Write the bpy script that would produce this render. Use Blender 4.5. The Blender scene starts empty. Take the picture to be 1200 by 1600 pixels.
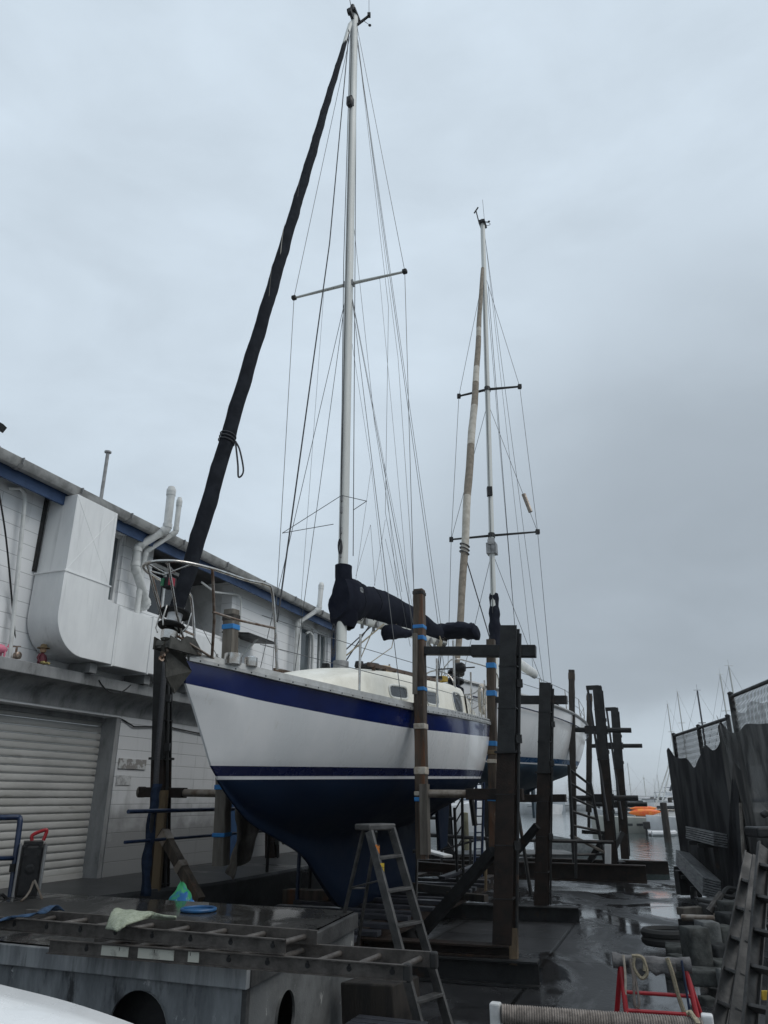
import bpy, bmesh, math, random
from mathutils import Vector, Matrix, noise
random.seed(7)
R = math.radians
scn = bpy.context.scene
col = scn.collection
V = Vector
# ------------------------------------------------------------------ camera model (real-world metres)
FPX, TH, EYE = 1150.0, R(21.2), 1.8
CT, ST = math.cos(TH), math.sin(TH)
def ray(x, y):
    u, v = (x - 600) / FPX, (800 - y) / FPX
    return V((u, CT - v * ST, ST + v * CT))
def P(x, y, Y):                     # the surveyed point seen at (x, y) that stands Y metres ahead
    r = ray(x, y)
    return r * (Y / r.y) + V((0, 0, EYE))
def onz(x, y, z):
    r = ray(x, y)
    return r * ((z - EYE) / r.z) + V((0, 0, EYE))
def lerp(a, b, t): return a + (b - a) * t
def tab(t, x):
    if x <= t[0][0]: return t[0][1]
    for (a, p), (b, q) in zip(t, t[1:]):
        if x <= b:
            return p + (q - p) * (x - a) / (b - a)
    return t[-1][1]
def stab(t, x):                     # smooth (Catmull-Rom) table
    n = len(t)
    if x <= t[0][0]: return t[0][1]
    if x >= t[-1][0]: return t[-1][1]
    for i in range(n - 1):
        if x <= t[i + 1][0]:
            x0, y0 = t[i]; x1, y1 = t[i + 1]
            m0 = (y1 - t[i - 1][1]) / (x1 - t[i - 1][0]) if i > 0 else (y1 - y0) / (x1 - x0)
            m1 = (t[i + 2][1] - y0) / (t[i + 2][0] - x0) if i < n - 2 else (y1 - y0) / (x1 - x0)
            h = x1 - x0; k = (x - x0) / h
            return ((2*k**3 - 3*k*k + 1) * y0 + (k**3 - 2*k*k + k) * h * m0
                    + (-2*k**3 + 3*k*k) * y1 + (k**3 - k*k) * h * m1)
# ------------------------------------------------------------------ things and parts
MW = {}
def thing(name, label, cat, loc=(0, 0, 0), rz=0.0, group=None):
    o = bpy.data.objects.new(name, None); col.objects.link(o)
    o.empty_display_size = .2
    o.location = loc; o.rotation_euler = (0, 0, rz)
    o['label'] = label; o['category'] = cat
    if group: o['group'] = group
    MW[o] = Matrix.Translation(V(loc)) @ Matrix.Rotation(rz, 4, 'Z')
    return o
def tag(o, label, cat, group=None):
    o['label'] = label; o['category'] = cat
    if group: o['group'] = group
    return o
def rootof(o):
    while o.parent: o = o.parent
    return o
def dup(o, loc=None, rz=None, label=None, parent=None):
    c = o.copy(); col.objects.link(c); c.parent = parent
    if loc is not None: c.location = loc
    if rz is not None: c.rotation_euler = (0, 0, rz)
    if label: c['label'] = label
    for ch in o.children: dup(ch, parent=c)
    return c
class MB:
    def __init__(s): s.v = []; s.f = []; s.m = []
    def add(s, vs, fs, m=0):
        b = len(s.v); s.v += [V(p) for p in vs]
        s.f += [tuple(i + b for i in f) for f in fs]; s.m += [m] * len(fs)
        return s
    def box(s, c, size, rot=None, m=0, taper=1.0):
        hx, hy, hz = size[0] / 2, size[1] / 2, size[2] / 2
        vs = [V((x * hx * (taper if z > 0 else 1), y * hy * (taper if z > 0 else 1), z * hz)) for z in (-1, 1) for y in (-1, 1) for x in (-1, 1)]
        if rot is not None: vs = [rot @ p for p in vs]
        vs = [p + V(c) for p in vs]
        return s.add(vs, [(0, 2, 3, 1), (4, 5, 7, 6), (0, 1, 5, 4), (2, 6, 7, 3), (0, 4, 6, 2), (1, 3, 7, 5)], m)
    def frame(s, p, q, up=(0, 0, 1)):
        p, q = V(p), V(q); a = (q - p).normalized(); u = V(up)
        if abs(a.dot(u)) > .98: u = V((0.36, .93, 0))
        x = a.cross(u).normalized(); u = x.cross(a).normalized()
        return p, q, a, x, u
    def beam(s, p, q, w, h, up=(0, 0, 1), m=0, w2=None, h2=None):
        p, q, a, x, u = s.frame(p, q, up); w2 = w2 or w; h2 = h2 or h
        vs = []
        for c, ww, hh in ((p, w, h), (q, w2, h2)):
            vs += [c - x*ww/2 - u*hh/2, c + x*ww/2 - u*hh/2, c + x*ww/2 + u*hh/2, c - x*ww/2 + u*hh/2]
        return s.add(vs, [(3, 2, 1, 0), (4, 5, 6, 7), (0, 1, 5, 4), (1, 2, 6, 5), (2, 3, 7, 6), (3, 0, 4, 7)], m)
    def section(s, p, q, outline, up=(0, 0, 1), m=0):
        p, q, a, x, u = s.frame(p, q, up); n = len(outline)
        vs = [c + x*o[0] + u*o[1] for c in (p, q) for o in outline]
        fs = [(i, (i+1) % n, n + (i+1) % n, n + i) for i in range(n)]
        fs += [tuple(range(n))[::-1], tuple(range(n, 2*n))]
        return s.add(vs, fs, m)
    def ibeam(s, p, q, w, h, t=.016, up=(0, 0, 1), m=0):
        W, Hh = w/2, h/2
        o = [(-W, -Hh), (W, -Hh), (W, -Hh+t), (t/2, -Hh+t), (t/2, Hh-t), (W, Hh-t), (W, Hh), (-W, Hh), (-W, Hh-t), (-t/2, Hh-t), (-t/2, -Hh+t), (-W, -Hh+t)]
        p, q, a, x, u = s.frame(p, q, up); n = 12
        vs = [c + x*k[0] + u*k[1] for c in (p, q) for k in o]
        fs = [(i, (i+1) % n, n + (i+1) % n, n + i) for i in range(n)]
        for b in (0, n):
            fs += [(b+0, b+1, b+2, b+3, b+10, b+11), (b+3, b+4, b+9, b+10), (b+4, b+5, b+6, b+7, b+8, b+9)]
        return s.add(vs, fs, m)
    def tube(s, pts, r, n=8, m=0, caps=True, rfun=None):
        pts = [V(p) for p in pts]; vs = []; fs = []; k = len(pts)
        u = None
        for i, p in enumerate(pts):
            t = (pts[min(i+1, k-1)] - pts[max(i-1, 0)])
            t = t.normalized() if t.length > 1e-9 else V((0, 0, 1))
            if u is None:
                u = t.cross(V((.3, .2, 1)) if abs(t.z) < .9 else V((1, .1, 0))).normalized()
            u = (u - t * u.dot(t)).normalized(); w = t.cross(u)
            rr = r[i] if isinstance(r, (list, tuple)) else r
            for j in range(n):
                a = 2*math.pi*j/n
                q = rr * (rfun(i, a) if rfun else 1)
                vs.append(p + (u*math.cos(a) + w*math.sin(a)) * q)
        for i in range(k-1):
            for j in range(n):
                fs.append((i*n+j, i*n+(j+1) % n, (i+1)*n+(j+1) % n, (i+1)*n+j))
        if caps: fs += [tuple(range(n))[::-1], tuple(range((k-1)*n, k*n))]
        return s.add(vs, fs, m)
    def lathe(s, p, axis, prof, n=16, m=0):
        p = V(p); a = V(axis).normalized()
        return s.tube([p + a*z for z, r in prof], [max(r, 1e-4) for z, r in prof], n, m)
    def prism(s, poly, vec, m=0):
        n = len(poly); poly = [V(p) for p in poly]; vec = V(vec)
        fs = [tuple(range(n))[::-1], tuple(range(n, 2*n))] + [(i, (i+1) % n, n+(i+1) % n, n+i) for i in range(n)]
        return s.add(poly + [p + vec for p in poly], fs, m)
    def grid(s, rows, m=0, close=False, mfun=None):
        nr, nc = len(rows), len(rows[0]); b = len(s.v)
        s.v += [V(p) for r in rows for p in r]
        for i in range(nr-1):
            for j in range(nc if close else nc-1):
                s.f.append((b+i*nc+j, b+i*nc+(j+1) % nc, b+(i+1)*nc+(j+1) % nc, b+(i+1)*nc+j))
                s.m.append(mfun(i, j) if mfun else m)
        return s
    def build(s, name, mats, parent=None, smooth=False, world=True, bevel=0, solid=0, sharp=40):
        vs = s.v
        if parent is not None and world:
            inv = MW[rootof(parent)].inverted(); vs = [inv @ p for p in vs]
        me = bpy.data.meshes.new(name)
        me.from_pydata([tuple(p) for p in vs], [], s.f)
        if not isinstance(mats, (list, tuple)): mats = [mats]
        for mt in mats: me.materials.append(mt)
        me.polygons.foreach_set('material_index', s.m)
        bm = bmesh.new(); bm.from_mesh(me)
        bmesh.ops.recalc_face_normals(bm, faces=bm.faces); bm.to_mesh(me); bm.free()
        if smooth:
            me.polygons.foreach_set('use_smooth', [True] * len(me.polygons))
            me.set_sharp_from_angle(angle=R(sharp))
        o = bpy.data.objects.new(name, me); col.objects.link(o)
        if parent is not None: o.parent = parent
        if solid:
            md = o.modifiers.new('thick', 'SOLIDIFY'); md.thickness = solid; md.offset = 0
        if bevel:
            md = o.modifiers.new('edge', 'BEVEL'); md.width = bevel; md.segments = 2; md.limit_method = 'ANGLE'
        return o
def struct(o): o['kind'] = 'structure'; return o
def arc(a, b, sag, n=10, d=(0, 0, -1)):
    a, b, d = V(a), V(b), V(d)
    return [a.lerp(b, i/n) + d * (sag * 4 * (i/n) * (1 - i/n)) for i in range(n+1)]
def bez(pts, n=14):                  # Catmull-Rom through points
    pts = [V(p) for p in pts]; out = []
    q = [2*pts[0]-pts[1]] + pts + [2*pts[-1]-pts[-2]]
    for i in range(1, len(q)-2):
        for k in range(n):
            t = k/n
            out.append(.5*((2*q[i]) + (q[i+1]-q[i-1])*t + (2*q[i-1]-5*q[i]+4*q[i+1]-q[i+2])*t*t + (3*q[i]-q[i-1]-3*q[i+1]+q[i+2])*t**3))
    return out + [pts[-1]]
# ------------------------------------------------------------------ materials
def mat(name, c1, c2=None, scale=4.0, rough=.6, metal=0.0, bump=0.0, bscale=60.0, lo=.42, hi=.62, detail=6.0, stretch=(1, 1, 1),
        c3=None, s3=1.2, t3=(.55, .7), c4=None, s4=6.0, t4=(.66, .68), st4=(1, 1, 1), rvar=.12, spec=.5, coat=0.0):
    m = bpy.data.materials.new(name); m.use_nodes = True
    nt = m.node_tree; N = nt.nodes; L = nt.links
    b = N['Principled BSDF']
    b.inputs['Metallic'].default_value = metal; b.inputs['Roughness'].default_value = rough
    b.inputs['Specular IOR Level'].default_value = spec
    b.inputs['Coat Weight'].default_value = coat
    b.inputs['Base Color'].default_value = (*c1, 1)
    tc = N.new('ShaderNodeTexCoord'); mp = N.new('ShaderNodeMapping')
    mp.inputs['Scale'].default_value = stretch
    L.new(tc.outputs['Object'], mp.inputs['Vector'])
    if c2 is not None:
        nz = N.new('ShaderNodeTexNoise'); nz.inputs['Scale'].default_value = scale; nz.inputs['Detail'].default_value = detail
        nz.inputs['Roughness'].default_value = .65
        L.new(mp.outputs[0], nz.inputs['Vector'])
        mr = N.new('ShaderNodeMapRange'); mr.inputs['From Min'].default_value = lo; mr.inputs['From Max'].default_value = hi
        L.new(nz.outputs['Fac'], mr.inputs['Value'])
        mx = N.new('ShaderNodeMix'); mx.data_type = 'RGBA'
        mx.inputs['A'].default_value = (*c1, 1); mx.inputs['B'].default_value = (*c2, 1)
        L.new(mr.outputs[0], mx.inputs['Factor']); out = mx.outputs['Result']
        if c3 is not None:
            n3 = N.new('ShaderNodeTexNoise'); n3.inputs['Scale'].default_value = s3; n3.inputs['Detail'].default_value = 8
            n3.inputs['Roughness'].default_value = .7
            L.new(mp.outputs[0], n3.inputs['Vector'])
            m3 = N.new('ShaderNodeMapRange'); m3.inputs['From Min'].default_value = t3[0]; m3.inputs['From Max'].default_value = t3[1]
            L.new(n3.outputs['Fac'], m3.inputs['Value'])
            x3 = N.new('ShaderNodeMix'); x3.data_type = 'RGBA'; x3.inputs['B'].default_value = (*c3, 1)
            L.new(out, x3.inputs['A']); L.new(m3.outputs[0], x3.inputs['Factor']); out = x3.outputs['Result']
        if c4 is not None:
            p4 = N.new('ShaderNodeMapping'); p4.inputs['Scale'].default_value = st4; p4.inputs['Location'].default_value = (3.1, 1.7, 5.3); L.new(tc.outputs['Object'], p4.inputs['Vector'])
            n4 = N.new('ShaderNodeTexNoise'); n4.inputs['Scale'].default_value = s4; n4.inputs['Detail'].default_value = 8; n4.inputs['Roughness'].default_value = .7; L.new(p4.outputs[0], n4.inputs['Vector'])
            m4 = N.new('ShaderNodeMapRange'); m4.inputs['From Min'].default_value = t4[0]; m4.inputs['From Max'].default_value = t4[1]; L.new(n4.outputs['Fac'], m4.inputs['Value'])
            x4 = N.new('ShaderNodeMix'); x4.data_type = 'RGBA'; x4.inputs['B'].default_value = (*c4, 1); L.new(out, x4.inputs['A']); L.new(m4.outputs[0], x4.inputs['Factor']); out = x4.outputs['Result']
        L.new(out, b.inputs['Base Color'])
        rr = N.new('ShaderNodeMapRange'); rr.inputs['To Min'].default_value = max(.03, rough - rvar); rr.inputs['To Max'].default_value = min(1, rough + rvar)
        L.new(nz.outputs['Fac'], rr.inputs['Value']); rr.inputs['From Min'].default_value = .3; rr.inputs['From Max'].default_value = .7
        L.new(rr.outputs[0], b.inputs['Roughness'])
    if bump:
        nb = N.new('ShaderNodeTexNoise'); nb.inputs['Scale'].default_value = bscale; nb.inputs['Detail'].default_value = 5
        L.new(mp.outputs[0], nb.inputs['Vector'])
        bp = N.new('ShaderNodeBump'); bp.inputs['Strength'].default_value = bump; bp.inputs['Distance'].default_value = .01
        L.new(nb.outputs['Fac'], bp.inputs['Height']); L.new(bp.outputs[0], b.inputs['Normal'])
    return m
M = {}
M['gel'] = mat('white_gelcoat', (.78, .78, .78), (.70, .71, .715), 1.3, .24, coat=.25, rvar=.08, stretch=(1, 1, .35), c4=(.56, .54, .49), s4=3.2, t4=(.60, .80), st4=(2.2, 2.2, .12))
M['cream'] = mat('cream_gelcoat', (.78, .76, .68), (.68, .66, .58), 3, .38)
M['navy'] = mat('navy_gloss', (.003, .013, .100), (.003, .010, .075), 2, .18, coat=.25, rvar=.05)
M['navy_mid'] = mat('navy_boot_top', (.004, .008, .045), (.006, .012, .06), 3, .25)
M['antifoul'] = mat('blue_antifouling', (.0016, .006, .018), (.0027, .010, .028), 1.4, .65, spec=.10, lo=.35, hi=.7, c3=(.25, .27, .3), s3=9, t3=(.735, .745), bump=.15, bscale=40)
M['antifoul_far'] = mat('blue_antifouling_worn', (.008, .03, .06), (.014, .045, .075), 1.2, .6)
M['stripe'] = mat('white_stripe', (.7, .7, .7), (.6, .6, .62), 4, .3)
M['alu'] = mat('mast_aluminium', (.60, .61, .585), (.52, .53, .51), 2.5, .5, metal=0, stretch=(1, 1, .1), c3=(.25, .24, .22), s3=6, t3=(.70, .74))
M['alu_dull'] = mat('weathered_aluminium', (.30, .30, .30), (.19, .19, .19), 6, .5, metal=.5, bump=.1)
M['alu_lad'] = mat('oxidised_ladder_aluminium', (.12, .108, .098), (.05, .044, .04), 9, .5, metal=.4, bump=.2, bscale=90, lo=.35, hi=.65)
M['alu_lad_pale'] = mat('ladder_aluminium', (.13, .132, .13), (.075, .077, .076), 5, .5, metal=.4, bump=.1, c3=(.45, .45, .44), s3=14, t3=(.68, .72))
M['rail'] = mat('toe_rail_aluminium', (.42, .42, .41), (.33, .33, .32), 8, .4, metal=.5)
M['inox'] = mat('stainless_steel', (.55, .54, .52), (.38, .34, .30), 12, .22, metal=1.0)
M['inox_rusty'] = mat('tarnished_stainless', (.30, .25, .21), (.14, .08, .05), 9, .38, metal=.9)
M['wire'] = mat('rigging_wire', (.10, .105, .11), None, rough=.45, metal=.5)
M['rope_dark'] = mat('dark_rope', (.03, .032, .036), (.06, .06, .065), 60, .85)
M['rope'] = mat('beige_rope', (.32, .28, .20), (.20, .17, .12), 70, .9, bump=.4, bscale=160)
M['rope_grey'] = mat('weathered_grey_rope', (.26, .225, .20), (.15, .13, .115), 30, .9, bump=.4, bscale=220)
M['canvas'] = mat('navy_canvas', (.007, .0085, .016), (.013, .0155, .025), 5, .95, spec=.08, bump=.35, bscale=26)
M['canvas_uv'] = mat('navy_sail_cloth', (.010, .0115, .0155), (.019, .0215, .027), 7, .95, spec=.08, bump=.3, bscale=30)
M['sail_cream'] = mat('cream_sail_cloth', (.48, .45, .40), (.36, .33, .28), 5, .9, bump=.2, bscale=30)
M['sail_tan'] = mat('tan_sail_cloth', (.24, .205, .165), (.17, .145, .115), 8, .9, bump=.2, bscale=30)
M['black'] = mat('black_fitting', (.010, .010, .011), (.020, .020, .021), 20, .5, spec=.3)
M['alu_step'] = mat('grimy_ladder_aluminium', (.070, .068, .066), (.032, .032, .032), 7, .5, metal=.3, bump=.1, c4=(.22, .22, .21), s4=11, t4=(.66, .72))
M['pad'] = mat('grey_padding', (.16, .155, .155), (.09, .088, .09), 9, .95, bump=.6, bscale=70)
M['rubber'] = mat('black_rubber', (.012, .012, .012), (.022, .022, .022), 10, .75)
M['glass'] = mat('dark_window_glass', (.012, .015, .018), (.02, .024, .028), 2, .08, rvar=.03)
M['glass_grey'] = mat('grey_window_glass', (.11, .13, .14), (.07, .085, .095), 1.2, .08, rvar=.03)
M['steel'] = mat('dark_painted_steel', (.018, .019, .020), (.010, .0105, .011), 5, .55, spec=.35, metal=.1, bump=.25, bscale=50, c3=(.05, .026, .014), s3=2.2, t3=(.60, .72))
M['rust'] = mat('rusted_steel', (.020, .0125, .009), (.011, .0085, .0075), 4, .7, spec=.25, bump=.4, bscale=45, c3=(.04, .019, .010), s3=5, t3=(.58, .7))
M['pipe'] = mat('worn_steel_pipe', (.27, .235, .20), (.16, .12, .09), 7, .42, metal=.6)
M['timber'] = mat('weathered_timber', (.085, .062, .043), (.032, .024, .018), 3, .8, c3=(.12, .05, .022), s3=1.1, t3=(.52, .64), c4=(.17, .15, .12), s4=5, t4=(.62, .70), st4=(2, 2, .5), bump=.6, bscale=30, stretch=(3, 3, .35), lo=.35, hi=.65)
M['timber_grey'] = mat('grey_weathered_timber', (.15, .135, .115), (.07, .06, .05), 3, .85, bump=.5, bscale=30, stretch=(3, 3, .35), lo=.35, hi=.65)
M['timber_dark'] = mat('tarred_timber', (.030, .024, .019), (.014, .012, .011), 3, .75, bump=.5, bscale=30, stretch=(3, 3, .4))
M['plank'] = mat('wet_planks', (.030, .032, .040), (.012, .013, .017), 5, .4, bump=.4, bscale=40)
M['ochre'] = mat('ochre_timber', (.15, .105, .055), (.07, .05, .03), 3, .8, bump=.3, stretch=(2, 2, .4))
M['carpet'] = mat('pale_green_carpet', (.33, .36, .28), (.22, .25, .18), 40, .98, bump=.8, bscale=120)
M['strap_blue'] = mat('blue_webbing', (.022, .06, .125), (.012, .035, .075), 14, .85, bump=.4, bscale=120)
M['tape'] = mat('blue_tape', (.018, .15, .42), (.025, .21, .48), 9, .6)
M['tape_white'] = mat('pale_wrapping', (.50, .46, .40), (.33, .28, .22), 12, .85)
M['red'] = mat('red_paint', (.36, .012, .02), (.25, .01, .014), 9, .42, c3=(.10, .03, .03), s3=12, t3=(.64, .7))
M['bluepaint'] = mat('blue_painted_pipe', (.012, .028, .072), (.008, .018, .05), 8, .42)
M['trimblue'] = mat('blue_fascia_paint', (.024, .062, .155), (.016, .045, .115), 3, .55)
M['whitepaint'] = mat('white_paint', (.68, .69, .69), (.52, .53, .53), 3, .45)
M['postwhite'] = mat('chipped_white_paint', (.60, .60, .60), (.42, .42, .41), 8, .5, c3=(.14, .06, .03), s3=5, t3=(.60, .64))
M['duct'] = mat('painted_duct_sheet', (.74, .75, .75), (.64, .65, .655), 2.2, .42, stretch=(1, 1, .3), rvar=.08, c4=(.42, .43, .43), s4=2.6, t4=(.56, .80), st4=(4, 4, .22))
M['gutter'] = mat('grey_gutter', (.32, .32, .31), (.20, .20, .195), 5, .5, metal=.2)
M['pvc'] = mat('grey_white_pipe', (.62, .63, .62), (.50, .51, .50), 5, .5)
M['conc'] = mat('dirty_concrete', (.28, .285, .287), (.17, .174, .175), 2.5, .8, bump=.2, c3=(.06, .06, .06), s3=2.5, t3=(.56, .75), stretch=(1, 1, .4))
M['conc_dark'] = mat('dark_wet_concrete', (.060, .060, .059), (.028, .028, .028), 3, .62, bump=.4, bscale=35)
M['conc_mid'] = mat('grey_concrete', (.12, .124, .124), (.065, .067, .067), 2.5, .75, c4=(.27, .27, .26), s4=5, t4=(.61, .65), bump=.3, bscale=40, c3=(.04, .04, .04), s3=3, t3=(.56, .7))
M['boxpaint'] = mat('stained_grey_paint', (.22, .235, .245), (.115, .125, .134), 4, .7, bump=.3, bscale=50, stretch=(1.6, 1.6, .45), c3=(.025, .027, .03), s3=3.0, t3=(.55, .66), lo=.36, hi=.64, c4=(.36, .37, .37), s4=4.5, t4=(.60, .63), st4=(1, 1, .7))
M['lip'] = mat('weathered_lip_paint', (.27, .285, .295), (.15, .16, .17), 4, .65, bump=.2, stretch=(2, 2, .3), c3=(.05, .052, .055), s3=3, t3=(.57, .7))
M['sling'] = mat('faded_blue_sling', (.016, .028, .055), (.010, .017, .034), 14, .9, spec=.1, bump=.4, bscale=120)
M['stone_pale'] = mat('wet_grey_block', (.12, .126, .125), (.06, .064, .063), 6, .8, spec=.3, bump=.6, bscale=30)
M['stone_black'] = mat('black_block', (.034, .036, .037), (.018, .019, .020), 6, .85, spec=.2, bump=.6, bscale=30)
M['stone'] = mat('mossy_block', (.062, .066, .063), (.03, .032, .031), 7, .9, spec=.25, bump=.6, bscale=30)
M['yellow'] = mat('yellow_label', (.55, .38, .03), (.4, .26, .02), 20, .6)
M['orange'] = mat('orange_label', (.60, .19, .03), (.4, .12, .02), 20, .6)
M['kayak'] = mat('orange_kayak', (.75, .10, .02), (.85, .30, .03), 2.5, .4)
M['skiff'] = mat('skiff_aluminium', (.34, .36, .37), (.22, .235, .24), 3, .5, metal=.3)
M['farhull'] = mat('far_white_hull', (.66, .67, .68), (.55, .56, .57), 1, .4)
M['farcream'] = mat('far_cream_hull', (.50, .50, .45), (.40, .40, .36), 1, .5)
M['fardark'] = mat('far_dark_trim', (.035, .04, .05), (.06, .065, .075), 2, .5)
M['farblue'] = mat('far_blue_canvas', (.03, .07, .14), (.05, .09, .16), 2, .7)
M['pile'] = mat('algae_pile', (.16, .155, .10), (.09, .085, .055), 2, .9, bump=.4)
M['blue_plastic'] = mat('blue_plastic', (.015, .09, .22), (.012, .06, .15), 8, .4)
M['anchor'] = mat('anchor_galvanised', (.075, .072, .062), (.04, .038, .033), 9, .55, metal=.3, bump=.2)
# ------------------------------------------------------------------ extra materials
def block_wall(name, k=1.0):
    m = bpy.data.materials.new(name); m.use_nodes = True
    N, L = m.node_tree.nodes, m.node_tree.links; b = N['Principled BSDF']
    tc = N.new('ShaderNodeTexCoord'); sp = N.new('ShaderNodeSeparateXYZ'); cb = N.new('ShaderNodeCombineXYZ')
    L.new(tc.outputs['Object'], sp.inputs[0])
    ad = N.new('ShaderNodeMath'); L.new(sp.outputs['X'], ad.inputs[0]); L.new(sp.outputs['Y'], ad.inputs[1])
    L.new(ad.outputs[0], cb.inputs['X']); L.new(sp.outputs['Z'], cb.inputs['Y'])
    br = N.new('ShaderNodeTexBrick'); L.new(cb.outputs[0], br.inputs['Vector'])
    br.inputs['Scale'].default_value = 1; br.inputs['Brick Width'].default_value = 5.0; br.inputs['Row Height'].default_value = .2
    br.inputs['Mortar Size'].default_value = .006; br.inputs['Mortar Smooth'].default_value = .6
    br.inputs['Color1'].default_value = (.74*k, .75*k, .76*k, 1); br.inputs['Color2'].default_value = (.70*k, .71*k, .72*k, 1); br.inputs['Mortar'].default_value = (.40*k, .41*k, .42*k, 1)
    nz = N.new('ShaderNodeTexNoise'); nz.inputs['Scale'].default_value = 1.6; nz.inputs['Detail'].default_value = 9; nz.inputs['Roughness'].default_value = .7
    mp = N.new('ShaderNodeMapping'); mp.inputs['Scale'].default_value = (2.6, 2.6, .35); L.new(tc.outputs['Object'], mp.inputs[0]); L.new(mp.outputs[0], nz.inputs['Vector'])
    mr = N.new('ShaderNodeMapRange'); mr.inputs['From Min'].default_value = .54; mr.inputs['From Max'].default_value = .78; L.new(nz.outputs['Fac'], mr.inputs['Value'])
    mr.inputs['To Max'].default_value = .75
    # tone darkens towards the foot of the wall, with a noisy edge
    n2 = N.new('ShaderNodeTexNoise'); n2.inputs['Scale'].default_value = 3.2; n2.inputs['Detail'].default_value = 6; L.new(tc.outputs['Object'], n2.inputs['Vector'])
    h = N.new('ShaderNodeMath'); h.operation = 'MULTIPLY_ADD'; L.new(n2.outputs['Fac'], h.inputs[0]); h.inputs[1].default_value = -1.0; L.new(sp.outputs['Z'], h.inputs[2])
    gr = N.new('ShaderNodeMapRange'); gr.inputs['From Min'].default_value = .62; gr.inputs['From Max'].default_value = .12; gr.inputs['To Max'].default_value = .7; L.new(h.outputs[0], gr.inputs['Value'])
    mx = N.new('ShaderNodeMix'); mx.data_type = 'RGBA'; mx.inputs['B'].default_value = (.40*k, .405*k, .405*k, 1)
    L.new(br.outputs['Color'], mx.inputs['A']); L.new(mr.outputs[0], mx.inputs['Factor'])
    m2 = N.new('ShaderNodeMix'); m2.data_type = 'RGBA'; m2.inputs['B'].default_value = (.12, .12, .115, 1)
    L.new(mx.outputs['Result'], m2.inputs['A']); L.new(gr.outputs[0], m2.inputs['Factor']); L.new(m2.outputs['Result'], b.inputs['Base Color'])
    b.inputs['Roughness'].default_value = .6
    bp = N.new('ShaderNodeBump'); bp.inputs['Strength'].default_value = .5; bp.inputs['Distance'].default_value = .008; bp.invert = True
    L.new(br.outputs['Fac'], bp.inputs['Height']); L.new(bp.outputs[0], b.inputs['Normal'])
    return m
M['block'] = block_wall('painted_block_wall'); M['block_low'] = block_wall('dull_shaded_block_wall', .78)  # lower storey: duller dirty paint, with shade also put into its colour
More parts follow.
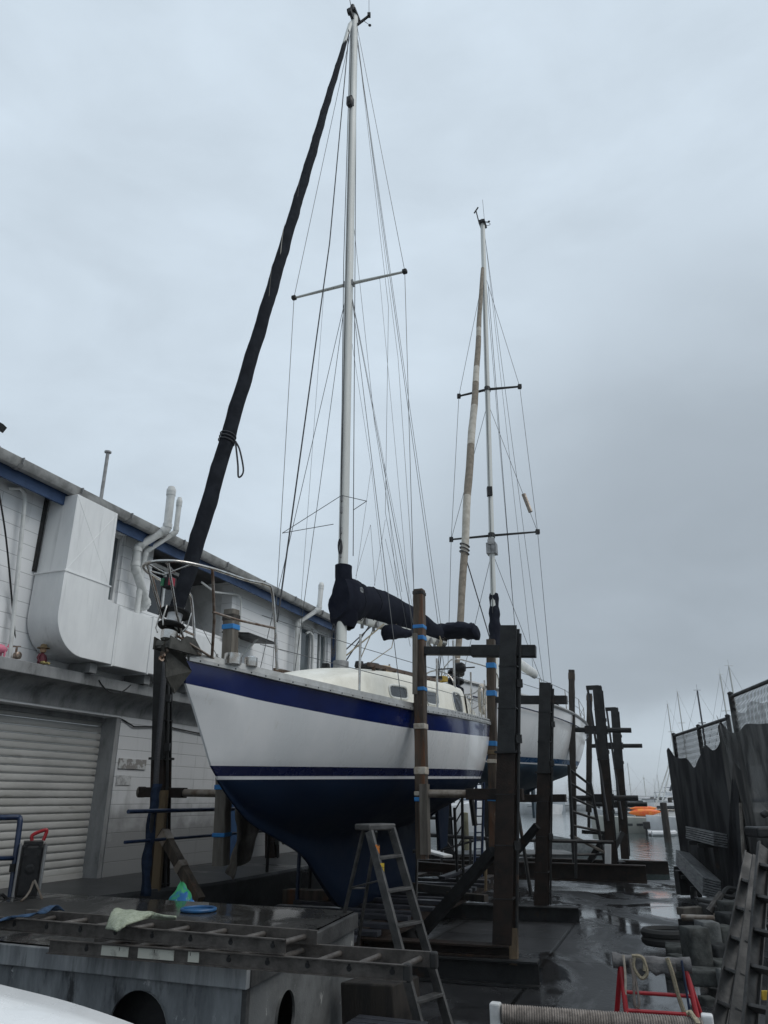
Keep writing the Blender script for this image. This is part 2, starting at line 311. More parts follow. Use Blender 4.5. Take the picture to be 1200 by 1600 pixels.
def wet_ground(name, base, base2, puddle=.5, gloss=.06, scale=.55, joints=False):
    m = bpy.data.materials.new(name); m.use_nodes = True
    N, L = m.node_tree.nodes, m.node_tree.links; b = N['Principled BSDF']
    tc = N.new('ShaderNodeTexCoord')
    n1 = N.new('ShaderNodeTexNoise'); n1.inputs['Scale'].default_value = 3; n1.inputs['Detail'].default_value = 10; n1.inputs['Roughness'].default_value = .7
    L.new(tc.outputs['Object'], n1.inputs['Vector'])
    cr = N.new('ShaderNodeMapRange'); cr.inputs['From Min'].default_value = .35; cr.inputs['From Max'].default_value = .65; L.new(n1.outputs['Fac'], cr.inputs['Value'])
    mx = N.new('ShaderNodeMix'); mx.data_type = 'RGBA'; mx.inputs['A'].default_value = (*base, 1); mx.inputs['B'].default_value = (*base2, 1)
    L.new(cr.outputs[0], mx.inputs['Factor']); L.new(mx.outputs['Result'], b.inputs['Base Color'])
    mp = N.new('ShaderNodeMapping'); mp.inputs['Rotation'].default_value = (0, 0, R(-20)); mp.inputs['Scale'].default_value = (1.0, .6, 1)
    L.new(tc.outputs['Object'], mp.inputs[0])
    n2 = N.new('ShaderNodeTexNoise'); n2.inputs['Scale'].default_value = scale; n2.inputs['Detail'].default_value = 7; n2.inputs['Roughness'].default_value = .62
    n2.inputs['Distortion'].default_value = .6
    L.new(mp.outputs[0], n2.inputs['Vector'])
    pr = N.new('ShaderNodeMapRange'); pr.inputs['From Min'].default_value = puddle; pr.inputs['From Max'].default_value = puddle + .11; L.new(n2.outputs['Fac'], pr.inputs['Value'])
    rg = N.new('ShaderNodeMix'); rg.data_type = 'FLOAT'; rg.inputs['A'].default_value = .46; sq_ = N.new('ShaderNodeMapRange'); sq_.inputs['To Min'].default_value = .26; sq_.inputs['To Max'].default_value = .5; L.new(pr.outputs[0], sq_.inputs['Value']); L.new(sq_.outputs[0], b.inputs['Specular IOR Level']); rg.inputs['B'].default_value = gloss
    L.new(pr.outputs[0], rg.inputs['Factor']); L.new(rg.outputs['Result'], b.inputs['Roughness'])
    n3 = N.new('ShaderNodeTexNoise'); n3.inputs['Scale'].default_value = 26; n3.inputs['Detail'].default_value = 6; L.new(tc.outputs['Object'], n3.inputs['Vector'])
    bs = N.new('ShaderNodeMath'); bs.operation = 'MULTIPLY_ADD'; bs.inputs[1].default_value = -.42; bs.inputs[2].default_value = .45; L.new(pr.outputs[0], bs.inputs[0])
    bp = N.new('ShaderNodeBump'); bp.inputs['Distance'].default_value = .012; L.new(bs.outputs[0], bp.inputs['Strength']); L.new(n3.outputs['Fac'], bp.inputs['Height'])
    if joints:
        m4 = N.new('ShaderNodeMapping'); m4.inputs['Rotation'].default_value = (0, 0, R(-70)); L.new(tc.outputs['Object'], m4.inputs[0])
        br = N.new('ShaderNodeTexBrick'); br.inputs['Scale'].default_value = 1; br.inputs['Brick Width'].default_value = 3.1; br.inputs['Row Height'].default_value = 1.75; br.inputs['Mortar Size'].default_value = .035; br.inputs['Mortar Smooth'].default_value = .7
        L.new(m4.outputs[0], br.inputs['Vector'])
        hh = N.new('ShaderNodeMath'); hh.operation = 'MULTIPLY_ADD'; hh.inputs[1].default_value = -1.6; L.new(br.outputs['Fac'], hh.inputs[0]); L.new(n3.outputs['Fac'], hh.inputs[2]); L.new(hh.outputs[0], bp.inputs['Height'])
        mj = N.new('ShaderNodeMix'); mj.data_type = 'RGBA'; mj.inputs['B'].default_value = (.006, .006, .006, 1); L.new(mx.outputs['Result'], mj.inputs['A']); L.new(br.outputs['Fac'], mj.inputs['Factor']); L.new(mj.outputs['Result'], b.inputs['Base Color'])
    L.new(bp.outputs[0], b.inputs['Normal'])
    return m
M['yard'] = wet_ground('wet_slipway_concrete', (.014, .0145, .016), (.034, .035, .037), .425, .08, joints=True)
M['walk'] = wet_ground('wet_walkway_concrete', (.030, .031, .032), (.058, .059, .06), .60, .15)
def water_mat():
    m = bpy.data.materials.new('harbour_water'); m.use_nodes = True
    N, L = m.node_tree.nodes, m.node_tree.links; b = N['Principled BSDF']
    b.inputs['Base Color'].default_value = (.035, .05, .052, 1); b.inputs['Roughness'].default_value = .07; b.inputs['IOR'].default_value = 1.33
    tc = N.new('ShaderNodeTexCoord'); mp = N.new('ShaderNodeMapping'); mp.inputs['Scale'].default_value = (1, .45, 1); L.new(tc.outputs['Object'], mp.inputs[0])
    n = N.new('ShaderNodeTexNoise'); n.inputs['Scale'].default_value = 2.2; n.inputs['Detail'].default_value = 6; L.new(mp.outputs[0], n.inputs['Vector'])
    bp = N.new('ShaderNodeBump'); bp.inputs['Strength'].default_value = .5; bp.inputs['Distance'].default_value = .09
    L.new(n.outputs['Fac'], bp.inputs['Height']); L.new(bp.outputs[0], b.inputs['Normal'])
    return m
M['water'] = water_mat()
# ------------------------------------------------------------------ setting
WATER = -.5
dA, nA = V((.339, .941, 0)), V((.941, -.339, 0))          # axis of the near yacht and its port side
def gz(Y): return tab([(-20, -.13), (13.5, -.13), (24.5, WATER), (60, -2.0)], Y)
g = MB()
xs = [-14 + i for i in range(31)]
ys = [-12, 0, 4, 8, 11, 13.5, 16, 19, 22, 24.5, 28, 34, 42, 60]
g.grid([[V((x, y, gz(y - .0 * x))) for x in xs] for y in ys])
struct(g.build('slipway_ground', M['yard']))
w = MB()
w.grid([[V((x, y, WATER)) for x in (-2500, -300, -60, 0, 60, 300, 2500)] for y in (17, 30, 60, 200, 900, 4000)])
struct(w.build('harbour_water', M['water']))
fs = MB()
random.seed(3)
top = []
for i in range(60):
    x = -1400 + i * 50
    top.append((x, 5 + 6 * noise.noise(V((x * .004, 3, 0))) + 3 * random.random()))
for (x0, h0), (x1, h1) in zip(top, top[1:]):
    fs.add([(x0, 2600, -1), (x1, 2600, -1), (x1, 2600, h1), (x0, 2600, h0), (x0, 2750, -1), (x1, 2750, -1), (x1, 2720, h1), (x0, 2720, h0)],
           [(0, 1, 2, 3), (4, 7, 6, 5), (3, 2, 6, 7)])
struct(fs.build('far_shore', mat('far_shore_scrub', (.10, .12, .13), (.14, .16, .17), .01, .9)))
# raised walkway along the building, with its retaining face
wk0 = V((-4.29, 11.6, 0)); wd = V((.3625, .932, 0)); wn = V((.932, -.3625, 0))
WR = math.atan2(.932, .3625)
WZ = .70
wl = thing('concrete_walkway', 'raised wet concrete walkway along the foot of the white building', 'walkway', tuple(wk0 + V((0, 0, -.13))), WR)
s = MB()                                     # building frame: x along wall, -y towards the yard
def WL(x, off, z): return wk0 + wd * x + wn * off + V((0, 0, z))
def edge(x): return tab([(-9, 1.5), (-1.2, 1.5), (0.5, 1.95), (3, 1.95), (9, 1.75)], x)
rows = []
for i in range(40):
    x = -8 + i * .42
    e = edge(x) + .02 * noise.noise(V((x * 1.7, 2, 1)))
    rows.append([WL(x, -.6, WZ), WL(x, e - .3, WZ), WL(x, e - .03, WZ + .006), WL(x, e, WZ - .03), WL(x, e + .01, .3), WL(x, e + .02, -.3)])
s.grid(rows)
s.build('walkway_slab', M['walk'], wl, smooth=True, sharp=30)
s = MB(); x0 = 3.1
for q in range(4):
    a = [(-.16, -.02), (.16, -.02), (.16, -.30), (-.16, -.30)]
    p, r_ = a[q], a[(q + 1) % 4]
    s.beam(WL(x0 + p[0], 1.99, WZ + p[1] - .06), WL(x0 + r_[0], 1.99, WZ + r_[1] - .06), .03, .03)
s.build('face_hatch_frame', M['conc_mid'], wl)
# ------------------------------------------------------------------ white block building on the left
bl = thing('boatyard_building', 'two storey white block building with blue fascia, roller door and big sheet metal ducts', 'building', tuple(wk0 + V((0, 0, WZ))), WR)
SL0, SL1 = 3.30, 3.46                        # slab between the storeys
XE = 8.05
def wallbox(s, x0, x1, z0, z1, o0=-.25, o1=0.0, m=0):
    c = WL((x0 + x1) / 2, (o0 + o1) / 2, (z0 + z1) / 2)
    return s.box(c, (x1 - x0, o1 - o0, z1 - z0), Matrix.Rotation(WR, 3, 'Z'), m)
s = MB()
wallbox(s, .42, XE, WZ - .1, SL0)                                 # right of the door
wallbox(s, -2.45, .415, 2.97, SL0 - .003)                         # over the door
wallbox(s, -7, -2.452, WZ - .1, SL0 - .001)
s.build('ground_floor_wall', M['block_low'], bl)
s = MB()                                                          # upper wall with real openings
TOP = 6.12
wallbox(s, -7, -1.60, SL1, TOP)
wallbox(s, -1.598, -.62, SL1, 3.9); wallbox(s, -.03, .72, SL1 + .001, TOP - .001)
wallbox(s, -.62, -.03, SL1 + .002, 4.70)
wallbox(s, .722, 3.28, SL1 + .001, 4.75)
wallbox(s, 3.282, 6.36, SL1 + .002, TOP - .002)
wallbox(s, 6.362, 7.02, SL1 + .001, 4.55); wallbox(s, 7.02, 7.24, SL1 + .003, TOP - .003)
wallbox(s, 7.242, 7.86, SL1 + .001, 4.55); wallbox(s, 7.862, XE, SL1 + .002, TOP - .002)
wallbox(s, -1.598, .7, 5.86, TOP - .004)
wallbox(s, 6.362, 7.85, 5.72, TOP - .004)
s.build('upper_wall', M['block'], bl)
s = MB()
wallbox(s, -7, XE + .02, SL0 + .002, SL1 - .002, -.24, .36)
# curved soffit between slab and door head
rows = []
for x in (-7, -2.45, .0, .9, XE):
    rows.append([WL(x, .30 - .29 * math.sin(t * math.pi / 2), SL0 + .0 - .30 * (1 - math.cos(t * math.pi / 2))) for t in [k / 8 for k in range(9)]])
s.grid(rows)
s.build('floor_slab_ledge', M['conc'], bl, smooth=True, sharp=30, bevel=.008)
# recessed room behind the open bay
s = MB()
wallbox(s, .62, .70, 4.75, 6.1, -1.898, -.251); wallbox(s, 3.30, 3.38, 4.75, 6.1, -1.898, -.251)
wallbox(s, .62, 3.38, 4.62, 4.74, -1.898, -.251)
s.build('bay_room', M['whitepaint'], bl)
s = MB(); wallbox(s, .6, 3.4, 4.6, 6.1, -2.0, -1.9); wallbox(s, .72, 3.28, 5.95, 6.08, -1.89, -.02); s.build('bay_back', mat('shaded_bay_paint', (.045, .046, .048), (.02, .02, .021), 3, .8), bl)  # shade of the room interior put into the back and ceiling colour
s = MB()
for x in (.78, 1.42, 2.05): wallbox(s, x, x + .05, 4.76, 5.75, -.32, -.26)
wallbox(s, .78, 2.1, 5.7, 5.75, -.322, -.258); wallbox(s, .78, 2.1, 4.76, 4.80, -.322, -.258)
f = s.build('bay_window', M['whitepaint'], bl)
s = MB(); wallbox(s, .8, 2.08, 4.8, 5.7, -.30, -.29); s.build('pane', M['glass'], f)
# door jamb reveals + roller door
s = MB()
for k in range(22):                                               # corrugated curtain, one lath per 80 mm
    z = WZ + .06 + k * .104
    c = [(0, z), (.010, z + .006), (.014, z + .03), (.014, z + .07), (.008, z + .09), (-.016, z + .095), (-.016, z + .104)]
    s.grid([[WL(-2.45, -.30 + o, zz) for o, zz in c], [WL(.33, -.30 + o, zz) for o, zz in c]])
wallbox(s, -2.45, .33, WZ, WZ + .07, -.33, -.275)
rd = s.build('roller_door', mat('roller_door_paint', (.47, .465, .445), (.38, .375, .355), 2, .5, c3=(.16, .15, .13), s3=3, t3=(.6, .75), stretch=(.5, .5, 2)), bl, smooth=True, sharp=50)
s = MB(); wallbox(s, .33, .414, WZ - .05, 2.968, -.36, -.012); wallbox(s, -2.45, .33, 2.9, 2.966, -.36, -.24)
s.build('door_guide', M['conc'], bl)
# upstairs windows
def window(x0, x1, z0, z1, mul=()):
    s = MB(); t = .05
    wallbox(s, x0, x1, z0, z0 + t, -.16, -.06); wallbox(s, x0, x1, z1 - t, z1, -.16, -.06)
    wallbox(s, x0, x0 + t, z0 + t, z1 - t, -.16, -.06); wallbox(s, x1 - t, x1, z0 + t, z1 - t, -.16, -.06)
    for q in mul: wallbox(s, q - .02, q + .02, z0 + t, z1 - t, -.15, -.07)
    f = s.build('window', M['whitepaint'], bl)
    s = MB(); wallbox(s, x0 + t, x1 - t, z0 + t, z1 - t, -.115, -.11)
    s.build('pane', M['glass_grey'], f)
window(-.62, -.03, 4.70, 5.86); window(6.36, 7.02, 4.55, 5.72); window(7.24, 7.86, 4.55, 5.72, (7.55,))
# fascia, gutter, roof
s = MB(); wallbox(s, -7, 8.25, 5.74, 5.93, .27, .31); s.build('fascia_board', M['trimblue'], bl)
s = MB(); wallbox(s, 8.08, 8.2, 4.2, 5.9, -.3, .26); s.build('corner_downpipe', M['trimblue'], bl)
s = MB(); wallbox(s, -7, 8.2, 5.9, 5.92, -.0, .268); s.build('soffit_board', M['conc'], bl)
s = MB()
g0 = [(.32, 6.03), (.32, 5.94), (.34, 5.90), (.39, 5.885), (.44, 5.90), (.465, 5.94), (.47, 6.03), (.455, 6.03), (.45, 5.95), (.39, 5.91), (.335, 5.95), (.335, 6.03)]
s.grid([[WL(x, o, z) for o, z in g0] for x in (-7, 8.3)], close=True)
gt = s.build('roof_gutter', M['gutter'], bl, smooth=True)
for x in (-2.7, -1.6, -.5, .9, 2.3, 3.7, 5.1, 6.5, 7.8):
    s = MB(); g1 = [(o + (.006 if o > .33 else 0), z - (.006 if z < 5.93 else 0)) for o, z in g0[1:7]]
    for k in range(len(g1) - 1):
        s.beam(WL(x, *g1[k]), WL(x, *g1[k + 1]), .07, .012)
    s.build('gutter_joint', M['alu_dull'], gt)
s = MB()
s.add([WL(-7, .33, 6.05), WL(8.3, .33, 6.05), WL(8.3, -7, 7.0), WL(-7, -7, 7.0), WL(-7, .33, 5.98), WL(8.3, .33, 5.98), WL(8.3, -7, 6.9), WL(-7, -7, 6.9)],
      [(0, 1, 2, 3), (4, 7, 6, 5), (0, 4, 5, 1), (1, 5, 6, 2), (3, 2, 6, 7), (0, 3, 7, 4)])
s.build('roof', M['gutter'], bl)
s = MB(); wallbox(s, XE - .25, XE, WZ, 6.1, -7, -.252); s.build('end_wall', M['block'], bl)
# ventilation duct: hood, elbow and horizontal run
D0, D1 = .03, .56
def duct_x(zc): return tab([(4.72, (-1.74, -.86)), ], zc)
s = MB()
s.add([WL(-1.74, D0, 4.73), WL(-.87, D0, 4.73), WL(-.87, D1, 4.73), WL(-1.74, D1, 4.73), WL(-1.72, D0, 5.88), WL(-.87, D0, 5.88), WL(-.87, D1 - .02, 5.88), WL(-1.72, D1 - .02, 5.88)],
      [(0, 3, 2, 1), (4, 5, 6, 7), (0, 1, 5, 4), (1, 2, 6, 5), (2, 3, 7, 6), (3, 0, 4, 7)])
for a, b in (((-1.735, 4.74), (-.875, 5.87)), ((-.875, 4.74), (-1.725, 5.87))):    # pressed cross-break
    s.beam(WL(a[0], D1 - .004, a[1]), WL(b[0], D1 - .022, b[1]), .02, .012, up=tuple(wn))
dh = s.build('duct_hood', M['duct'], bl, bevel=.006)
prof = [(-1.76, 4.72)]
for k in range(0, 13):
    a = math.pi + k / 12 * math.pi / 2
    prof.append((-1.20 + .56 * math.cos(a), 4.15 + .54 * math.sin(a)))
prof += [(-.62, 3.61), (-.62, 4.50), (-.86, 4.50), (-.86, 4.72)]
s = MB(); s.prism([WL(x, D0, z) for x, z in prof], wn * (D1 + .01 - D0)); s.build('duct_elbow', M['duct'], bl, smooth=True, sharp=25, bevel=.006)
for x0, x1, e, zt in ((-.60, .19, .0, 4.47), (.21, 1.1, .004, 4.46), (1.12, 2.75, .0, 4.46)):
    s = MB(); wallbox(s, x0, x1, 3.60 + e, zt + e, D0, D1 + .005 + e); s.build('duct_run', M['duct'], bl, bevel=.006)
for x in (-.61, .20, 1.11): s = MB(); wallbox(s, x - .012, x + .012, 3.585, 4.49, D0, D1 + .02); s.build('duct_flange', M['duct'], bl)
s = MB(); wallbox(s, -1.78, -.84, 4.715, 4.735, D0, D1 + .02); s.build('duct_flange', M['duct'], bl)
s = MB(); wallbox(s, -1.80, -1.742, 4.76, 5.9, .0, .03); s.build('duct_gap_shade', M['black'], bl)  # black strip standing in for the shadow in the gap beside the duct
for x in (-.9, .3, 1.4): s = MB(); wallbox(s, x, x + .14, SL1 + .004, 3.598, .05, .45); s.build('duct_bearer', M['conc'], bl)
# vent pipes
def pp(*q, r=.055, nm='vent_pipe', rings=True):
    s = MB(); pts = [WL(*k) for k in q]; s.tube(pts, r, 14)
    o = s.build(nm, M['pvc'], bl, smooth=True, sharp=60)
    return o
def vent(q, r):
    pts = [WL(*k) for k in q]
    s = MB(); s.tube(pts, r, 16)
    for p in pts[1:-1]:
        pass
    top_, nxt = pts[0], pts[1]; ax = (top_ - nxt).normalized()
    s.lathe(top_, ax, [(-.03, r * 1.12), (.02, r * 1.12), (.03, r * .9), (.07, r * .8), (.09, r * .1)], 16)
    for a, b in zip(pts, pts[1:]):                                   # sockets at the bends
        d_ = (b - a).normalized(); s.lathe(a, d_, [(.02, r * 1.1), (.09, r * 1.1)], 16); s.lathe(b, d_, [(-.09, r * 1.1), (-.02, r * 1.1)], 16)
    s.build('vent_pipe', M['pvc'], bl, smooth=True, sharp=60)
vent([(.30, .56, 6.72), (.30, .56, 6.02), (.06, .2, 5.68), (.06, .2, 5.32), (.50, .16, 4.80), (.55, -.1, 4.74)], .072)
vent([(.56, .55, 6.62), (.55, .55, 6.05), (.27, .2, 5.66), (.27, .17, 5.0), (.27, .17, 4.5)], .047)
vent([(6.18, .58, 6.55), (6.10, .58, 5.96), (5.80, .2, 5.60), (5.76, .2, 3.5)], .062)
vent([(6.05, .14, 5.72), (5.98, .14, 5.6), (5.97, .14, 3.5)], .04)
pp((-2.45, .02, 5.76), (-2.33, .10, 5.80), (-2.24, .10, 5.76), (-2.22, .10, 5.68), (-1.99, .10, 3.47), r=.028, nm='conduit')
pp((2.05, .1, 5.6), (2.5, .1, 5.52), (3.0, .08, 5.62), (3.32, .08, 5.68), (3.45, .08, 5.66), (3.50, .08, 5.56), (3.52, .08, 4.4), r=.02, nm='conduit')
pp((6.52, .05, 5.5), (6.62, .09, 5.56), (6.78, .09, 5.5), (6.82, .09, 5.3), (6.82, .09, 3.5), r=.03, nm='conduit')
# bits on the ground-floor wall
s = MB(); wallbox(s, .47, 1.12, 2.22, 2.37, .001, .02); s.build('faded_sign_board', mat('faded_board', (.22, .21, .20), (.45, .46, .46), 9, .7, lo=.5, hi=.55), bl)
s = MB(); wallbox(s, .47, .80, 1.98, 2.12, .001, .012); s.build('notice_plate', mat('scuffed_plate', (.50, .51, .51), (.28, .28, .28), 14, .4), bl)
s = MB(); wallbox(s, 3.60, 4.12, WZ, 2.3, .002, .05); s.build('blue_door', mat('blue_door_paint', (.02, .07, .17), (.015, .05, .13), 3, .5), bl)
s = MB(); s.tube([WL(.42, .01, 2.95), WL(.7, .03, 2.86), WL(1.2, .03, 2.9), WL(1.7, .03, 2.92), WL(2.6, .03, 2.88)], .012, 6); s.build('cable', M['black'], bl)
s = MB(); s.tube(arc(WL(-.6, .37, 3.40), WL(.1, .37, 3.42), .16), .008, 6); s.build('slack_cable', M['black'], bl)
s = MB(); s.add([WL(3.0, .0, 4.86), WL(4.15, .0, 4.86), WL(4.15, .62, 4.79), WL(3.0, .62, 4.79), WL(3.0, .0, 4.83), WL(4.15, .0, 4.83), WL(4.15, .62, 4.76), WL(3.0, .62, 4.76)],
      [(0, 1, 2, 3), (4, 7, 6, 5), (0, 4, 5, 1), (1, 5, 6, 2), (3, 2, 6, 7), (0, 3, 7, 4)])
cn = s.build('door_canopy', M['steel'], bl)
s = MB(); s.tube([WL(3.5, .02, 4.3), WL(3.55, .5, 4.78)], .02, 6); s.build('canopy_strut', M['pvc'], cn)
# flue pole on the roof behind, floodlight at the eave
s = MB(); p0, p1 = WL(1.38, -2, 6.35), WL(1.38, -2, 8.38); s.tube([p0, p1], .035, 10); s.tube([p1, p1 + V((0, 0, .03))], .07, 10)
s.build('roof_pole', M['alu_dull'], bl)
fp = P(-2, 666, 9.6)
s = MB(); s.box(fp, (.16, .12, .1), Matrix.Rotation(.5, 3, 'Y')); s.box(fp + V((-.05, .06, -.12)), (.03, .03, .25)); s.tube([fp + V((-.05, .06, -.2)), WL(-2.7, .2, 6.05)], .02, 6)
s.build('flood_light', M['black'], bl)
# figurines on the ledge
gp = WL(-1.62, .27, SL1)
gn = thing('garden_figurine', 'small doll figurine in a brown hat and dark red top sitting on the ledge', 'figurine', tuple(gp))
up = V((0, 0, 1))
s = MB(); s.lathe(gp, up, [(0, .045), (.03, .055), (.10, .05), (.15, .035), (.165, .016)], 12)
s.tube([gp + wn*.0 + wd*.045 + up*.145, gp + wd*.075 + up*.09, gp + wd*.06 + wn*.03 + up*.03], [.016, .014, .011], 8); s.tube([gp - wd*.045 + up*.145, gp - wd*.075 + up*.09, gp - wd*.06 + wn*.03 + up*.03], [.016, .014, .011], 8)
s.build('body', mat('doll_red', (.10, .008, .02), (.07, .006, .015), 20, .6), gn, smooth=True)
s = MB(); s.lathe(gp + up*.165, up, [(0, .015), (.01, .034), (.04, .044), (.07, .036), (.09, .015)], 12)
s.lathe(gp + up*.205 + wn*.04, wn, [(0, .01), (.014, .007)], 8); s.build('head', mat('doll_face', (.38, .24, .14), (.32, .2, .12), 20, .6), gn, smooth=True)
s = MB(); s.lathe(gp + up*.228, up, [(0, .085), (.008, .082), (.012, .047), (.05, .04), (.06, .02)], 14); s.build('hat', mat('doll_hat', (.20, .14, .075), (.14, .1, .05), 30, .8), gn, smooth=True)
s = MB()
for e in (-1, 1): s.tube([gp + wd*.03*e + wn*.03 + up*.03, gp + wd*.04*e + wn*.09 + up*.03, gp + wd*.045*e + wn*.10 - up*.0 + up*.012], .018, 8)
s.build('leg', mat('doll_tan', (.40, .33, .12), (.3, .25, .1), 20, .7), gn, smooth=True)
pg = WL(-2.32, .27, SL1 + .10)
s = MB(); s.lathe(pg - wd*.07, wd, [(0, .02), (.02, .05), (.07, .062), (.12, .05), (.15, .035), (.17, .028), (.18, .018)], 12)
for e in (-1, 1):
    for q in (-.03, .06): s.tube([pg + wd*q + wn*.03*e, pg + wd*q + wn*.03*e - up*.10], .014, 8)
    s.tube([pg + wd*.09 + wn*.03*e + up*.03, pg + wd*.09 + wn*.04*e + up*.075], [.014, .003], 6)
tag(s.build('pig_figurine', mat('pink_plastic', (.62, .18, .26), (.55, .15, .22), 10, .5), None, smooth=True), 'small pink pig figurine on the ledge beside the white conduit', 'figurine')
s = MB(); tp = WL(-1.96, .16, SL1 + .08); s.lathe(tp, wn, [(0, .045), (.06, .05), (.07, .03)], 12); s.tube([tp + up*.03, tp + up*.11], .015, 8); s.box(tp + up*.12, (.10, .02, .015)); s.box(tp - up*.08, (.05, .05, .16))
tag(s.build('ledge_tap', M['inox_rusty'], None, smooth=True), 'small dull metal valve at the foot of the white conduit', 'valve')
cb = MB(); cb.tube(bez([P(-8, 735, 8.9), P(8, 830, 9.2), P(18, 930, 9.6), P(25, 1018, 9.95)], 8), .012, 6)
tag(cb.build('hanging_hose', M['black'], None), 'thin black cable hanging down the white block wall to the ledge', 'cable')
# ------------------------------------------------------------------ hull builder
def hull_mesh(fr, T, nst=72):
    """fr(s,p,h) -> world. Rows are waterlines/bands; columns run stem to stern."""
    bands = [('sheer', 0.0), ('sheer', -.095), ('sheer', -.315)]
    mats = []; rows = []
    def hrow(kind, val, s):
        return T['sheer'](s) + val if kind == 'sheer' else val
    spec = [('sheer', -.095, 0)]
    spec += [('sheer', -T['band'], 0)]
    topn = 8
    plan = []                                   # (function of s -> h, material of the strip BELOW this row)
    plan.append((lambda s: T['sheer'](s) - T['rail'], T['mband']))
    plan.append((lambda s: T['sheer'](s) - T['band'], T['mtop']))
    for k in range(1, topn):
        plan.append((lambda s, k=k: lerp(T['sheer'](s) - T['band'], T['boot'], k / topn), T['mtop']))
    plan.append((lambda s: T['boot'], T['mboot'])); plan.append((lambda s: .01, T['mstripe'])); plan.append((lambda s: -.025, T['mbot']))
    for fn, mi in plan:
        row = []
        for i in range(nst + 1):
            f = (i / nst); f = f ** 1.15
            s = f * T['L']
            for _ in range(6):
                h = fn(s); s0 = stab(T['stem'], h); s1 = stab(T['stern'], h); s = s0 + f * (s1 - s0)
            h = fn(s); hs = T['sheer'](s)
            bd, bw = stab(T['Bd'], s), max(0.0, stab(T['Bw'], s))
            if s <= T['Bw'][0][0]: bw = 0.0
            k = max(0, min(1, h / hs))
            stem_f = min(1, (s - s0) / .25 + .02) if i else 0.0
            # flare: follow breadth at that height; keep the stem sharp
            sd = s - s0
            b0 = lerp(stab(T['Bw'], s if s0 <= 0 else lerp(T['Bw'][0][0], s1, f)), bd, k ** .85)
            loc = lerp(bw, bd, k ** .75) + .035 * math.sin(math.pi * k) * min(1, s / 3)
            loc = min(loc, .012 + sd * .62) if sd < 1.0 else loc
            row.append((s, max(loc, .012), h))
        rows.append(row); mats.append(mi)
    nb = 16
    last = rows[-1]
    for j in range(1, nb + 1):
        x = j / nb; row = []
        for i in range(nst + 1):
            s, p0, h0 = last[i]
            dk = max(-h0 + .0, stab(T['dk'], s)); dc = min(dk, stab(T['dc'], s)) + 1e-6
            h = -(-h0 + (dk + h0) * x)
            y = min(1.0, -h / max(dc, 1e-3))
            ff = T['fin'](s)
            can = p0 * (1 - y ** 1.75) ** .82 if y < 1 else 0
            fin = ff * (1.0 if dk > dc + .05 else .3) * min(1, y * 1.0) * (1 - .35 * x)
            if j == nb: fin *= .35
            p = max(can, 0) + fin * min(1, (s - T['Bw'][0][0]) * 1.2) * (1 if can < ff else max(0, 1 - (can - ff) / .35))
            row.append((s, max(.012, p), h))
        rows.append(row); mats.append(T['mbot'])
    mb = MB(); nr = len(rows)
    g = [[fr(s, p, h) for s, p, h in r] for r in rows]
    gm = [[fr(s, -p, h) for s, p, h in r] for r in rows]
    mb.grid(g, mfun=lambda i, j: mats[i]); mb.grid(gm, mfun=lambda i, j: mats[i])
    n = nst + 1
    for i in range(nr - 1):                       # stem strip and transom
        a, b = i * n, (i + 1) * n; o = nr * n
        mb.f.append((a, b, o + b, o + a)); mb.m.append(mats[i])
        a, b = i * n + nst, (i + 1) * n + nst
        mb.f.append((b, a, o + a, o + b)); mb.m.append(mats[i])
    o = nr * n
    for i in range(nst):
        a = (nr - 1) * n + i; mb.f.append((a, a + 1, o + a + 1, o + a)); mb.m.append(T['mbot'])
    return mb, rows
def rail_loop(T, off=0.0, n=60):
    out = []
    for i in range(n + 1):
        s = (i / n) ** 1.2 * T['Ld']
        out.append((s, max(.015, stab(T['Bd'], s)), T['sheer'](s)))
    return out
# ------------------------------------------------------------------ the near yacht
B0 = V((-1.98, 7.4, 0))
def BP(s, p, h): return B0 + dA * s + nA * p + V((0, 0, 1.98 + .021 * s + h))
SH1 = [(0, 1.19), (.7, 1.10), (1.5, 1.02), (2.1, .97), (3.2, .92), (4.4, .925), (5.9, .95), (8, 1.03), (10.2, 1.15)]
T1 = dict(L=10.2, Ld=10.2, sheer=lambda s: stab(SH1, s), rail=.095, band=.315, boot=.11,
          stem=[(-.03, .76), (0, .74), (.09, .62), (.33, .44), (.69, .17), (.91, .0), (1.2, -.02)],
          stern=[(-.03, 9.9), (.3, 10.05), (.8, 10.18), (1.15, 10.2)],
          Bd=[(0, .02), (.5, .33), (1, .57), (1.5, .80), (2, 1.01), (3, 1.30), (4.4, 1.51), (6, 1.55), (8, 1.36), (9.3, .98), (10.2, .62)],
          Bw=[(.75, 0), (1.5, .30), (2.5, .70), (3.5, 1.03), (5, 1.33), (6.5, 1.38), (8, 1.12), (9.3, .58), (9.9, .28)],
          dk=[(.75, .03), (1.04, .23), (1.48, .47), (2.27, .72), (2.89, .94), (3.4, 1.27), (3.94, 1.60), (4.3, 1.69), (5.0, 1.72), (6.5, 1.73), (7.48, 1.73), (7.62, 1.30), (7.74, .72), (8.2, .50), (9, .30), (9.9, .05)],
          dc=[(.75, .02), (1.5, .40), (2.3, .60), (3, .70), (4.5, .76), (6, .78), (7.6, .58), (9, .30), (9.9, .05)],
          fin=lambda s: tab([(2.5, .05), (3.4, .11), (4.8, .18), (6.4, .15), (7.4, .06), (7.8, .03)], s),
          mband=0, mtop=1, mboot=2, mstripe=3, mbot=4)
y1 = thing('sailing_yacht', 'blue and white sailing yacht with a navy furled headsail, propped up nearest in the yard', 'sailboat', tuple(BP(4.6, 0, -1.72)))
hm, hrows = hull_mesh(BP, T1)
hull = hm.build('hull', [M['navy'], M['gel'], M['navy_mid'], M['stripe'], M['antifoul']], y1, smooth=True, sharp=50)
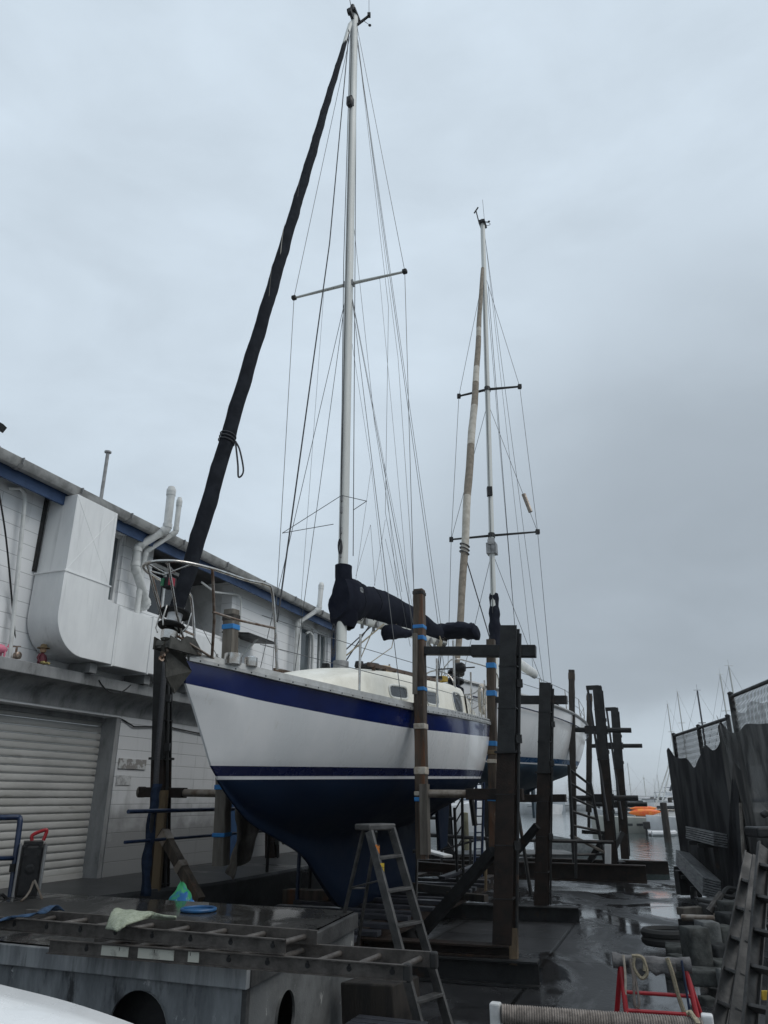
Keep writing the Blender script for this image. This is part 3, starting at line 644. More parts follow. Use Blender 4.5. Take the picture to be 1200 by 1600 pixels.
# toe rail (aluminium, with scupper slots as dark pins)
rl = rail_loop(T1)
s = MB()
for sg in (1, -1):
    rows = []
    for (ss, p, h) in rl:
        q = p + .008
        rows.append([BP(ss, sg*(q - .0), h - .10), BP(ss, sg*(q + .012), h - .095), BP(ss, sg*(q + .012), h - .06), BP(ss, sg*(q + .002), h - .055), BP(ss, sg*(q - .004), h), BP(ss, sg*(q - .02), h), BP(ss, sg*(q - .02), h - .09)])
    s.grid(rows, close=False)
rows = [[BP(10.2 + a, p * .63, T1['sheer'](10.2) - b) for p in (-1, -.5, 0, .5, 1)] for a, b in ((0, .1), (.015, .095), (.015, 0), (-.02, 0), (-.02, .09))]
s.grid(rows)
for k in range(60):
    ss = .1 + k * .168; p = stab(T1['Bd'], ss) + .02; h = T1['sheer'](ss)
    for sg in (1, -1): s.box(BP(ss, sg * p, h - .078), (.012, .012, .012), m=1); s.box(BP(ss + .08, sg * (p - .012), h - .028), (.03, .014, .012), Matrix.Rotation(math.atan2(dA.y, dA.x), 3, 'Z'), m=1)
tr = s.build('toe_rail', [M['rail'], M['black']], y1, smooth=True, sharp=35)
# deck
rows = []
for (ss, p, h) in rl:
    rows.append([BP(ss, q * (p - .01), h - .075 + .09 * (1 - q * q) * min(1, p)) for q in (-1, -.66, -.33, 0, .33, .66, 1)])
s = MB(); s.grid(rows); s.build('deck', M['cream'], y1, smooth=True)
# coachroof: low foredeck blister rising to the cabin trunk, then cockpit coaming
def crw(s): return stab([(1.75, .10), (2.1, .50), (3.0, .80), (4.5, .98), (6.5, 1.02), (7.75, .95)], s)
def crz(s): return stab([(1.75, .99), (2.1, 1.12), (2.7, 1.26), (3.4, 1.38), (4.2, 1.44), (5.2, 1.47), (6.6, 1.56), (7.75, 1.60)], s)
rows = []
for i in range(41):
    ss = 1.75 + 6.0 * i / 40; w_, z_ = crw(ss), crz(ss); dz = T1['sheer'](ss) - .09
    r_ = []
    for q in (1, .98, .955, .93, .90, .8, .6, .3, 0, -.3, -.6, -.8, -.90, -.93, -.955, -.98, -1):
        a = abs(q)
        if a >= .93: hh = lerp(dz, z_ - .03, {1: 0, .98: .45, .955: .85, .93: .97}[a]); ww = w_ * {1: 1.06, .98: 1.02, .955: .985, .93: .955}[a]
        else: hh = z_ + .09 * (1 - (a / .9) ** 2); ww = w_ * a / .9 * .92
        r_.append(BP(ss, math.copysign(ww, q) if q else 0, hh))
    rows.append(r_)
s = MB(); s.grid(rows)
e = rows[-1]; s.add(e, [tuple(range(len(e)))])
cr = s.build('coachroof', M['cream'], y1, smooth=True, sharp=50)
def cab_side(ss, t):
    dz = T1['sheer'](ss) - .09; z_ = crz(ss); w_ = crw(ss)
    return w_ * lerp(1.052, .966, t), lerp(dz, z_ - .03, lerp(.05, .95, t))
def portlight(s0, s1, t0, t1, sg=1, slant=0.0):
    pts = []; n = 20
    for k in range(n):
        a = 2*math.pi*k/n; cx, cy = abs(math.cos(a))**.45 * math.copysign(1, math.cos(a)), abs(math.sin(a))**.45 * math.copysign(1, math.sin(a))
        t = lerp(t0, t1, .5 + .5*cy); ss = lerp(s0, s1, .5 + .5*cx) + slant * (t - .5)
        p, h = cab_side(ss, t); pts.append(BP(ss, sg*(p + .012), h))
    c = sum(pts, V()) / n
    fr = MB(); fr.tube(pts + [pts[0]], .016, 6); f = fr.build('window', M['alu'], cr, smooth=True)
    g_ = MB(); g_.prism([p + (c-p)*.02 for p in pts], nA * (-.01*sg)); g_.build('pane', M['glass'], cr)
for sg in (1, -1):
    portlight(3.55, 4.15, .38, .74, sg); portlight(4.9, 5.6, .38, .78, sg); portlight(6.55, 7.35, .26, .88, sg, -.12)
s = MB()
for sg in (1, -1):
    s.beam(BP(3.2, sg*.72, 1.46), BP(6.4, sg*.83, 1.60), .035, .05); 
    for q in range(8): s.box(BP(3.4 + q*.4, sg*(.725 + q*.0135), 1.43 + q*.018), (.05, .05, .06))
s.build('handrail', mat('teak_rail', (.08, .045, .025), (.05, .03, .018), 8, .6), cr)
s = MB(); s.box(BP(4.9, 0, 1.60), (.55, .6, .05), Matrix.Rotation(R(-20), 3, 'Z'))
s.build('deck_hatch', M['glass_grey'], cr, bevel=.015)
def vent_cowl(c, col_):
    s = MB(); s.lathe(c, (0, 0, 1), [(0, .10), (.03, .10), (.05, .15), (.09, .16), (.13, .12), (.15, .03)], 16); s.build('mushroom_vent', col_, cr, smooth=True)
vent_cowl(BP(4.75, .38, 1.52), mat('vent_tan', (.45, .34, .22), (.36, .27, .17), 12, .5)); vent_cowl(BP(4.1, .42, 1.47), M['black'])
s = MB(); s.box(BP(4.45, .35, 1.56), (.16, .3, .14), Matrix.Rotation(R(-20), 3, 'Z')); s.lathe(BP(4.05, -.3, 1.5), (0, 0, 1), [(0, .07), (.05, .06), (.07, .075), (.14, .06)], 14); s.lathe(BP(4.05, .25, 1.5), (0, 0, 1), [(0, .07), (.05, .06), (.07, .075), (.14, .06)], 14)
s.build('halyard_winch', M['black'], cr, smooth=True, sharp=40)
# cockpit coaming and sprayhood frame
s = MB(); rows = []
for i in range(13):
    ss = 7.7 + 2.2 * i / 12; w_ = lerp(.98, .66, i / 12); dz = T1['sheer'](ss) - .1; t = lerp(1.46, 1.30, i / 12)
    rows.append([BP(ss, w_ + .06, dz), BP(ss, w_, t), BP(ss, w_ - .12, t + .01), BP(ss, w_ - .14, dz - .2), BP(ss, -w_ + .14, dz - .2), BP(ss, -w_ + .12, t + .01), BP(ss, -w_, t), BP(ss, -w_ - .06, dz)])
s.grid(rows); s.build('cockpit_coaming', M['cream'], y1, smooth=True, sharp=40)
s = MB(); s.box(BP(7.9, .6, 1.5), (.5, .5, .35), Matrix.Rotation(R(-20), 3, 'Z')); s.build('cockpit_locker', M['canvas'], y1, bevel=.04)
s = MB()
for sg in (1, -1): s.lathe(BP(8.6, sg*.82, 1.40), (0, 0, 1), [(0, .10), (.06, .08), (.08, .11), (.15, .085), (.17, .05)], 16)
s.build('sheet_winch', M['inox'], y1, smooth=True, sharp=40)
s = MB(); c = BP(9.1, 0, 1.75); nax = dA
ring = [c + nA*(.42*math.cos(a)) + V((0, 0, 1))*(.42*math.sin(a)) for a in [k*math.pi/12 for k in range(25)]]
s.tube(ring, .016, 8)
for k in range(6): s.tube([c, c + nA*(.42*math.cos(k*math.pi/3)) + V((0, 0, .42*math.sin(k*math.pi/3)))], .008, 6)
s.tube([c, BP(9.1, 0, 1.1)], .06, 10); s.build('steering_wheel', M['inox'], y1, smooth=True)
# rudder on its skeg
s = MB()
pr = [(8.9, -.28), (9.75, -.02), (9.80, -.5), (9.55, -1.30), (9.02, -1.34), (8.92, -.8)]
s.add([BP(a, .0 + q*.035, b) for q in (-1, 1) for a, b in pr], [tuple(range(6)), tuple(range(6, 12))] + [(i, (i+1) % 6, 6+(i+1) % 6, 6+i) for i in range(6)])
s.build('rudder', M['antifoul'], y1, bevel=.02)
# -------- mast and rig
MS = 3.94
def mastpt(z): return V((-.645, 11.1, z))
def mast_at_y(y): # point on mast axis seen at picture row y
    return P(544, y, 11.1).z
MT, MBOT = 17.72, 3.55
oval = [(.075*math.cos(k*math.pi/9), .105*math.sin(k*math.pi/9)) for k in range(18)]
s = MB(); s.section(mastpt(MBOT), mastpt(MT), oval, up=tuple(dA))
mast = s.build('mast', M['alu'], y1, smooth=True, sharp=60)
s = MB(); s.section(mastpt(3.42), mastpt(3.70), [(a*1.5, b*1.4) for a, b in oval], up=tuple(dA)); s.build('mast_collar', M['alu_dull'], mast, smooth=True, sharp=50)
SP = mastpt(10.6)
for sg, wd_ in ((1, 1.08), (-1, 1.117)):
    a, b = SP + nA*sg*.06, SP + nA*sg*wd_ + V((0, 0, -.02))
    s = MB(); s.beam(a, b, .075, .032, up=(0, 0, 1), w2=.05, h2=.026); sp = s.build('spreader', M['alu'], mast, bevel=.012)
    s = MB(); s.box(b + V((0, 0, .005)), (.09, .09, .075), Matrix.Rotation(R(-20), 3, 'Z')); s.build('spreader_boot', M['rubber'], sp, bevel=.02)
s = MB(); s.box(SP + nA*.07, (.05, .10, .10), Matrix.Rotation(R(-20), 3, 'Z')); s.box(SP - nA*.07, (.05, .10, .10), Matrix.Rotation(R(-20), 3, 'Z')); s.build('spreader_root', M['alu_dull'], mast)
s = MB(); s.box(mastpt(15.05) - dA*.13, (.12, .12, .18), Matrix.Rotation(R(-20), 3, 'Z')); s.lathe(mastpt(15.0) - dA*.15 - V((0, 0, .1)), (0, 0, 1), [(0, .05), (.05, .075), (.2, .07), (.26, .03)], 12)
s.build('steaming_light', M['black'], mast, smooth=True, sharp=40)
tp = mastpt(MT)
s = MB(); s.box(tp + V((0, 0, .03)), (.17, .34, .06), Matrix.Rotation(R(-20), 3, 'Z')); s.box(tp - dA*.2 - V((0, 0, .15)), (.06, .18, .12), Matrix.Rotation(R(-20), 3, 'Z')); s.lathe(tp - dA*.12 + V((0, 0, .0)), (0, 0, 1), [(0, .05), (.12, .06), (.2, .045), (.23, .02)], 12)
s.lathe(tp - dA*.2 - V((.03, 0, .10)), nA, [(-.04, .07), (.04, .07)], 12)
s.build('masthead_fitting', M['black'], mast, smooth=True, sharp=40)
s = MB(); s.beam(tp - V((0, 0, .28)) + nA*.06, tp + nA*.34 - V((0, 0, .12)), .035, .05); s.tube([tp + nA*.34 - V((0, 0, .1)), tp + nA*.33 + V((0, 0, 1.0))], .005, 5)
s.tube([tp + nA*.2 - V((0, 0, .2)), tp + nA*.36 - V((0, 0, .42))], .006, 5); s.lathe(tp + nA*.36 - V((0, 0, .46)), (0, 0, 1), [(0, .01), (.03, .035), (.06, .01)], 8); s.box(tp + nA*.34 - V((0, 0, .1)), (.07, .07, .09))
s.tube([tp - dA*.16, tp - dA*.24 - nA*.13 + V((0, 0, 1.0))], .008, 5)
s.build('wind_instrument', M['black'], mast, smooth=True, sharp=40)
def wires(nm, lst, r=.0055, m='wire', parent=y1, n=5):
    for q in lst:
        s = MB(); s.tube([V(k) for k in q], r, n); s.build(nm, M[m], parent, smooth=True)
chp, chs = BP(3.98, 1.17, .92), BP(3.98, -1.17, .92)
tipP, tipS = SP + nA*1.08, SP - nA*1.117
mh = mastpt(17.35)
wires('cap_shroud', [[mh + nA*.07, tipP, chp], [mh - nA*.07, tipS, chs]], .0055)
root = mastpt(10.25)
wires('lower_shroud', [[root + nA*.07, BP(3.35, 1.15, .92)], [root + nA*.07, BP(4.6, 1.17, .92)], [root - nA*.07, BP(3.35, -1.15, .92)], [root - nA*.07, BP(4.6, -1.17, .92)]], .0055)
wires('backstay', [[mh + dA*.1, BP(10.1, .05, 1.25)]], .006)
wires('halyard', [[mastpt(17.3) - dA*.13, mastpt(10.6) - dA*.14, mastpt(5.2) - dA*.13], [mastpt(17.3) - dA*.11 - nA*.04, mastpt(11) - dA*.15 - nA*.05, mastpt(5.6) - dA*.12], [mastpt(17.3) + dA*.13, mastpt(5.4) + dA*.17 + nA*.1]], .007, 'rope_dark')
wires('spinnaker_halyard', [[mastpt(17.2) - dA*.15 - nA*.05, P(515, 380, 9.6), BP(.9, .52, 1.62)]], .010, 'rope_dark')
wires('topping_lift', [[mastpt(17.3) + dA*.15, P(690, 985, 14.7)]], .005)
wires('flag_halyard', [[SP - nA*.5, P(465, 1015, 11.35)], [SP + nA*.6, BP(4.3, 1.1, .95)]], .003)
# cross lines lashed between the shrouds
a_, b_, c_ = P(441, 833, 11.5), P(573, 783, 10.75), mastpt(6.35) - dA*.12
wires('lashing_line', [[a_, c_ + V((0, 0, .0)), b_], [a_, P(521, 819, 10.95)], [b_, P(552, 797, 10.95)]], .006, 'rope_dark')
# furled headsail
ft, fb = mastpt(17.28) - dA*.2, BP(-.30, 0, 1.36)
n_ = 260; pts = []; rad = []
for i in range(n_ + 1):
    t = i / n_; z0 = .985 - .978 * t
    pts.append(fb.lerp(ft, 1 - z0) + V((.003*math.sin(t*23), .003*math.sin(t*15), 0)))
    rad.append(stab([(0, .038), (.05, .042), (.15, .055), (.35, .071), (.5, .079), (.7, .085), (.92, .086), (.97, .08), (1, .072)], 1 - t) * (1 + .035*noise.noise(V((t*30, 1, 0)))))
s = MB(); 
def rf(i, a):
    t = i / n_
    return 1 + .035*math.sin(a*1 + t*95) + .06*max(0, math.sin(a + t*95))**8 + .04*noise.noise(V((t*90, a*1.5, 4)))
s.tube(pts, rad, 26, rfun=rf)
hs = s.build('furled_headsail', M['canvas_uv'], y1, smooth=True, sharp=60)
s = MB()
for i0, turns, wdt in ((122, .16, .034), (104, .18, .010), (150, .16, .008)):
    rr = []
    for k in range(15):
        a = 2.6 + turns*2*math.pi*k/14; i = i0 - k*1.1
        ii = int(i); p = pts[ii].lerp(pts[ii+1], i-ii); ax = (pts[ii+1]-pts[ii]).normalized(); u = ax.cross(V((.3, .2, 1))).normalized(); u = (u - ax*u.dot(ax)).normalized(); w_ = ax.cross(u)
        e_ = rad[ii]*1.20
        rr.append([p + (u*math.cos(a)+w_*math.sin(a))*e_ - ax*wdt, p + (u*math.cos(a)+w_*math.sin(a))*e_ + ax*wdt])
    s.grid(rr)
s.build('sail_edge', M['sail_cream'], hs)
s = MB(); ii = 41; p = pts[ii]; ax = (pts[ii+1]-pts[ii]).normalized(); u = ax.orthogonal().normalized(); w_ = ax.cross(u)
for k in range(3): s.tube([p + ax*(.05*k) + (u*math.cos(a)+w_*math.sin(a))*.094 + ax*.02*math.sin(a) for a in [j*math.pi/8 for j in range(17)]], .009, 6)
q0 = p + V((.11, -.02, 0)); s.tube(bez([q0, q0 + V((.06, 0, -.12)), q0 + V((.12, 0, -.38)), q0 + V((.07, 0, -.46)), q0 + V((.05, 0, -.3)), q0], 6), .011, 6)
s.build('sail_tie', M['rope_dark'], hs, smooth=True)
s = MB(); s.tube([fb - V((0, 0, .1)), pts[-1]], .045, 10); s.tube([ft, ft.lerp(fb, .03)], .03, 8); s.build('furler_foil', M['alu'], hs, smooth=True)
axf = (ft - fb).normalized()
s = MB(); d0 = fb + axf*.02
s.lathe(d0, axf, [(.01, .02), (.012, .07), (.15, .075), (.165, .055), (.30, .052), (.33, .01)], 20); s.build('furling_drum', M['stripe'], hs, smooth=True, sharp=30)
for z_, r_ in ((.0, .135), (.145, .15)): s = MB(); s.lathe(d0 + axf*z_, axf, [(0, .05), (0, r_), (.012, r_ + .004), (.016, .05)], 24); s.build('drum_disc', M['black'], hs, smooth=True, sharp=30)
s = MB(); s.lathe(d0 - axf*.16, axf, [(0, .03), (.02, .07), (.1, .085), (.14, .06), (.16, .03)], 14); s.lathe(d0, axf, [(.17, .06), (.30, .062)], 14)
for k in range(4):
    a = k*math.pi/2 + .5; u = axf.orthogonal().normalized(); w_ = axf.cross(u); e_ = u*math.cos(a)+w_*math.sin(a)
    s.tube([d0 - axf*.05 + e_*.14, d0 + e_*.175, d0 + axf*.15 + e_*.175], .008, 6)
s.build('drum_cage', M['inox'], hs, smooth=True)
s = MB(); s.tube([fb - axf*.12, BP(-.06, 0, 1.20)], .022, 8); s.tube([fb - axf*.1, BP(.10, .1, 1.16)], .012, 6); s.tube([fb - axf*.05 + nA*.04, BP(.30, .18, 1.12)], .012, 6); s.tube([fb - axf*.1 - nA*.04, BP(.25, -.18, 1.12)], .012, 6)
for k in range(7): s.lathe(fb - axf*(.14 + .03*k) + V((.02*math.sin(k*3), 0, 0)), V((math.sin(k*2.3), math.cos(k*1.7), .4)), [(0, .028), (.02, .03)], 8)
s.build('tack_chain', M['inox_rusty'], hs, smooth=True)
# boom, sail cover
st = [  # picture rows of the cover's top and bottom edge, distance, half width
    (521, 885, 521+22, 884, 11.02, 0), ]
Yf = lambda t: lerp(11.0, 14.6, t)
cov = []
for xt, yt, xb, yb, Y, hw in ((536, 905, 524, 966, 10.95, .17), (550, 903, 538, 976, 11.15, .21), (560, 909, 549, 975, 11.4, .21), (570, 915, 564, 965, 11.7, .20), (586, 919, 580, 972, 12.1, .19), (603, 924, 598, 979, 12.5, .185), (627, 938, 622, 986, 13.1, .17), (648, 950, 644, 992, 13.6, .15), (669, 965, 666, 998, 14.1, .13), (688, 979, 687, 1000, 14.55, .085)):
    cov.append((P(xt, yt, Y), P(xb, yb, Y), hw))
rows = []
for k in range(len(cov)*5 - 4):
    i = min(k // 5, len(cov) - 2); t = (k - i*5) / 5
    a = cov[i][0].lerp(cov[i+1][0], t); b = cov[i][1].lerp(cov[i+1][1], t); hw = lerp(cov[i][2], cov[i+1][2], t)
    c = (a + b) / 2; hh = (a - b).length / 2; r_ = []
    for j in range(24):
        q = 2*math.pi*j/24
        wv = 1 + .07*noise.noise(V((k*.30, j*.5, 1))) + .05*noise.noise(V((k*.9, j*.35 + k*.3, 6)))
        bulge = (1.0 if math.sin(q) < .1 else 1 - .35*math.sin(q))
        r_.append(c + nA*(hw*math.cos(q)*bulge*wv) + (a - b).normalized()*(hh*math.sin(q)*wv))
    rows.append(r_)
s = MB(); s.grid(rows, close=True); s.add(rows[0], [tuple(range(24))]); s.add(rows[-1], [tuple(range(24))]); cov_rows = rows
boomA, boomB = P(535, 956, 11.2), P(691, 1003, 14.75)
cv = s.build('sail_cover', M['canvas'], y1, smooth=True, sharp=70)
for k in (9, 19, 29, 38):
    s = MB(); rr = cov_rows[k]; cc = sum(rr, V())/24; s.tube([cc + (p - cc)*1.012 for p in rr + [rr[0]]], .008, 5); s.build('cover_seam', M['canvas_uv'], cv, smooth=True)
for k in range(4, 44, 5):
    s = MB(); rr = cov_rows[k]; cc = sum(rr, V())/24; s.tube([rr[16], rr[17] - V((0, 0, .03)), rr[18] - V((0, 0, .05)), rr[19] - V((0, 0, .03)), rr[20]], .006, 5); s.build('cover_lacing', M['rope_dark'], cv, smooth=True)
s = MB(); z0, z1 = P(538, 905, 11.1).z, P(538, 884, 11.1).z
rows = []
for t in range(9):
    z = lerp(z0 - .45, z1, t / 8); k = lerp(1.75, 1.62, min(1, t / 5)); off = lerp(.06, .03, t/8)
    rows.append([mastpt(z) + dA*off + nA*(a*k*1.05*(1+.04*math.sin(5*t+j))) + dA*(b*k*(1+.03*math.sin(3*t+2*j))) for j, (a, b) in enumerate(oval)])
s.grid(rows, close=True); s.build('cover_collar', M['canvas'], cv, smooth=True)
rows = []
for t in range(11):                                                   # front apron over the gooseneck
    z = lerp(P(530, 976, 10.95).z, z0, t / 10); w_ = stab([(0, .16), (.15, .21), (.6, .21), (1, .15)], t / 10)
    rows.append([mastpt(z) + dA*(.08 + w_*1.05*math.sin(a)*(1 if math.sin(a) > 0 else .9)) + nA*(w_*math.cos(a)*(1 + .05*math.sin(a*5 + t))) for a in [j*math.pi/12 for j in range(24)]])
s = MB(); s.grid(rows, close=True); s.build('cover_apron', M['canvas'], cv, smooth=True)
lc = P(564, 925, 11.3) ; s = MB()
lc = lc + nA*.05
s.lathe(P(564.5, 925, 11.20), nA, [(-.06, .075), (.012, .075), (.016, .05)], 20); s.build('cover_badge', mat('badge_grey', (.20, .21, .22), (.05, .055, .06), 26, .8, lo=.45, hi=.55), cv, smooth=True, sharp=30)
s = MB(); s.section(boomA - V((0, 0, .02)), boomB, [(.055*math.cos(k*math.pi/7), .095*math.sin(k*math.pi/7)) for k in range(14)])
bm_ = s.build('boom', M['alu'], y1, smooth=True, sharp=60)
s = MB(); s.lathe(boomB, (boomB-boomA), [(-.18, .10), (.03, .105), (.06, .08)], 14); s.build('boom_end', M['inox'], bm_, smooth=True, sharp=40)
s = MB()
for t in (.16, .26, .36, .48, .82, .9):
    c = boomA.lerp(boomB, t) - V((0, 0, .06)); s.lathe(c + nA*.05, nA, [(-.02, .055), (.03, .055)], 10); s.box(c - V((0, 0, .07)), (.05, .06, .08))
s.build('boom_block', M['alu_dull'], bm_, smooth=True, sharp=40)
s = MB()
for k in range(3):
    c = boomA.lerp(boomB, .9) - V((0, 0, .02)); s.tube([c + nA*(.12*math.cos(a)) + V((0, 0, .14*math.sin(a) - .03*k)) + (boomB-boomA).normalized()*(.03*k + .02*math.sin(a*2)) for a in [j*math.pi/8 for j in range(17)]], .014, 6)
s.build('reef_line', M['rope'], bm_, smooth=True)
# lazy jacks & mainsheet & vang
lj1, lj2 = mastpt(10.3) + nA*.07, mastpt(10.3) - nA*.07
kn1, kn2 = P(580, 730, 12.2), P(600, 722, 12.4)
wires('lazy_jack', [[lj1, kn2, P(622, 935, 13.0)], [kn2, P(645, 950, 13.6)], [lj2, kn1, P(556, 905, 11.3)], [kn1, P(602, 926, 12.5)], [P(579, 820, 12.2), P(556, 900, 11.4)], [P(579, 820, 12.2), P(586, 915, 12.1)], [P(602, 812, 12.5), P(585, 915, 12.1)], [P(602, 842, 12.5), P(622, 930, 13.0)]], .0032)
wires('running_line', [[mastpt(17.1) + dA*.1 + nA*.05, P(622, 560, 12.6), P(647, 925, 10.4)], [mastpt(17.1) + nA*.07, P(607, 480, 11.6), P(602, 800, 12.2), P(641, 1010, 13.0)], [mastpt(12.3) + dA*.12, P(585, 660, 12.2), P(628, 925, 13.2)]], .004)
wires('mainsheet', [[P(688, 1000, 14.6), BP(8.7, .1, 1.5)], [P(692, 1002, 14.6), BP(8.9, .0, 1.3)], [boomA.lerp(boomB, .25), mastpt(3.75) + dA*.2], [boomA.lerp(boomB, .28), mastpt(3.9) + dA*.16]], .011, 'rope_dark')
s = MB(); s.tube([mastpt(3.8) + dA*.15, P(600, 975, 12.0)], .012, 6); s.tube([BP(4.7, -.1, 1.55), P(592, 962, 12.3)], .009, 6); s.tube([BP(4.4, .1, 1.55), P(612, 1012, 12.3), P(622, 960, 12.9)], .007, 6); s.build('vang_tackle', M['rope'], y1, smooth=True)
s = MB()
for k in range(3): s.tube([mastpt(5.45 + .02*k) + dA*(-.12) + nA*(.03*math.sin(a)) + V((0, 0, .11*math.cos(a))) - dA*.01*k for a in [j*math.pi/6 for j in range(13)]], .010, 5)
s.build('halyard_coil', M['rope_dark'], y1, smooth=True); s = MB()
for k in range(3): s.tube([mastpt(4.05 - .05*k) - dA*(.14) - nA*.07 + nA*(.03*math.sin(a)) + V((0, 0, .2*math.cos(a))) for a in [j*math.pi/6 for j in range(13)]], .009, 5)
s.build('halyard_coil', M['rope_dark'], y1, smooth=True)
for z in (5.35, 5.75, 6.1, 6.3): s = MB(); s.box(mastpt(z) - dA*.11, (.04, .04, .10)); s.build('mast_cleat', M['alu_dull'], mast)
s = MB(); s.lathe(mastpt(4.55) - nA*.1 - dA*.02, -nA, [(0, .07), (.05, .05), (.1, .06)], 12); s.build('mast_cleat', M['alu_dull'], mast)
# bundled dark cloth under the boom, covered gallows aft
rows = []; pth = [(600, 1000, 12.2), (607, 988, 12.3), (622, 988, 12.6), (638, 990, 12.9), (650, 985, 13.2)]
s = MB(); s.tube(bez([P(*q) for q in pth], 5), [.02, .05, .08, .10, .12, .13, .13, .13, .13, .12, .11, .10, .09, .08, .08, .07, .06, .05, .05, .04, .03], 12, rfun=lambda i, a: 1 + .15*noise.noise(V((i*.6, a*2, 0))))
s.build('bundled_cloth', M['canvas'], y1, smooth=True)
pth = [(684, 988, 14.9), (700, 987, 15.0), (716, 985, 15.05), (732, 986, 15.05), (741, 987, 15.05), (748, 989, 15.05)]
tp_ = [P(*q) for q in pth]
rows = []
for i, p in enumerate(bez(tp_, 5)):
    k = i/25; th = 1 if k < .9 else 1 - (k - .9)*5
    rows.append([p + dA*(.35*th*math.cos(a)) + V((0, 0, .155*th*math.sin(a)*(1 + .35*noise.noise(V((i*.4, a*2, 2)))))) for a in [j*math.pi/9 for j in range(18)]])
s = MB(); s.grid(rows, close=True); s.add(rows[0], [tuple(range(18))]); s.add(rows[-1], [tuple(range(18))]); s.build('folded_bimini', M['canvas'], y1, smooth=True)
# stanchions, pulpit, lifelines
def stn(ss, p, h0, h1, r=.016): s = MB(); s.tube([BP(ss, p, h0), BP(ss, p*1.01, h1)], r, 8); s.lathe(BP(ss, p, h0), (0, 0, 1), [(0, .035), (.05, .03), (.06, .02)], 10); s.build('stanchion', M['inox'], y1, smooth=True, sharp=40)
SS = [2.15, 4.1, 5.9, 7.5]
for sg in (1, -1):
    for ss in SS: 
        p = stab(T1['Bd'], ss) - .05; h = T1['sheer'](ss) - .08; stn(ss, sg*p, h, h + (.78 if sg > 0 else .66))
stn(7.1, .92, 1.25, 2.42, .022); stn(8.7, -.9, 1.2, 2.3, .02)
for sg in (1, -1):
    up_, lo_ = [], []
    for ss in [.75] + SS + [9.6]:
        p = stab(T1['Bd'], ss) - .05; h = T1['sheer'](ss) - .08; up_.append(BP(ss, sg*p, h + (.62 if .8 < ss < 9 else .66))); lo_.append(BP(ss, sg*p, h + .34))
    wires('lifeline', [up_, lo_], .0045)
def rail(pts, r=.0155, nm='pulpit_rail', m='inox', parent=y1):
    s = MB(); s.tube(pts, r, 10); return s.build(nm, M[m], parent, smooth=True)
top = bez([BP(.95, .52, 1.10), BP(.86, .52, 1.55), BP(.74, .52, 1.93), BP(.62, .505, 1.985), BP(.3, .44, 1.965), BP(-.2, .36, 1.96), BP(-.55, .22, 1.955), BP(-.68, .0, 1.945), BP(-.55, -.22, 1.955), BP(-.2, -.36, 1.96), BP(.3, -.44, 1.965), BP(.62, -.505, 1.985), BP(.74, -.52, 1.93), BP(.86, -.52, 1.55), BP(.95, -.52, 1.10)], 8)
rail(top, .0165)
for sg in (1, -1):
    rail([BP(-.22, .36*sg, 1.95), BP(-.02, .30*sg, 1.5), BP(.12, .22*sg, 1.13)], .0155, m='inox_rusty')
    rail([BP(-.07, .31*sg, 1.55), BP(.3, .40*sg, 1.53), BP(.84, .52*sg, 1.54)], .013, m='inox_rusty')
    rail([BP(-.62, .12*sg, 1.945), BP(-.36, .09*sg, 1.5), BP(-.12, .06*sg, 1.22)], .0125)
    rail([BP(-.66, .1*sg, 1.95), BP(-.4, .05*sg, 1.90)], .008)
rail([BP(-.45, -.26, 1.95), BP(-.50, 0, 1.86), BP(-.45, .26, 1.95)], .008)
s = MB(); nl = BP(-.40, 0, 1.80); s.box(nl, (.10, .10, .11), Matrix.Rotation(R(-20), 3, 'Z')); nlo = s.build('navigation_light', M['black'], y1, bevel=.01)
s = MB(); s.box(nl + nA*.045 - dA*.03, (.035, .06, .075), Matrix.Rotation(R(-20), 3, 'Z')); s.build('red_lens', mat('red_lens', (.30, .006, .025), None, rough=.2), nlo)
s = MB(); s.box(nl - nA*.045 - dA*.03, (.035, .06, .075), Matrix.Rotation(R(-20), 3, 'Z')); s.build('green_lens', mat('green_lens', (.006, .16, .07), None, rough=.2), nlo)
# bow roller and plough anchor
s = MB(); s.box(BP(-.12, 0, 1.175), (.16, .55, .03), Matrix.Rotation(R(-20), 3, 'Z'))
for sg in (1, -1): s.prism([BP(-.42, .085*sg, 1.15), BP(.12, .085*sg, 1.15), BP(.12, .085*sg, 1.20), BP(-.02, .085*sg, 1.31), BP(-.16, .085*sg, 1.31), BP(-.26, .085*sg, 1.24), BP(-.42, .085*sg, 1.27)], nA*.012*sg)
s.lathe(BP(-.36, -.08, 1.2), nA, [(0, .05), (.08, .03), (.16, .05)], 12); s.build('bow_roller', M['anchor'], y1)
s = MB()
A0 = BP(-.36, 0, 1.16)
tipA = BP(-.14, 0, .76)
for sg in (1, -1):
    s.add([A0 + nA*.0, A0 + nA*.13*sg + dA*.10 - V((0, 0, .03)), BP(-.05, .11*sg, .98), tipA, BP(-.30, .0, .90)], [(0, 1, 2, 4), (4, 2, 3)])
an = s.build('anchor', M['anchor'], y1, solid=.014)
s = MB(); s.beam(BP(-.40, 0, 1.20), tipA + V((0, 0, .02)), .03, .045); s.beam(BP(-.40, 0, 1.20), BP(.25, 0, 1.20), .025, .05); s.build('anchor_shank', M['anchor'], an)
s = MB(); s.lathe(BP(.42, .28, 1.10), (0, 0, 1), [(0, .09), (.11, .09), (.115, .0)], 16); s.lathe(BP(.62, .38, 1.10), (0, 0, 1), [(0, .07), (.09, .07), (.11, .03)], 16); s.build('bow_cleat', M['inox'], y1, smooth=True, sharp=40)
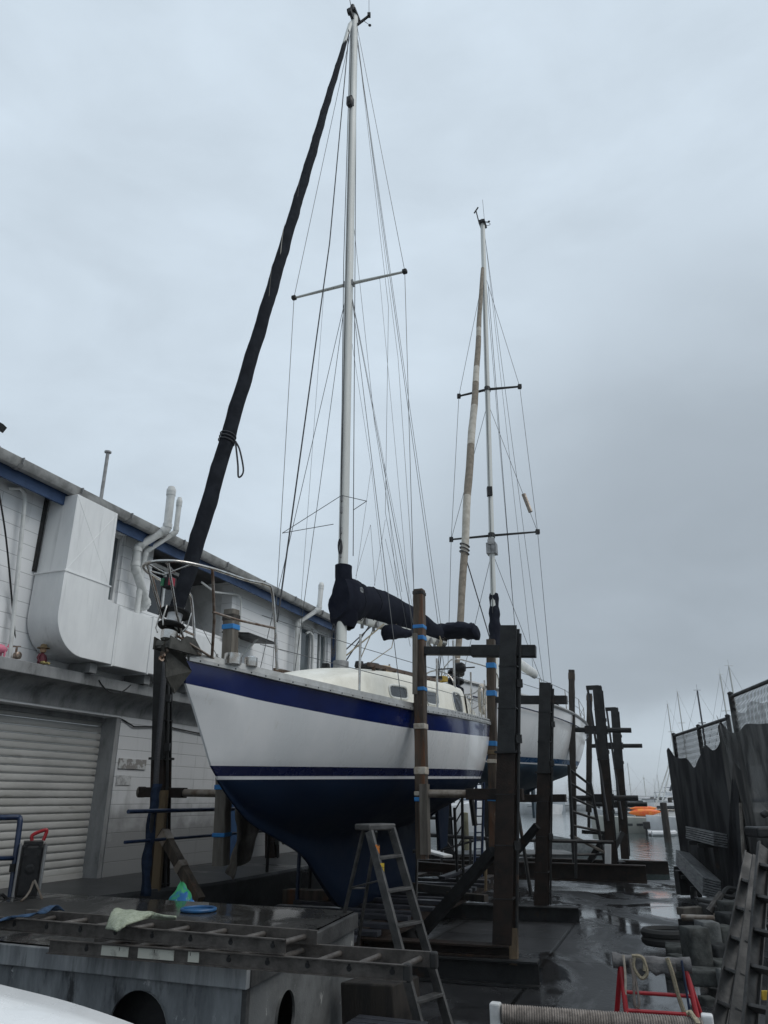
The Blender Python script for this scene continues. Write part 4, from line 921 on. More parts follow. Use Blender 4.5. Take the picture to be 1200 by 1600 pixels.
# pushpit and stern gear
rail(bez([BP(8.9, 1.0, 1.1), BP(8.95, 1.02, 1.72), BP(9.4, .86, 1.76), BP(10.1, .55, 1.76), BP(10.25, 0, 1.76), BP(10.1, -.55, 1.76), BP(9.4, -.86, 1.76), BP(8.95, -1.02, 1.72), BP(8.9, -1.0, 1.1)], 7), nm='pushpit')
rail(bez([BP(9.0, 1.0, 1.42), BP(9.5, .82, 1.44), BP(10.15, .52, 1.44), BP(10.2, 0, 1.44)], 7), .0125, nm='pushpit')
for ss, p in ((9.6, .8), (10.15, .5), (10.15, -.5)): rail([BP(ss, p, 1.1), BP(ss, p, 1.76)], .0125, nm='pushpit')
s = MB()
lb = BP(9.3, .95, 1.55); s.tube([lb + dA*(.22*math.cos(a)) + V((0, 0, .27*math.sin(a))) for a in [j*math.pi/10 for j in range(7, 28)]], .05, 10); s.build('horseshoe_buoy', mat('buoy_cover', (.50, .46, .40), (.4, .36, .3), 8, .8), y1, smooth=True)
s = MB(); s.box(BP(6.9, .45, 1.68), (.34, .22, .07), Matrix.Rotation(R(-22), 3, 'Z')); s.box(BP(6.2, .55, 1.66), (.5, .05, .04), Matrix.Rotation(R(30), 3, 'Z')); s.box(BP(6.5, .7, 1.66), (.3, .2, .05)); s.build('roof_clutter', M['black'], y1)
s = MB()
for k in range(4): s.tube([BP(6.9 + .12*math.cos(a), .72 + .12*math.sin(a), 1.66 + .02*k) for a in [j*math.pi/6 for j in range(13)]], .016, 6)
s.build('yellow_rope_coil', mat('yellow_rope', (.42, .30, .06), (.3, .2, .04), 40, .9), y1, smooth=True)
s = MB(); c = P(716, 1044, 15.4); s.lathe(c - nA*.05, nA, [(-.02, .05), (0, .11), (.13, .12), (.2, .07)], 14); s.tube([c - nA*.45, c + nA*.35], .014, 6); s.tube([c, c - V((0, 0, .9))], .018, 6); s.build('stern_winch_drum', M['black'], y1, smooth=True, sharp=40)
# ------------------------------------------------------------------ steel cradles
UP = V((0, 0, 1))
def cradle(name, label, loc): return thing(name, label, 'boat cradle', loc)
def post(cr, base, top, w=.22, hh=.24, two=True, joint=.58):
    d = (top - base); s = MB()
    s.ibeam(base, base + d*joint, w, hh, .02, up=tuple(dA)); o = s.build('post', M['rust'], cr)
    s = MB(); s.ibeam(base + d*joint, top, w*.98, hh*.98, .02, up=tuple(dA)); o2 = s.build('post', M['steel'], cr)
    for t in (joint, .15, .3, .45, .72, .86):
        s = MB(); c = base + d*t; k = 1.25 if t == joint else 1.055; s.box(c, (w*k, hh*k, .03 if t == joint else .012), Matrix.Rotation(R(-20), 3, 'Z')); s.build('weld_band', M['steel'], o if t <= joint else o2)
    s = MB()
    s.tube([base + d*.02 + nA*.16 - dA*.08, base + d*.97 + nA*.15 - dA*.08], .018, 6)
    for t in (.3, .62, .8): s.box(base + d*t + nA*.15 - dA*.08, (.07, .07, .1))
    s.build('conduit', M['steel'], o)
    return o
def arm_pair(cr, pole_c, pad_c, tail=.3, sq=True, sleeve=.42):
    d = (pad_c - pole_c).normalized(); s = MB()
    if sq:
        s.beam(pole_c - d*tail, pole_c + d*sleeve, .14, .15); o = s.build('arm_sleeve', M['steel'], cr, bevel=.006)
        s = MB(); s.beam(pole_c + d*sleeve, pad_c, .10, .11); a = s.build('arm', M['steel'], cr, bevel=.004)
        L_ = (pad_c - pole_c).length
        for k in range(int((L_ - sleeve)/.07)): s = MB(); s.lathe(pole_c + d*(sleeve + .04 + .07*k) - dA*.056, -dA, [(0, .02), (.003, .02)], 8); s.build('pin_hole', M['black'], a)
    else:
        s.beam(pole_c - d*tail, pole_c + d*sleeve, .13, .13); s.build('arm_sleeve', M['rust'], cr, bevel=.006)
        s = MB(); s.tube([pole_c + d*sleeve*.9, pad_c], .05, 12); s.build('arm', M['pipe'], cr, smooth=True)
def timber(cr, p, q, w, h, m='timber', wraps=(), up=None):
    up = tuple(nA) if up is None else up; s = MB(); n = 22; d = q - p
    o_ = [(-.5, -.42), (-.42, -.5), (.42, -.5), (.5, -.42), (.5, .42), (.42, .5), (-.42, .5), (-.5, .42)]
    prev = None
    pts = [p + d*k/n for k in range(n+1)]
    _, _, a, x, u = s.frame(p, q, up)
    rows = []
    for k, c in enumerate(pts):
        j = 1 + .05*noise.noise(V((k*1.3, p.x, p.y)))
        rows.append([c + x*(e[0]*w*j*(1 + .10*noise.noise(V((k*2.1, q_*1.9, p.x))))) + u*(e[1]*h*j*(1 + .10*noise.noise(V((k*1.7, q_*2.3, p.y))))) for q_, e in enumerate(o_)])
    s.grid(rows, close=True); s.add(rows[0], [tuple(range(8))]); s.add(rows[-1], [tuple(range(8))])
    o = s.build('pad_timber', M[m], cr)
    for t, mm, wd in wraps:
        s = MB(); c = p + d*t; s.beam(c - a*wd/2, c + a*wd/2, w*1.1, h*1.1, up=up)
        s.build('tape_band' if mm == 'tape' else 'wrapping', M[mm], o, bevel=.008)
    return o
GB = .0
c1 = cradle('boat_cradle', 'rusty dark steel cradle with tall posts holding the near blue and white yacht', (0.2, 11.5, -.13))
Ab, At = P(787, 1490, 9.6), P(797, 980, 9.62)
At = V((At.x, At.y, At.z))
Bb, Bt = P(846, 1420, 14.2), P(853, 1068, 14.2)
Lb = P(252, 1400, 10.9); Lb.z = .18; Lt = P(256, 1012, 10.75)
post(c1, Ab, At); post(c1, Bb, Bt); post(c1, Lb, Lt, .2, .2)
Kb = V((-2.15, 15.9, .0)); Kt = V((-2.35, 15.95, 3.3)); post(c1, Kb, Kt, .2, .22)
# transverse bearers (two tiers) through each pair of posts
def bearer(cr, p, q, z, h=.24, w=.22, m='steel', nm='bearer'):
    p, q = V((p.x, p.y, z)), V((q.x, q.y, z)); s = MB(); s.ibeam(p, q, w, h, .02); s.build(nm, M[m], cr)
e1 = P(842, 1515, 9.35); bearer(c1, e1, V((-3.5, 10.95, 0)), -.0, .25)
e1b = P(797, 1492, 9.5); bearer(c1, e1b, V((-3.3, 10.93, 0)), .19, .12, .2, 'rust')
e2 = P(905, 1432, 13.9); bearer(c1, e2, V((-2.6, 15.4, 0)), -.04, .25)
for q in (-.75, .75):                                # longitudinal runners
    p, r_ = BP(1.3, q, 0), BP(10.4, q, 0); p.z = .26; r_.z = .20
    s = MB(); s.ibeam(p, r_, .18, .22, .016); s.build('runner', M['rust'], c1)
for k in range(13):                                  # timber sleepers across the runners
    c = BP(2.0 + k*.55, 0, 0); c.z = .40 - k*.004 - (.02 if k % 3 else 0)
    s = MB(); s.beam(c - nA*1.0, c + nA*(1.08 + .05*(k % 2)), .14, .055); s.build('sleeper', M['plank'], c1, bevel=.006)
# keel blocks
for k in range(3):
    c = BP(4.5 + 1.35*k, 0, -1.76); z1 = c.z; s = MB(); c.z = (z1 + .425)/2 
    if z1 > .43: s.box(c, (.5, .18, z1 - .42), Matrix.Rotation(math.atan2(nA.y, nA.x), 3, 'Z')); s.build('keel_block', M['timber'], c1)
s = MB(); q = P(771, 1330, 9.62); s.beam(q, P(655, 1462, 10.6), .10, .12); s.build('brace', M['steel'], c1)
s = MB(); q = P(840, 1290, 14.1); s.beam(q, P(790, 1350, 14.6), .10, .12); s.build('brace', M['steel'], c1)
s = MB(); s.beam(P(803, 1450, 9.5), P(803, 1508, 9.45), .09, .07); s.build('ochre_prop', M['ochre'], c1)
s = MB(); s.beam(P(759, 1345, 10.8), P(759, 1392, 10.8), .03, .03); s.build('ochre_prop', M['ochre'], c1)
# hull pads
pa, pb = P(660, 1342, 9.98), P(655, 922, 10.0)
tP1 = timber(c1, pa, pb, .15, .14, 'timber', ((.985, 'timber_dark', .05), (.80, 'tape', .06), (.845, 'tape', .05), (.60, 'tape', .05), (.46, 'tape_white', .07), (.30, 'tape_white', .09), (.22, 'tape_white', .05), (.20, 'tape', .05)))
s = MB(); s.beam(P(649, 990, 9.9), P(649, 1085, 9.92), .05, .1); s.build('pad_cheek', M['timber_grey'], tP1)
s = MB(); s.beam(P(663, 1225, 9.93), P(665, 1335, 9.93), .10, .12); s.build('pad_foot', M['timber_grey'], tP1)
def onseg(a, b, z): t = (z - a.z)/(b.z - a.z); return a.lerp(b, t)
def onrow(a, b, y):                                   # point of a post at the given survey row
    best = min((abs(P(0, y, a.lerp(b, k/200).y).z - a.lerp(b, k/200).z), k) for k in range(201))[1]; return a.lerp(b, best/200)
for y, sq in ((1017, True), (1241, False)):
    arm_pair(c1, onrow(Ab, At, y), onrow(pa, pb, y), .34 if sq else .2, sq, .5)
pa2, pb2 = P(772, 1342, 14.6), P(767, 1000, 14.62)
timber(c1, pa2, pb2, .19, .16, 'timber', ((.87, 'tape', .10), (.735, 'tape', .10), (.50, 'tape', .09), (.46, 'ochre', .08), (.42, 'tape_white', .07), (.25, 'tape', .05)))
for y, sq in ((1093, True), (1247, False)):
    arm_pair(c1, onrow(Bb, Bt, y), onrow(pa2, pb2, y), .4, sq, .5)
pa3, pb3 = P(345, 1352, 10.45), P(362, 953, 10.3)
t3_ = timber(c1, pa3, pb3, .18, .17, 'timber_grey', ((.965, 'timber_dark', .09), (.925, 'tape', .07), (.285, 'tape', .06), (.11, 'tape', .05)))
arm_pair(c1, onrow(Lb, Lt, 1239), onrow(pa3, pb3, 1240), .34, False, .4)
s = MB(); q = onrow(Lb, Lt, 1239) - (onrow(pa3, pb3, 1240) - onrow(Lb, Lt, 1239)).normalized()*.38; s.tube([q, q + V((.08, -.02, 0))], .075, 12); s.build('arm_cap', M['timber_grey'], c1, smooth=True, sharp=40)
s = MB(); a = P(254, 1300, 10.5); b = P(312, 1408, 10.0); m_ = a.lerp(b, .5); s.beam(a, b, .10, .12); pr_ = s.build('prop', M['timber'], c1)
for f0, f1 in ((.02, .16), (.48, .56)): s = MB(); s.beam(a.lerp(b, f0), a.lerp(b, f1), .113, .133); s.build('prop_shoe', M['pipe'], pr_)
s = MB(); s.beam(P(243, 1400, 10.6), P(256, 1235, 10.62), .12, .05); s.build('post_plank', M['ochre'], c1)
# ------------------------------------------------------------------ far cradle
c2 = cradle('boat_cradle', 'dark steel cradle with leaning posts at the water edge under the far white yacht', (5, 23, -.5))
FYY, GYY = 22.4, 27.4
Fb, Ft = P(957, 1352, FYY), P(933, 1072, FYY); Fb = onseg(Ft, Fb, -.05) if Fb.z > -.05 else Fb
Gb, Gt = P(977, 1342, GYY), P(960, 1106, GYY)
post(c2, Fb, Ft, .26, .26); post(c2, Gb, Gt, .26, .26)
for (a, b, y0) in ((Ft, Fb, 1072), (Gt, Gb, 1106)):
    s = MB(); s.beam(a - nA*.32 - V((0, 0, .04)), a + nA*.05 - V((0, 0, .04)), .14, .12); s.build('post_head', M['steel'], c2)
    s = MB(); s.tube([a - nA*.28 - V((0, 0, .08)), a.lerp(b, .75) + nA*.0 - dA*.2], .035, 6); s.build('hoist_line', M['rope_dark'], c2)
f1 = P(1010, 1366, 21.2); s = MB(); p_ = V((f1.x, f1.y, f1.z)); s.ibeam(p_, p_ - nA*6.2, .3, .42, .03); s.build('bearer', M['rust'], c2)
f2 = P(1045, 1357, 26.2); s = MB(); s.ibeam(f2, f2 - nA*8, .3, .42, .03); s.build('bearer', M['rust'], c2)
s = MB(); s.ibeam(p_ - nA*.6 + dA*.4 + UP*.15, f2 - nA*1.6 - dA*.3 + UP*.15, .2, .2); s.build('runner', M['steel'], c2)
s = MB(); s.ibeam(p_ - nA*3.6 + dA*.4 + UP*.15, f2 - nA*4.6 - dA*.3 + UP*.15, .2, .2); s.build('runner', M['steel'], c2)
s = MB(); s.beam(P(950, 1300, FYY), P(922, 1345, FYY + .4), .12, .14); s.build('brace', M['steel'], c2)
s = MB(); s.beam(P(973, 1300, GYY - 1), P(958, 1330, GYY - 1), .12, .14); s.build('brace', M['steel'], c2)
s = MB(); s.beam(P(950, 1318, FYY - .3), P(950, 1352, FYY - .3), .16, .08); s.build('pale_prop', M['whitepaint'], c2)
D0_, D1_ = P(897, 1358, 22.7), P(893, 1047, 22.75)
E0_, E1_ = P(920, 1296, 27.8), P(921, 1084, 27.85)
for a, b, w_, b0 in ((D0_, D1_, .17, Fb), (E0_, E1_, .19, Gb)):
    o = timber(c2, a.lerp(b, .12), b, w_, w_, 'timber_dark', ((.96, 'timber', .2),))
    s = MB(); s.beam(a, a.lerp(b, .125), w_*.45, w_*.5, up=tuple(nA)); s.build('pad_tang', M['steel'], o)
for (pb_, pt_, qa, qb, ys) in ((Fb, Ft, D0_, D1_, (1140, 1247)), (Gb, Gt, E0_, E1_, (1165, 1257))):
    for y in ys:
        pc, qc = onrow(pb_, pt_, y), onrow(qa, qb, y); d = (qc - pc).normalized()
        s = MB(); s.tube([pc - d*.85, qc], .075, 8); s.build('arm', M['steel'], c2, smooth=True)
        s = MB(); s.beam(pc - d*.2, pc + d*.45, .22, .22); s.build('arm_sleeve', M['steel'], c2)
# starboard posts of the far cradle (glimpsed under the hull)
for (p_b, k) in ((Fb, 4.6), (Gb, 4.6)):
    a = p_b - nA*k; s = MB(); s.ibeam(V((a.x, a.y, -.6)), V((a.x - .1, a.y, 2.6)), .24, .24); s.build('post', M['steel'], c2)
# scaffold rail, leaning ladders and planks at the water edge
s = MB(); s.tube([P(672, 1305, 20.5), P(790, 1312, 20.6), P(958, 1316, 20.7)], .045, 8); s.tube([P(672, 1278, 20.5), P(710, 1279, 20.5)], .04, 8); 
for x in (690, 735, 800, 900): s.tube([P(x, 1306 + (x-672)*.035, 20.55), P(x, 1372, 20.55)], .035, 6)
s.tube([P(690, 1305, 20.5), P(712, 1335, 20.5)], .03, 6); s.tube([P(690, 1328, 20.5), P(760, 1308, 20.5)], .03, 6)
tag(s.build('scaffold_rail', M['steel'], None, smooth=True), 'dark pipe guard rail along the water edge behind the near yacht', 'railing')
def straight_ladder(nm, label, a0, a1, b0, b1, n, r, mt, group=None, rr=.014):
    t = thing(nm, label, 'ladder', tuple(a0), 0, group)
    for p, q in ((a0, a1), (b0, b1)): s = MB(); s.tube([p, q], r, 6); s.build('rail', mt, t, smooth=True)
    for k in range(n):
        f = (k + .7)/n; s = MB(); s.tube([a0.lerp(a1, f), b0.lerp(b1, f)], rr, 6); s.build('rung', mt, t, smooth=True)
    return t
straight_ladder('straight_ladder', 'dark ladder leaning against the far white yacht over the water', P(897, 1352, 22.0), P(889, 1195, 22.0), P(945, 1348, 22.3), P(922, 1222, 22.3), 7, .05, M['steel'], rr=.035)
straight_ladder('straight_ladder', 'thin dark ladder standing between the near yacht stern and the tallest steel post', P(716, 1400, 15.2), P(710, 1262, 15.1), P(724, 1392, 15.3), P(722, 1240, 15.2), 7, .03, M['steel'])
straight_ladder('straight_ladder', 'narrow blue ladder seen under the stern close behind the rusty post', P(741, 1375, 16.6), P(744, 1222, 16.6), P(752, 1375, 16.6), P(756, 1222, 16.6), 12, .03, M['bluepaint'])
for (q, lab) in ((((805, 1240, 15.6), (830, 1400, 15.1)), 'thin dark pole leaning beside the rusty steel post near the far bearer'), (((734, 1232, 16.5), (742, 1290, 16.5)), 'short dark board hanging at the rudder of the near yacht')):
    s = MB(); s.tube([P(*q[0]), P(*q[1])], .035 if 'pole' in lab else .06, 6); tag(s.build('leaning_pole' if 'pole' in lab else 'hanging_board', M['steel'], None, smooth=True), lab, 'pole' if 'pole' in lab else 'board')
s = MB(); s.beam(P(892, 1305, 22.6), P(945, 1332, 22.2), .28, .05); tag(s.build('gangplank', M['timber_grey'], None), 'grey plank sloping beside the far cradle over the water', 'plank')
s = MB(); s.tube([P(914, 1300, 22.5), P(950, 1302, 22.5)], .05, 6); s.tube([P(914, 1297, 22.5), P(914, 1303, 22.5)], .09, 6); tag(s.build('steel_strut', M['steel'], None), 'short dark steel bar sticking out at the left of the far leaning post', 'bar')

for (p, q, w_, h_, mm, nm, lab) in ((P(655, 1326, 18.5), P(700, 1338, 17.2), .22, .05, 'whitepaint', 'loose_plank', 'pale plank lying askew by the guard rail under the near yacht'),
    (P(640, 1385, 13.2), P(706, 1392, 13.0), .12, .12, 'steel', 'loose_beam', 'dark square beam lying behind the keel of the near yacht'),
    (P(648, 1352, 16.5), P(742, 1360, 16.0), .2, .16, 'rust', 'loose_beam', 'rusty beam lying across between the yachts'),
    (P(690, 1372, 14.8), P(752, 1350, 16.0), .14, .06, 'plank', 'loose_plank', 'wet dark plank lying obliquely near the rusty post'),
    (P(700, 1398, 13.0), P(760, 1404, 12.4), .10, .10, 'timber_dark', 'loose_beam', 'short tarred beam in front of the ochre prop')):
    s = MB(); s.beam(p, q, w_, h_); tag(s.build(nm, M[mm], None, bevel=.008), lab, 'beam' if 'beam' in nm else 'plank')
s = MB(); c_ = P(636, 1418, 11.9); c_.z = .02; s.lathe(c_ - UP*.15, UP, [(0, .14), (.12, .15), (.14, .155), (.30, .15), (.31, .11)], 16); tag(s.build('steel_drum', M['black'], None, smooth=True, sharp=40), 'small black drum standing behind the step ladder beside the keel', 'drum')
s = MB(); s.tube([P(652, 1330, 12.3), P(650, 1415, 12.0)], .022, 6); s.tube([P(645, 1330, 12.3), P(655, 1330, 12.3)], .03, 6); tag(s.build('jack_stand', M['steel'], None, smooth=True), 'thin screw prop standing just behind the keel', 'prop')
# ------------------------------------------------------------------ the far yacht
F0 = V((1.70, 17.7, 0)); WL2 = 2.62
def B2(s, p, h): return F0 + dA * s + nA * p + V((0, 0, WL2 + .012 * s + h))
SH2 = [(0, 1.80), (2, 1.66), (5, 1.50), (8, 1.38), (10, 1.30), (12.6, 1.22)]
T2 = dict(L=12.6, Ld=12.6, sheer=lambda s: stab(SH2, s), rail=.06, band=.36, boot=.14,
          stem=[(-.03, 1.02), (0, 1.0), (.5, .62), (1.1, .22), (1.66, 0)],
          stern=[(-.03, 11.0), (.2, 11.6), (.6, 12.2), (1.0, 12.55), (1.3, 12.6)],
          Bd=[(0, .02), (.6, .36), (1.5, .82), (3, 1.38), (5, 1.88), (7, 2.12), (9, 2.14), (11, 1.85), (12.6, 1.25)],
          Bw=[(1.0, 0), (2, .36), (4, 1.05), (6, 1.62), (8, 1.80), (10, 1.45), (11, .85)],
          dk=[(1, .02), (2.2, .34), (3.5, .54), (4.3, .66), (5.0, 1.9), (6.6, 1.95), (7.0, .74), (8.5, .60), (10, .30), (11, .03)],
          dc=[(1, .02), (2.2, .34), (3.5, .54), (5, .70), (7, .74), (8.5, .60), (10, .30), (11, .03)],
          fin=lambda s: tab([(4.2, .03), (5.4, .13), (6.6, .06), (7, .03)], s),
          mband=0, mtop=0, mboot=1, mstripe=2, mbot=3)
y2 = thing('sailing_yacht', 'white sailing yacht with cream furled headsail standing behind, closest to the water', 'sailboat', tuple(B2(6, 0, -1.9)))
hm2, _ = hull_mesh(B2, T2)
hm2.build('hull', [M['gel'], mat('blue_boot', (.006, .05, .13), (.008, .06, .15), 3, .3), M['stripe'], M['antifoul_far']], y2, smooth=True, sharp=50)
for off, th, nm in ((.33, .018, 'rub_line'), (.02, .05, 'toe_rail')):
    s = MB()
    for sg in (1, -1):
        s.tube([BB for BB in [B2(ss, sg*(max(.02, stab(T2['Bd'], ss)) - (.0 if off < .1 else .01)), T2['sheer'](ss) - off) for ss in [k*12.2/40 for k in range(41)]]], th, 6)
    s.build(nm, M['navy_mid'] if off > .1 else M['rail'], y2, smooth=True)
rows = []
for k in range(41):
    ss = k*12.2/40; p = max(.02, stab(T2['Bd'], ss)); h = T2['sheer'](ss); rows.append([B2(ss, q*p, h - .05 + .08*(1-q*q)) for q in (-1, -.5, 0, .5, 1)])
s = MB(); s.grid(rows); s.build('deck', M['cream'], y2, smooth=True)
rows = []
for k in range(21):
    ss = 2.6 + 5.9*k/20; w_ = stab([(2.6, .2), (3.4, .75), (5, 1.0), (8.5, 1.05)], ss); z = stab([(2.6, .02), (3.6, .28), (5, .36), (8.5, .42)], ss); d_ = T2['sheer'](ss) - .06
    rows.append([B2(ss, w_*1.08, d_), B2(ss, w_, d_ + z), B2(ss, w_*.6, d_ + z + .07), B2(ss, 0, d_ + z + .09), B2(ss, -w_*.6, d_ + z + .07), B2(ss, -w_, d_ + z), B2(ss, -w_*1.08, d_)])
s = MB(); s.grid(rows); s.add(rows[-1], [tuple(range(7))]); c2r = s.build('coachroof', M['cream'], y2, smooth=True, sharp=40)
for k in range(3):
    s = MB(); ss = 4.6 + k*1.2; d_ = T2['sheer'](ss) - .06; w_ = stab([(2.6, .2), (3.4, .75), (5, 1.0), (8.5, 1.05)], ss)
    for sg in (1,): s.add([B2(ss, w_*1.05+.01, d_ + .12), B2(ss + .8, w_*1.05+.01, d_ + .12), B2(ss + .8, w_*1.02+.01, d_ + .28), B2(ss, w_*1.02+.01, d_ + .28)], [(0, 1, 2, 3)])
    s.build('window', M['glass'], c2r, solid=.01)
s = MB()
pr = [(10.0, -.28), (10.55, -.12), (10.5, -1.55), (10.05, -1.6)]
s.add([B2(a, q*.04, b) for q in (-1, 1) for a, b in pr], [(0, 1, 2, 3), (4, 5, 6, 7)] + [(i, (i+1) % 4, 4+(i+1) % 4, 4+i) for i in range(4)]); s.build('rudder', mat('blue_grey_rudder', (.10, .15, .19), (.07, .11, .14), 3, .6), y2)
s = MB(); c = B2(9.3, 0, -.75); s.tube([B2(8.6, 0, -.5), c], .03, 6)
for k in range(3): a = k*2.1 + .4; s.beam(c, c + nA*.22*math.cos(a) + UP*.22*math.sin(a), .10, .02)
s.build('propeller', M['black'], y2)
# rig
MY = 21.75
m2b, m2t = P(773, 1010, MY), P(754, 345, MY + .35)
def m2(y):
    t = (1010 - y)/(1010 - 345.); lo, hi = 0, 1
    best = min(range(401), key=lambda k: abs(P(0, y, m2b.lerp(m2t, k/400).y).z - m2b.lerp(m2t, k/400).z)); return m2b.lerp(m2t, best/400)
ov2 = [(.085*math.cos(k*math.pi/8), .115*math.sin(k*math.pi/8)) for k in range(16)]
s = MB(); s.section(m2b - (m2t-m2b)*.08, m2t, ov2, up=tuple(dA)); mst2 = s.build('mast', M['alu'], y2, smooth=True, sharp=60)
tips = []
for yl, xl, yr, xr, yc in ((619, 717, 604, 812, 608), (843, 705, 831, 840, 836)):
    c = m2(yc); l = P(xl, yl, c.y + .5); r_ = P(xr, yr, c.y - .1); tips.append((l, r_))
    for tip in (l, r_):
        s = MB(); s.beam(c, tip, .10, .05, w2=.07, h2=.035); sp = s.build('spreader', M['steel'], mst2)
        s = MB(); s.box(tip, (.12, .12, .14)); s.build('spreader_boot', M['black'], sp)
    s = MB(); s.section(c - UP*.07, c + UP*.07, [(a*1.25, b*1.25) for a, b in ov2], up=tuple(dA)); s.build('spreader_root', M['steel'], mst2)
mh2, hd2 = m2t, m2(425)
s = MB(); s.box(m2(770) - dA*.12, (.16, .16, .3)); s.build('steaming_light', M['black'], mst2)
s = MB(); s.box(m2(858), (.3, .32, .35), Matrix.Rotation(R(-20), 3, 'Z')); s.box(m2(848) - dA*.1, (.2, .2, .2)); s.build('gooseneck', M['alu_dull'], mst2)
s = MB(); s.box(m2(350), (.24, .42, .10), Matrix.Rotation(R(-20), 3, 'Z')); s.tube([P(757, 345, MY), P(754, 312, MY)], .007, 5); s.tube([P(749, 350, MY), P(744, 330, MY)], .022, 5); s.beam(P(741, 333, MY), P(747, 324, MY), .03, .05)
s.tube([P(756, 346, MY), P(765, 347, MY)], .012, 5); s.lathe(P(764, 347, MY), UP, [(0, .02), (.03, .05), (.06, .02)], 8); s.tube([P(761, 350, MY) + V((.12*math.cos(a), 0, .07*math.sin(a))) for a in [k*math.pi/6 for k in range(13)]], .01, 5)
s.build('wind_instrument', M['black'], mst2)
ch2 = [B2(5.0, 1.6, 1.36), B2(5.0, -1.6, 1.36)]
for k, sg in ((1, 1), (0, -1)):
    wires('cap_shroud', [[hd2, tips[0][k], tips[1][k], ch2[0 if sg > 0 else 1]]], .0085, parent=y2)
    wires('diagonal_shroud', [[m2(630), tips[1][k]]], .0085, parent=y2)
    wires('lower_shroud', [[m2(862), B2(5.5, 1.55*sg, 1.36)]], .0085, parent=y2)
wires('backstay', [[mh2 + dA*.1, B2(12.1, .5, 1.5)], [m2(400) + dA*.1, B2(12.1, -.5, 1.5)]], .0085, parent=y2)
wires('halyard', [[m2(430) + dA*.16, m2(980) + dA*.2], [m2(430) - dA*.16, m2(960) - dA*.16], [m2(440) + dA*.2 + nA*.1, P(806, 1000, MY + 2), P(812, 1045, MY + 4.0)]], .010, 'rope_dark', parent=y2)
wires('topping_lift', [[mh2 + dA*.2, P(833, 1045, MY + 4.5)]], .007, parent=y2)
s = MB(); a, b = P(818, 772, MY - .3), P(829, 800, MY - .3); s.tube([a, b], .07, 8); s.build('radar_reflector', M['pipe'], y2, smooth=True)
f2t, f2b = m2(424) - dA*.18, B2(-.02, 0, 1.72)
n2 = 110; pts2 = [f2b.lerp(f2t, i/n2) + V((.014*math.sin(i*.11), 0, 0)) for i in range(n2+1)]
rad2 = [stab([(0, .06), (.1, .085), (.3, .105), (.45, .112), (.7, .095), (1, .06)], i/n2)*(1+.06*noise.noise(V((i*.3, 0, 3)))) for i in range(n2+1)]
s = MB(); s.tube(pts2, rad2, 14, rfun=lambda i, a: 1 + .08*math.sin(a + i*.35))
for k in range(len(s.f)):
    i = k // 14; t = i/n2
    s.m[k] = 1 if (t < .22 or .34 < t < .46 or .56 < t < .62 or .67 < t < .76 or t > .79) else 0
hs2 = s.build('furled_headsail', [M['sail_cream'], M['sail_tan']], y2, smooth=True, sharp=60)
s = MB(); c = pts2[25]; ax = (pts2[26]-pts2[25]).normalized(); u = ax.orthogonal().normalized(); w_ = ax.cross(u)
for k in range(3): s.tube([c + ax*(.12*k + .06*math.sin(a)) + (u*math.cos(a)+w_*math.sin(a))*.125 for a in [j*math.pi/8 for j in range(17)]], .018, 6)
s.build('sail_tie', M['rope_dark'], hs2, smooth=True)
s = MB(); s.lathe(f2b, (f2t-f2b), [(-.1, .05), (0, .2), (.05, .2), (.06, .08), (.2, .08), (.21, .2), (.26, .2), (.27, .05)], 14); s.build('furling_drum', M['black'], hs2, smooth=True, sharp=30)
wires('sheet', [[pts2[25], m2b + V((0, 0, -.3))]], .016, 'rope_dark', parent=y2)
s = MB(); a, b = m2b + dA*.25 + UP*.0, P(835, 1053, MY + 4.3); s.section(a, b, [(.13*math.cos(k*math.pi/6), .17*math.sin(k*math.pi/6)) for k in range(12)]); s.build('boom', M['pvc'], y2, smooth=True, sharp=60)
s = MB(); rows = []
for k in range(14):
    t = k/13; c = m2b.lerp(m2b + (m2t - m2b)*.10, t) + dA*.1; w_ = lerp(.2, .13, t) * (1 + .12*math.sin(k*1.7)); rows.append([c + dA*(w_*1.5*math.sin(q)) + nA*(w_*math.cos(q)) for q in [j*math.pi/7 for j in range(14)]])
s.grid(rows, close=True); s.add(rows[-1], [tuple(range(14))]); s.build('sail_bag', M['canvas'], y2, smooth=True)
# bimini, rails and stern gear
s = MB(); rows = []
for k in range(11):
    ss = 8.2 + 2.6*k/10; z = 1.36 + .80 + .13*math.sin(k/10*math.pi); rows.append([B2(ss, 1.25*math.sin(q), z - .30*(1-math.cos(q))) for q in [(-1 + j/6)*1.2 for j in range(13)]])
s.grid(rows); s.build('bimini', M['canvas'], y2, smooth=True, solid=.03)
for ss in (8.4, 9.6, 10.7):
    s = MB(); s.tube([B2(ss, 1.3*math.sin(q), 1.36 + .78*math.cos(q*.8) if abs(q) < 1.25 else 1.36) for q in [(-1 + j/8)*1.3 for j in range(17)]], .016, 6); s.build('bimini_frame', M['inox'], y2, smooth=True)
for sg in (1, -1):
    for ss in (1.5, 3.5, 5.5, 7.5, 9.5, 11):
        s = MB(); p = stab(T2['Bd'], ss) - .06; h = T2['sheer'](ss); s.tube([B2(ss, sg*p, h - .05), B2(ss, sg*p, h + .62)], .016, 6); s.build('stanchion', M['inox'], y2, smooth=True)
    wires('lifeline', [[B2(ss, sg*(stab(T2['Bd'], ss) - .06), T2['sheer'](ss) + hh) for ss in (1.5, 3.5, 5.5, 7.5, 9.5, 11)] for hh in (.6, .32)], .008, parent=y2)
rail(bez([B2(1.5, .7, 1.5), B2(1.3, .7, 2.1), B2(.2, .2, 2.25), B2(-.05, 0, 2.25), B2(.2, -.2, 2.25), B2(1.3, -.7, 2.1), B2(1.5, -.7, 1.5)], 6), .018, parent=y2)
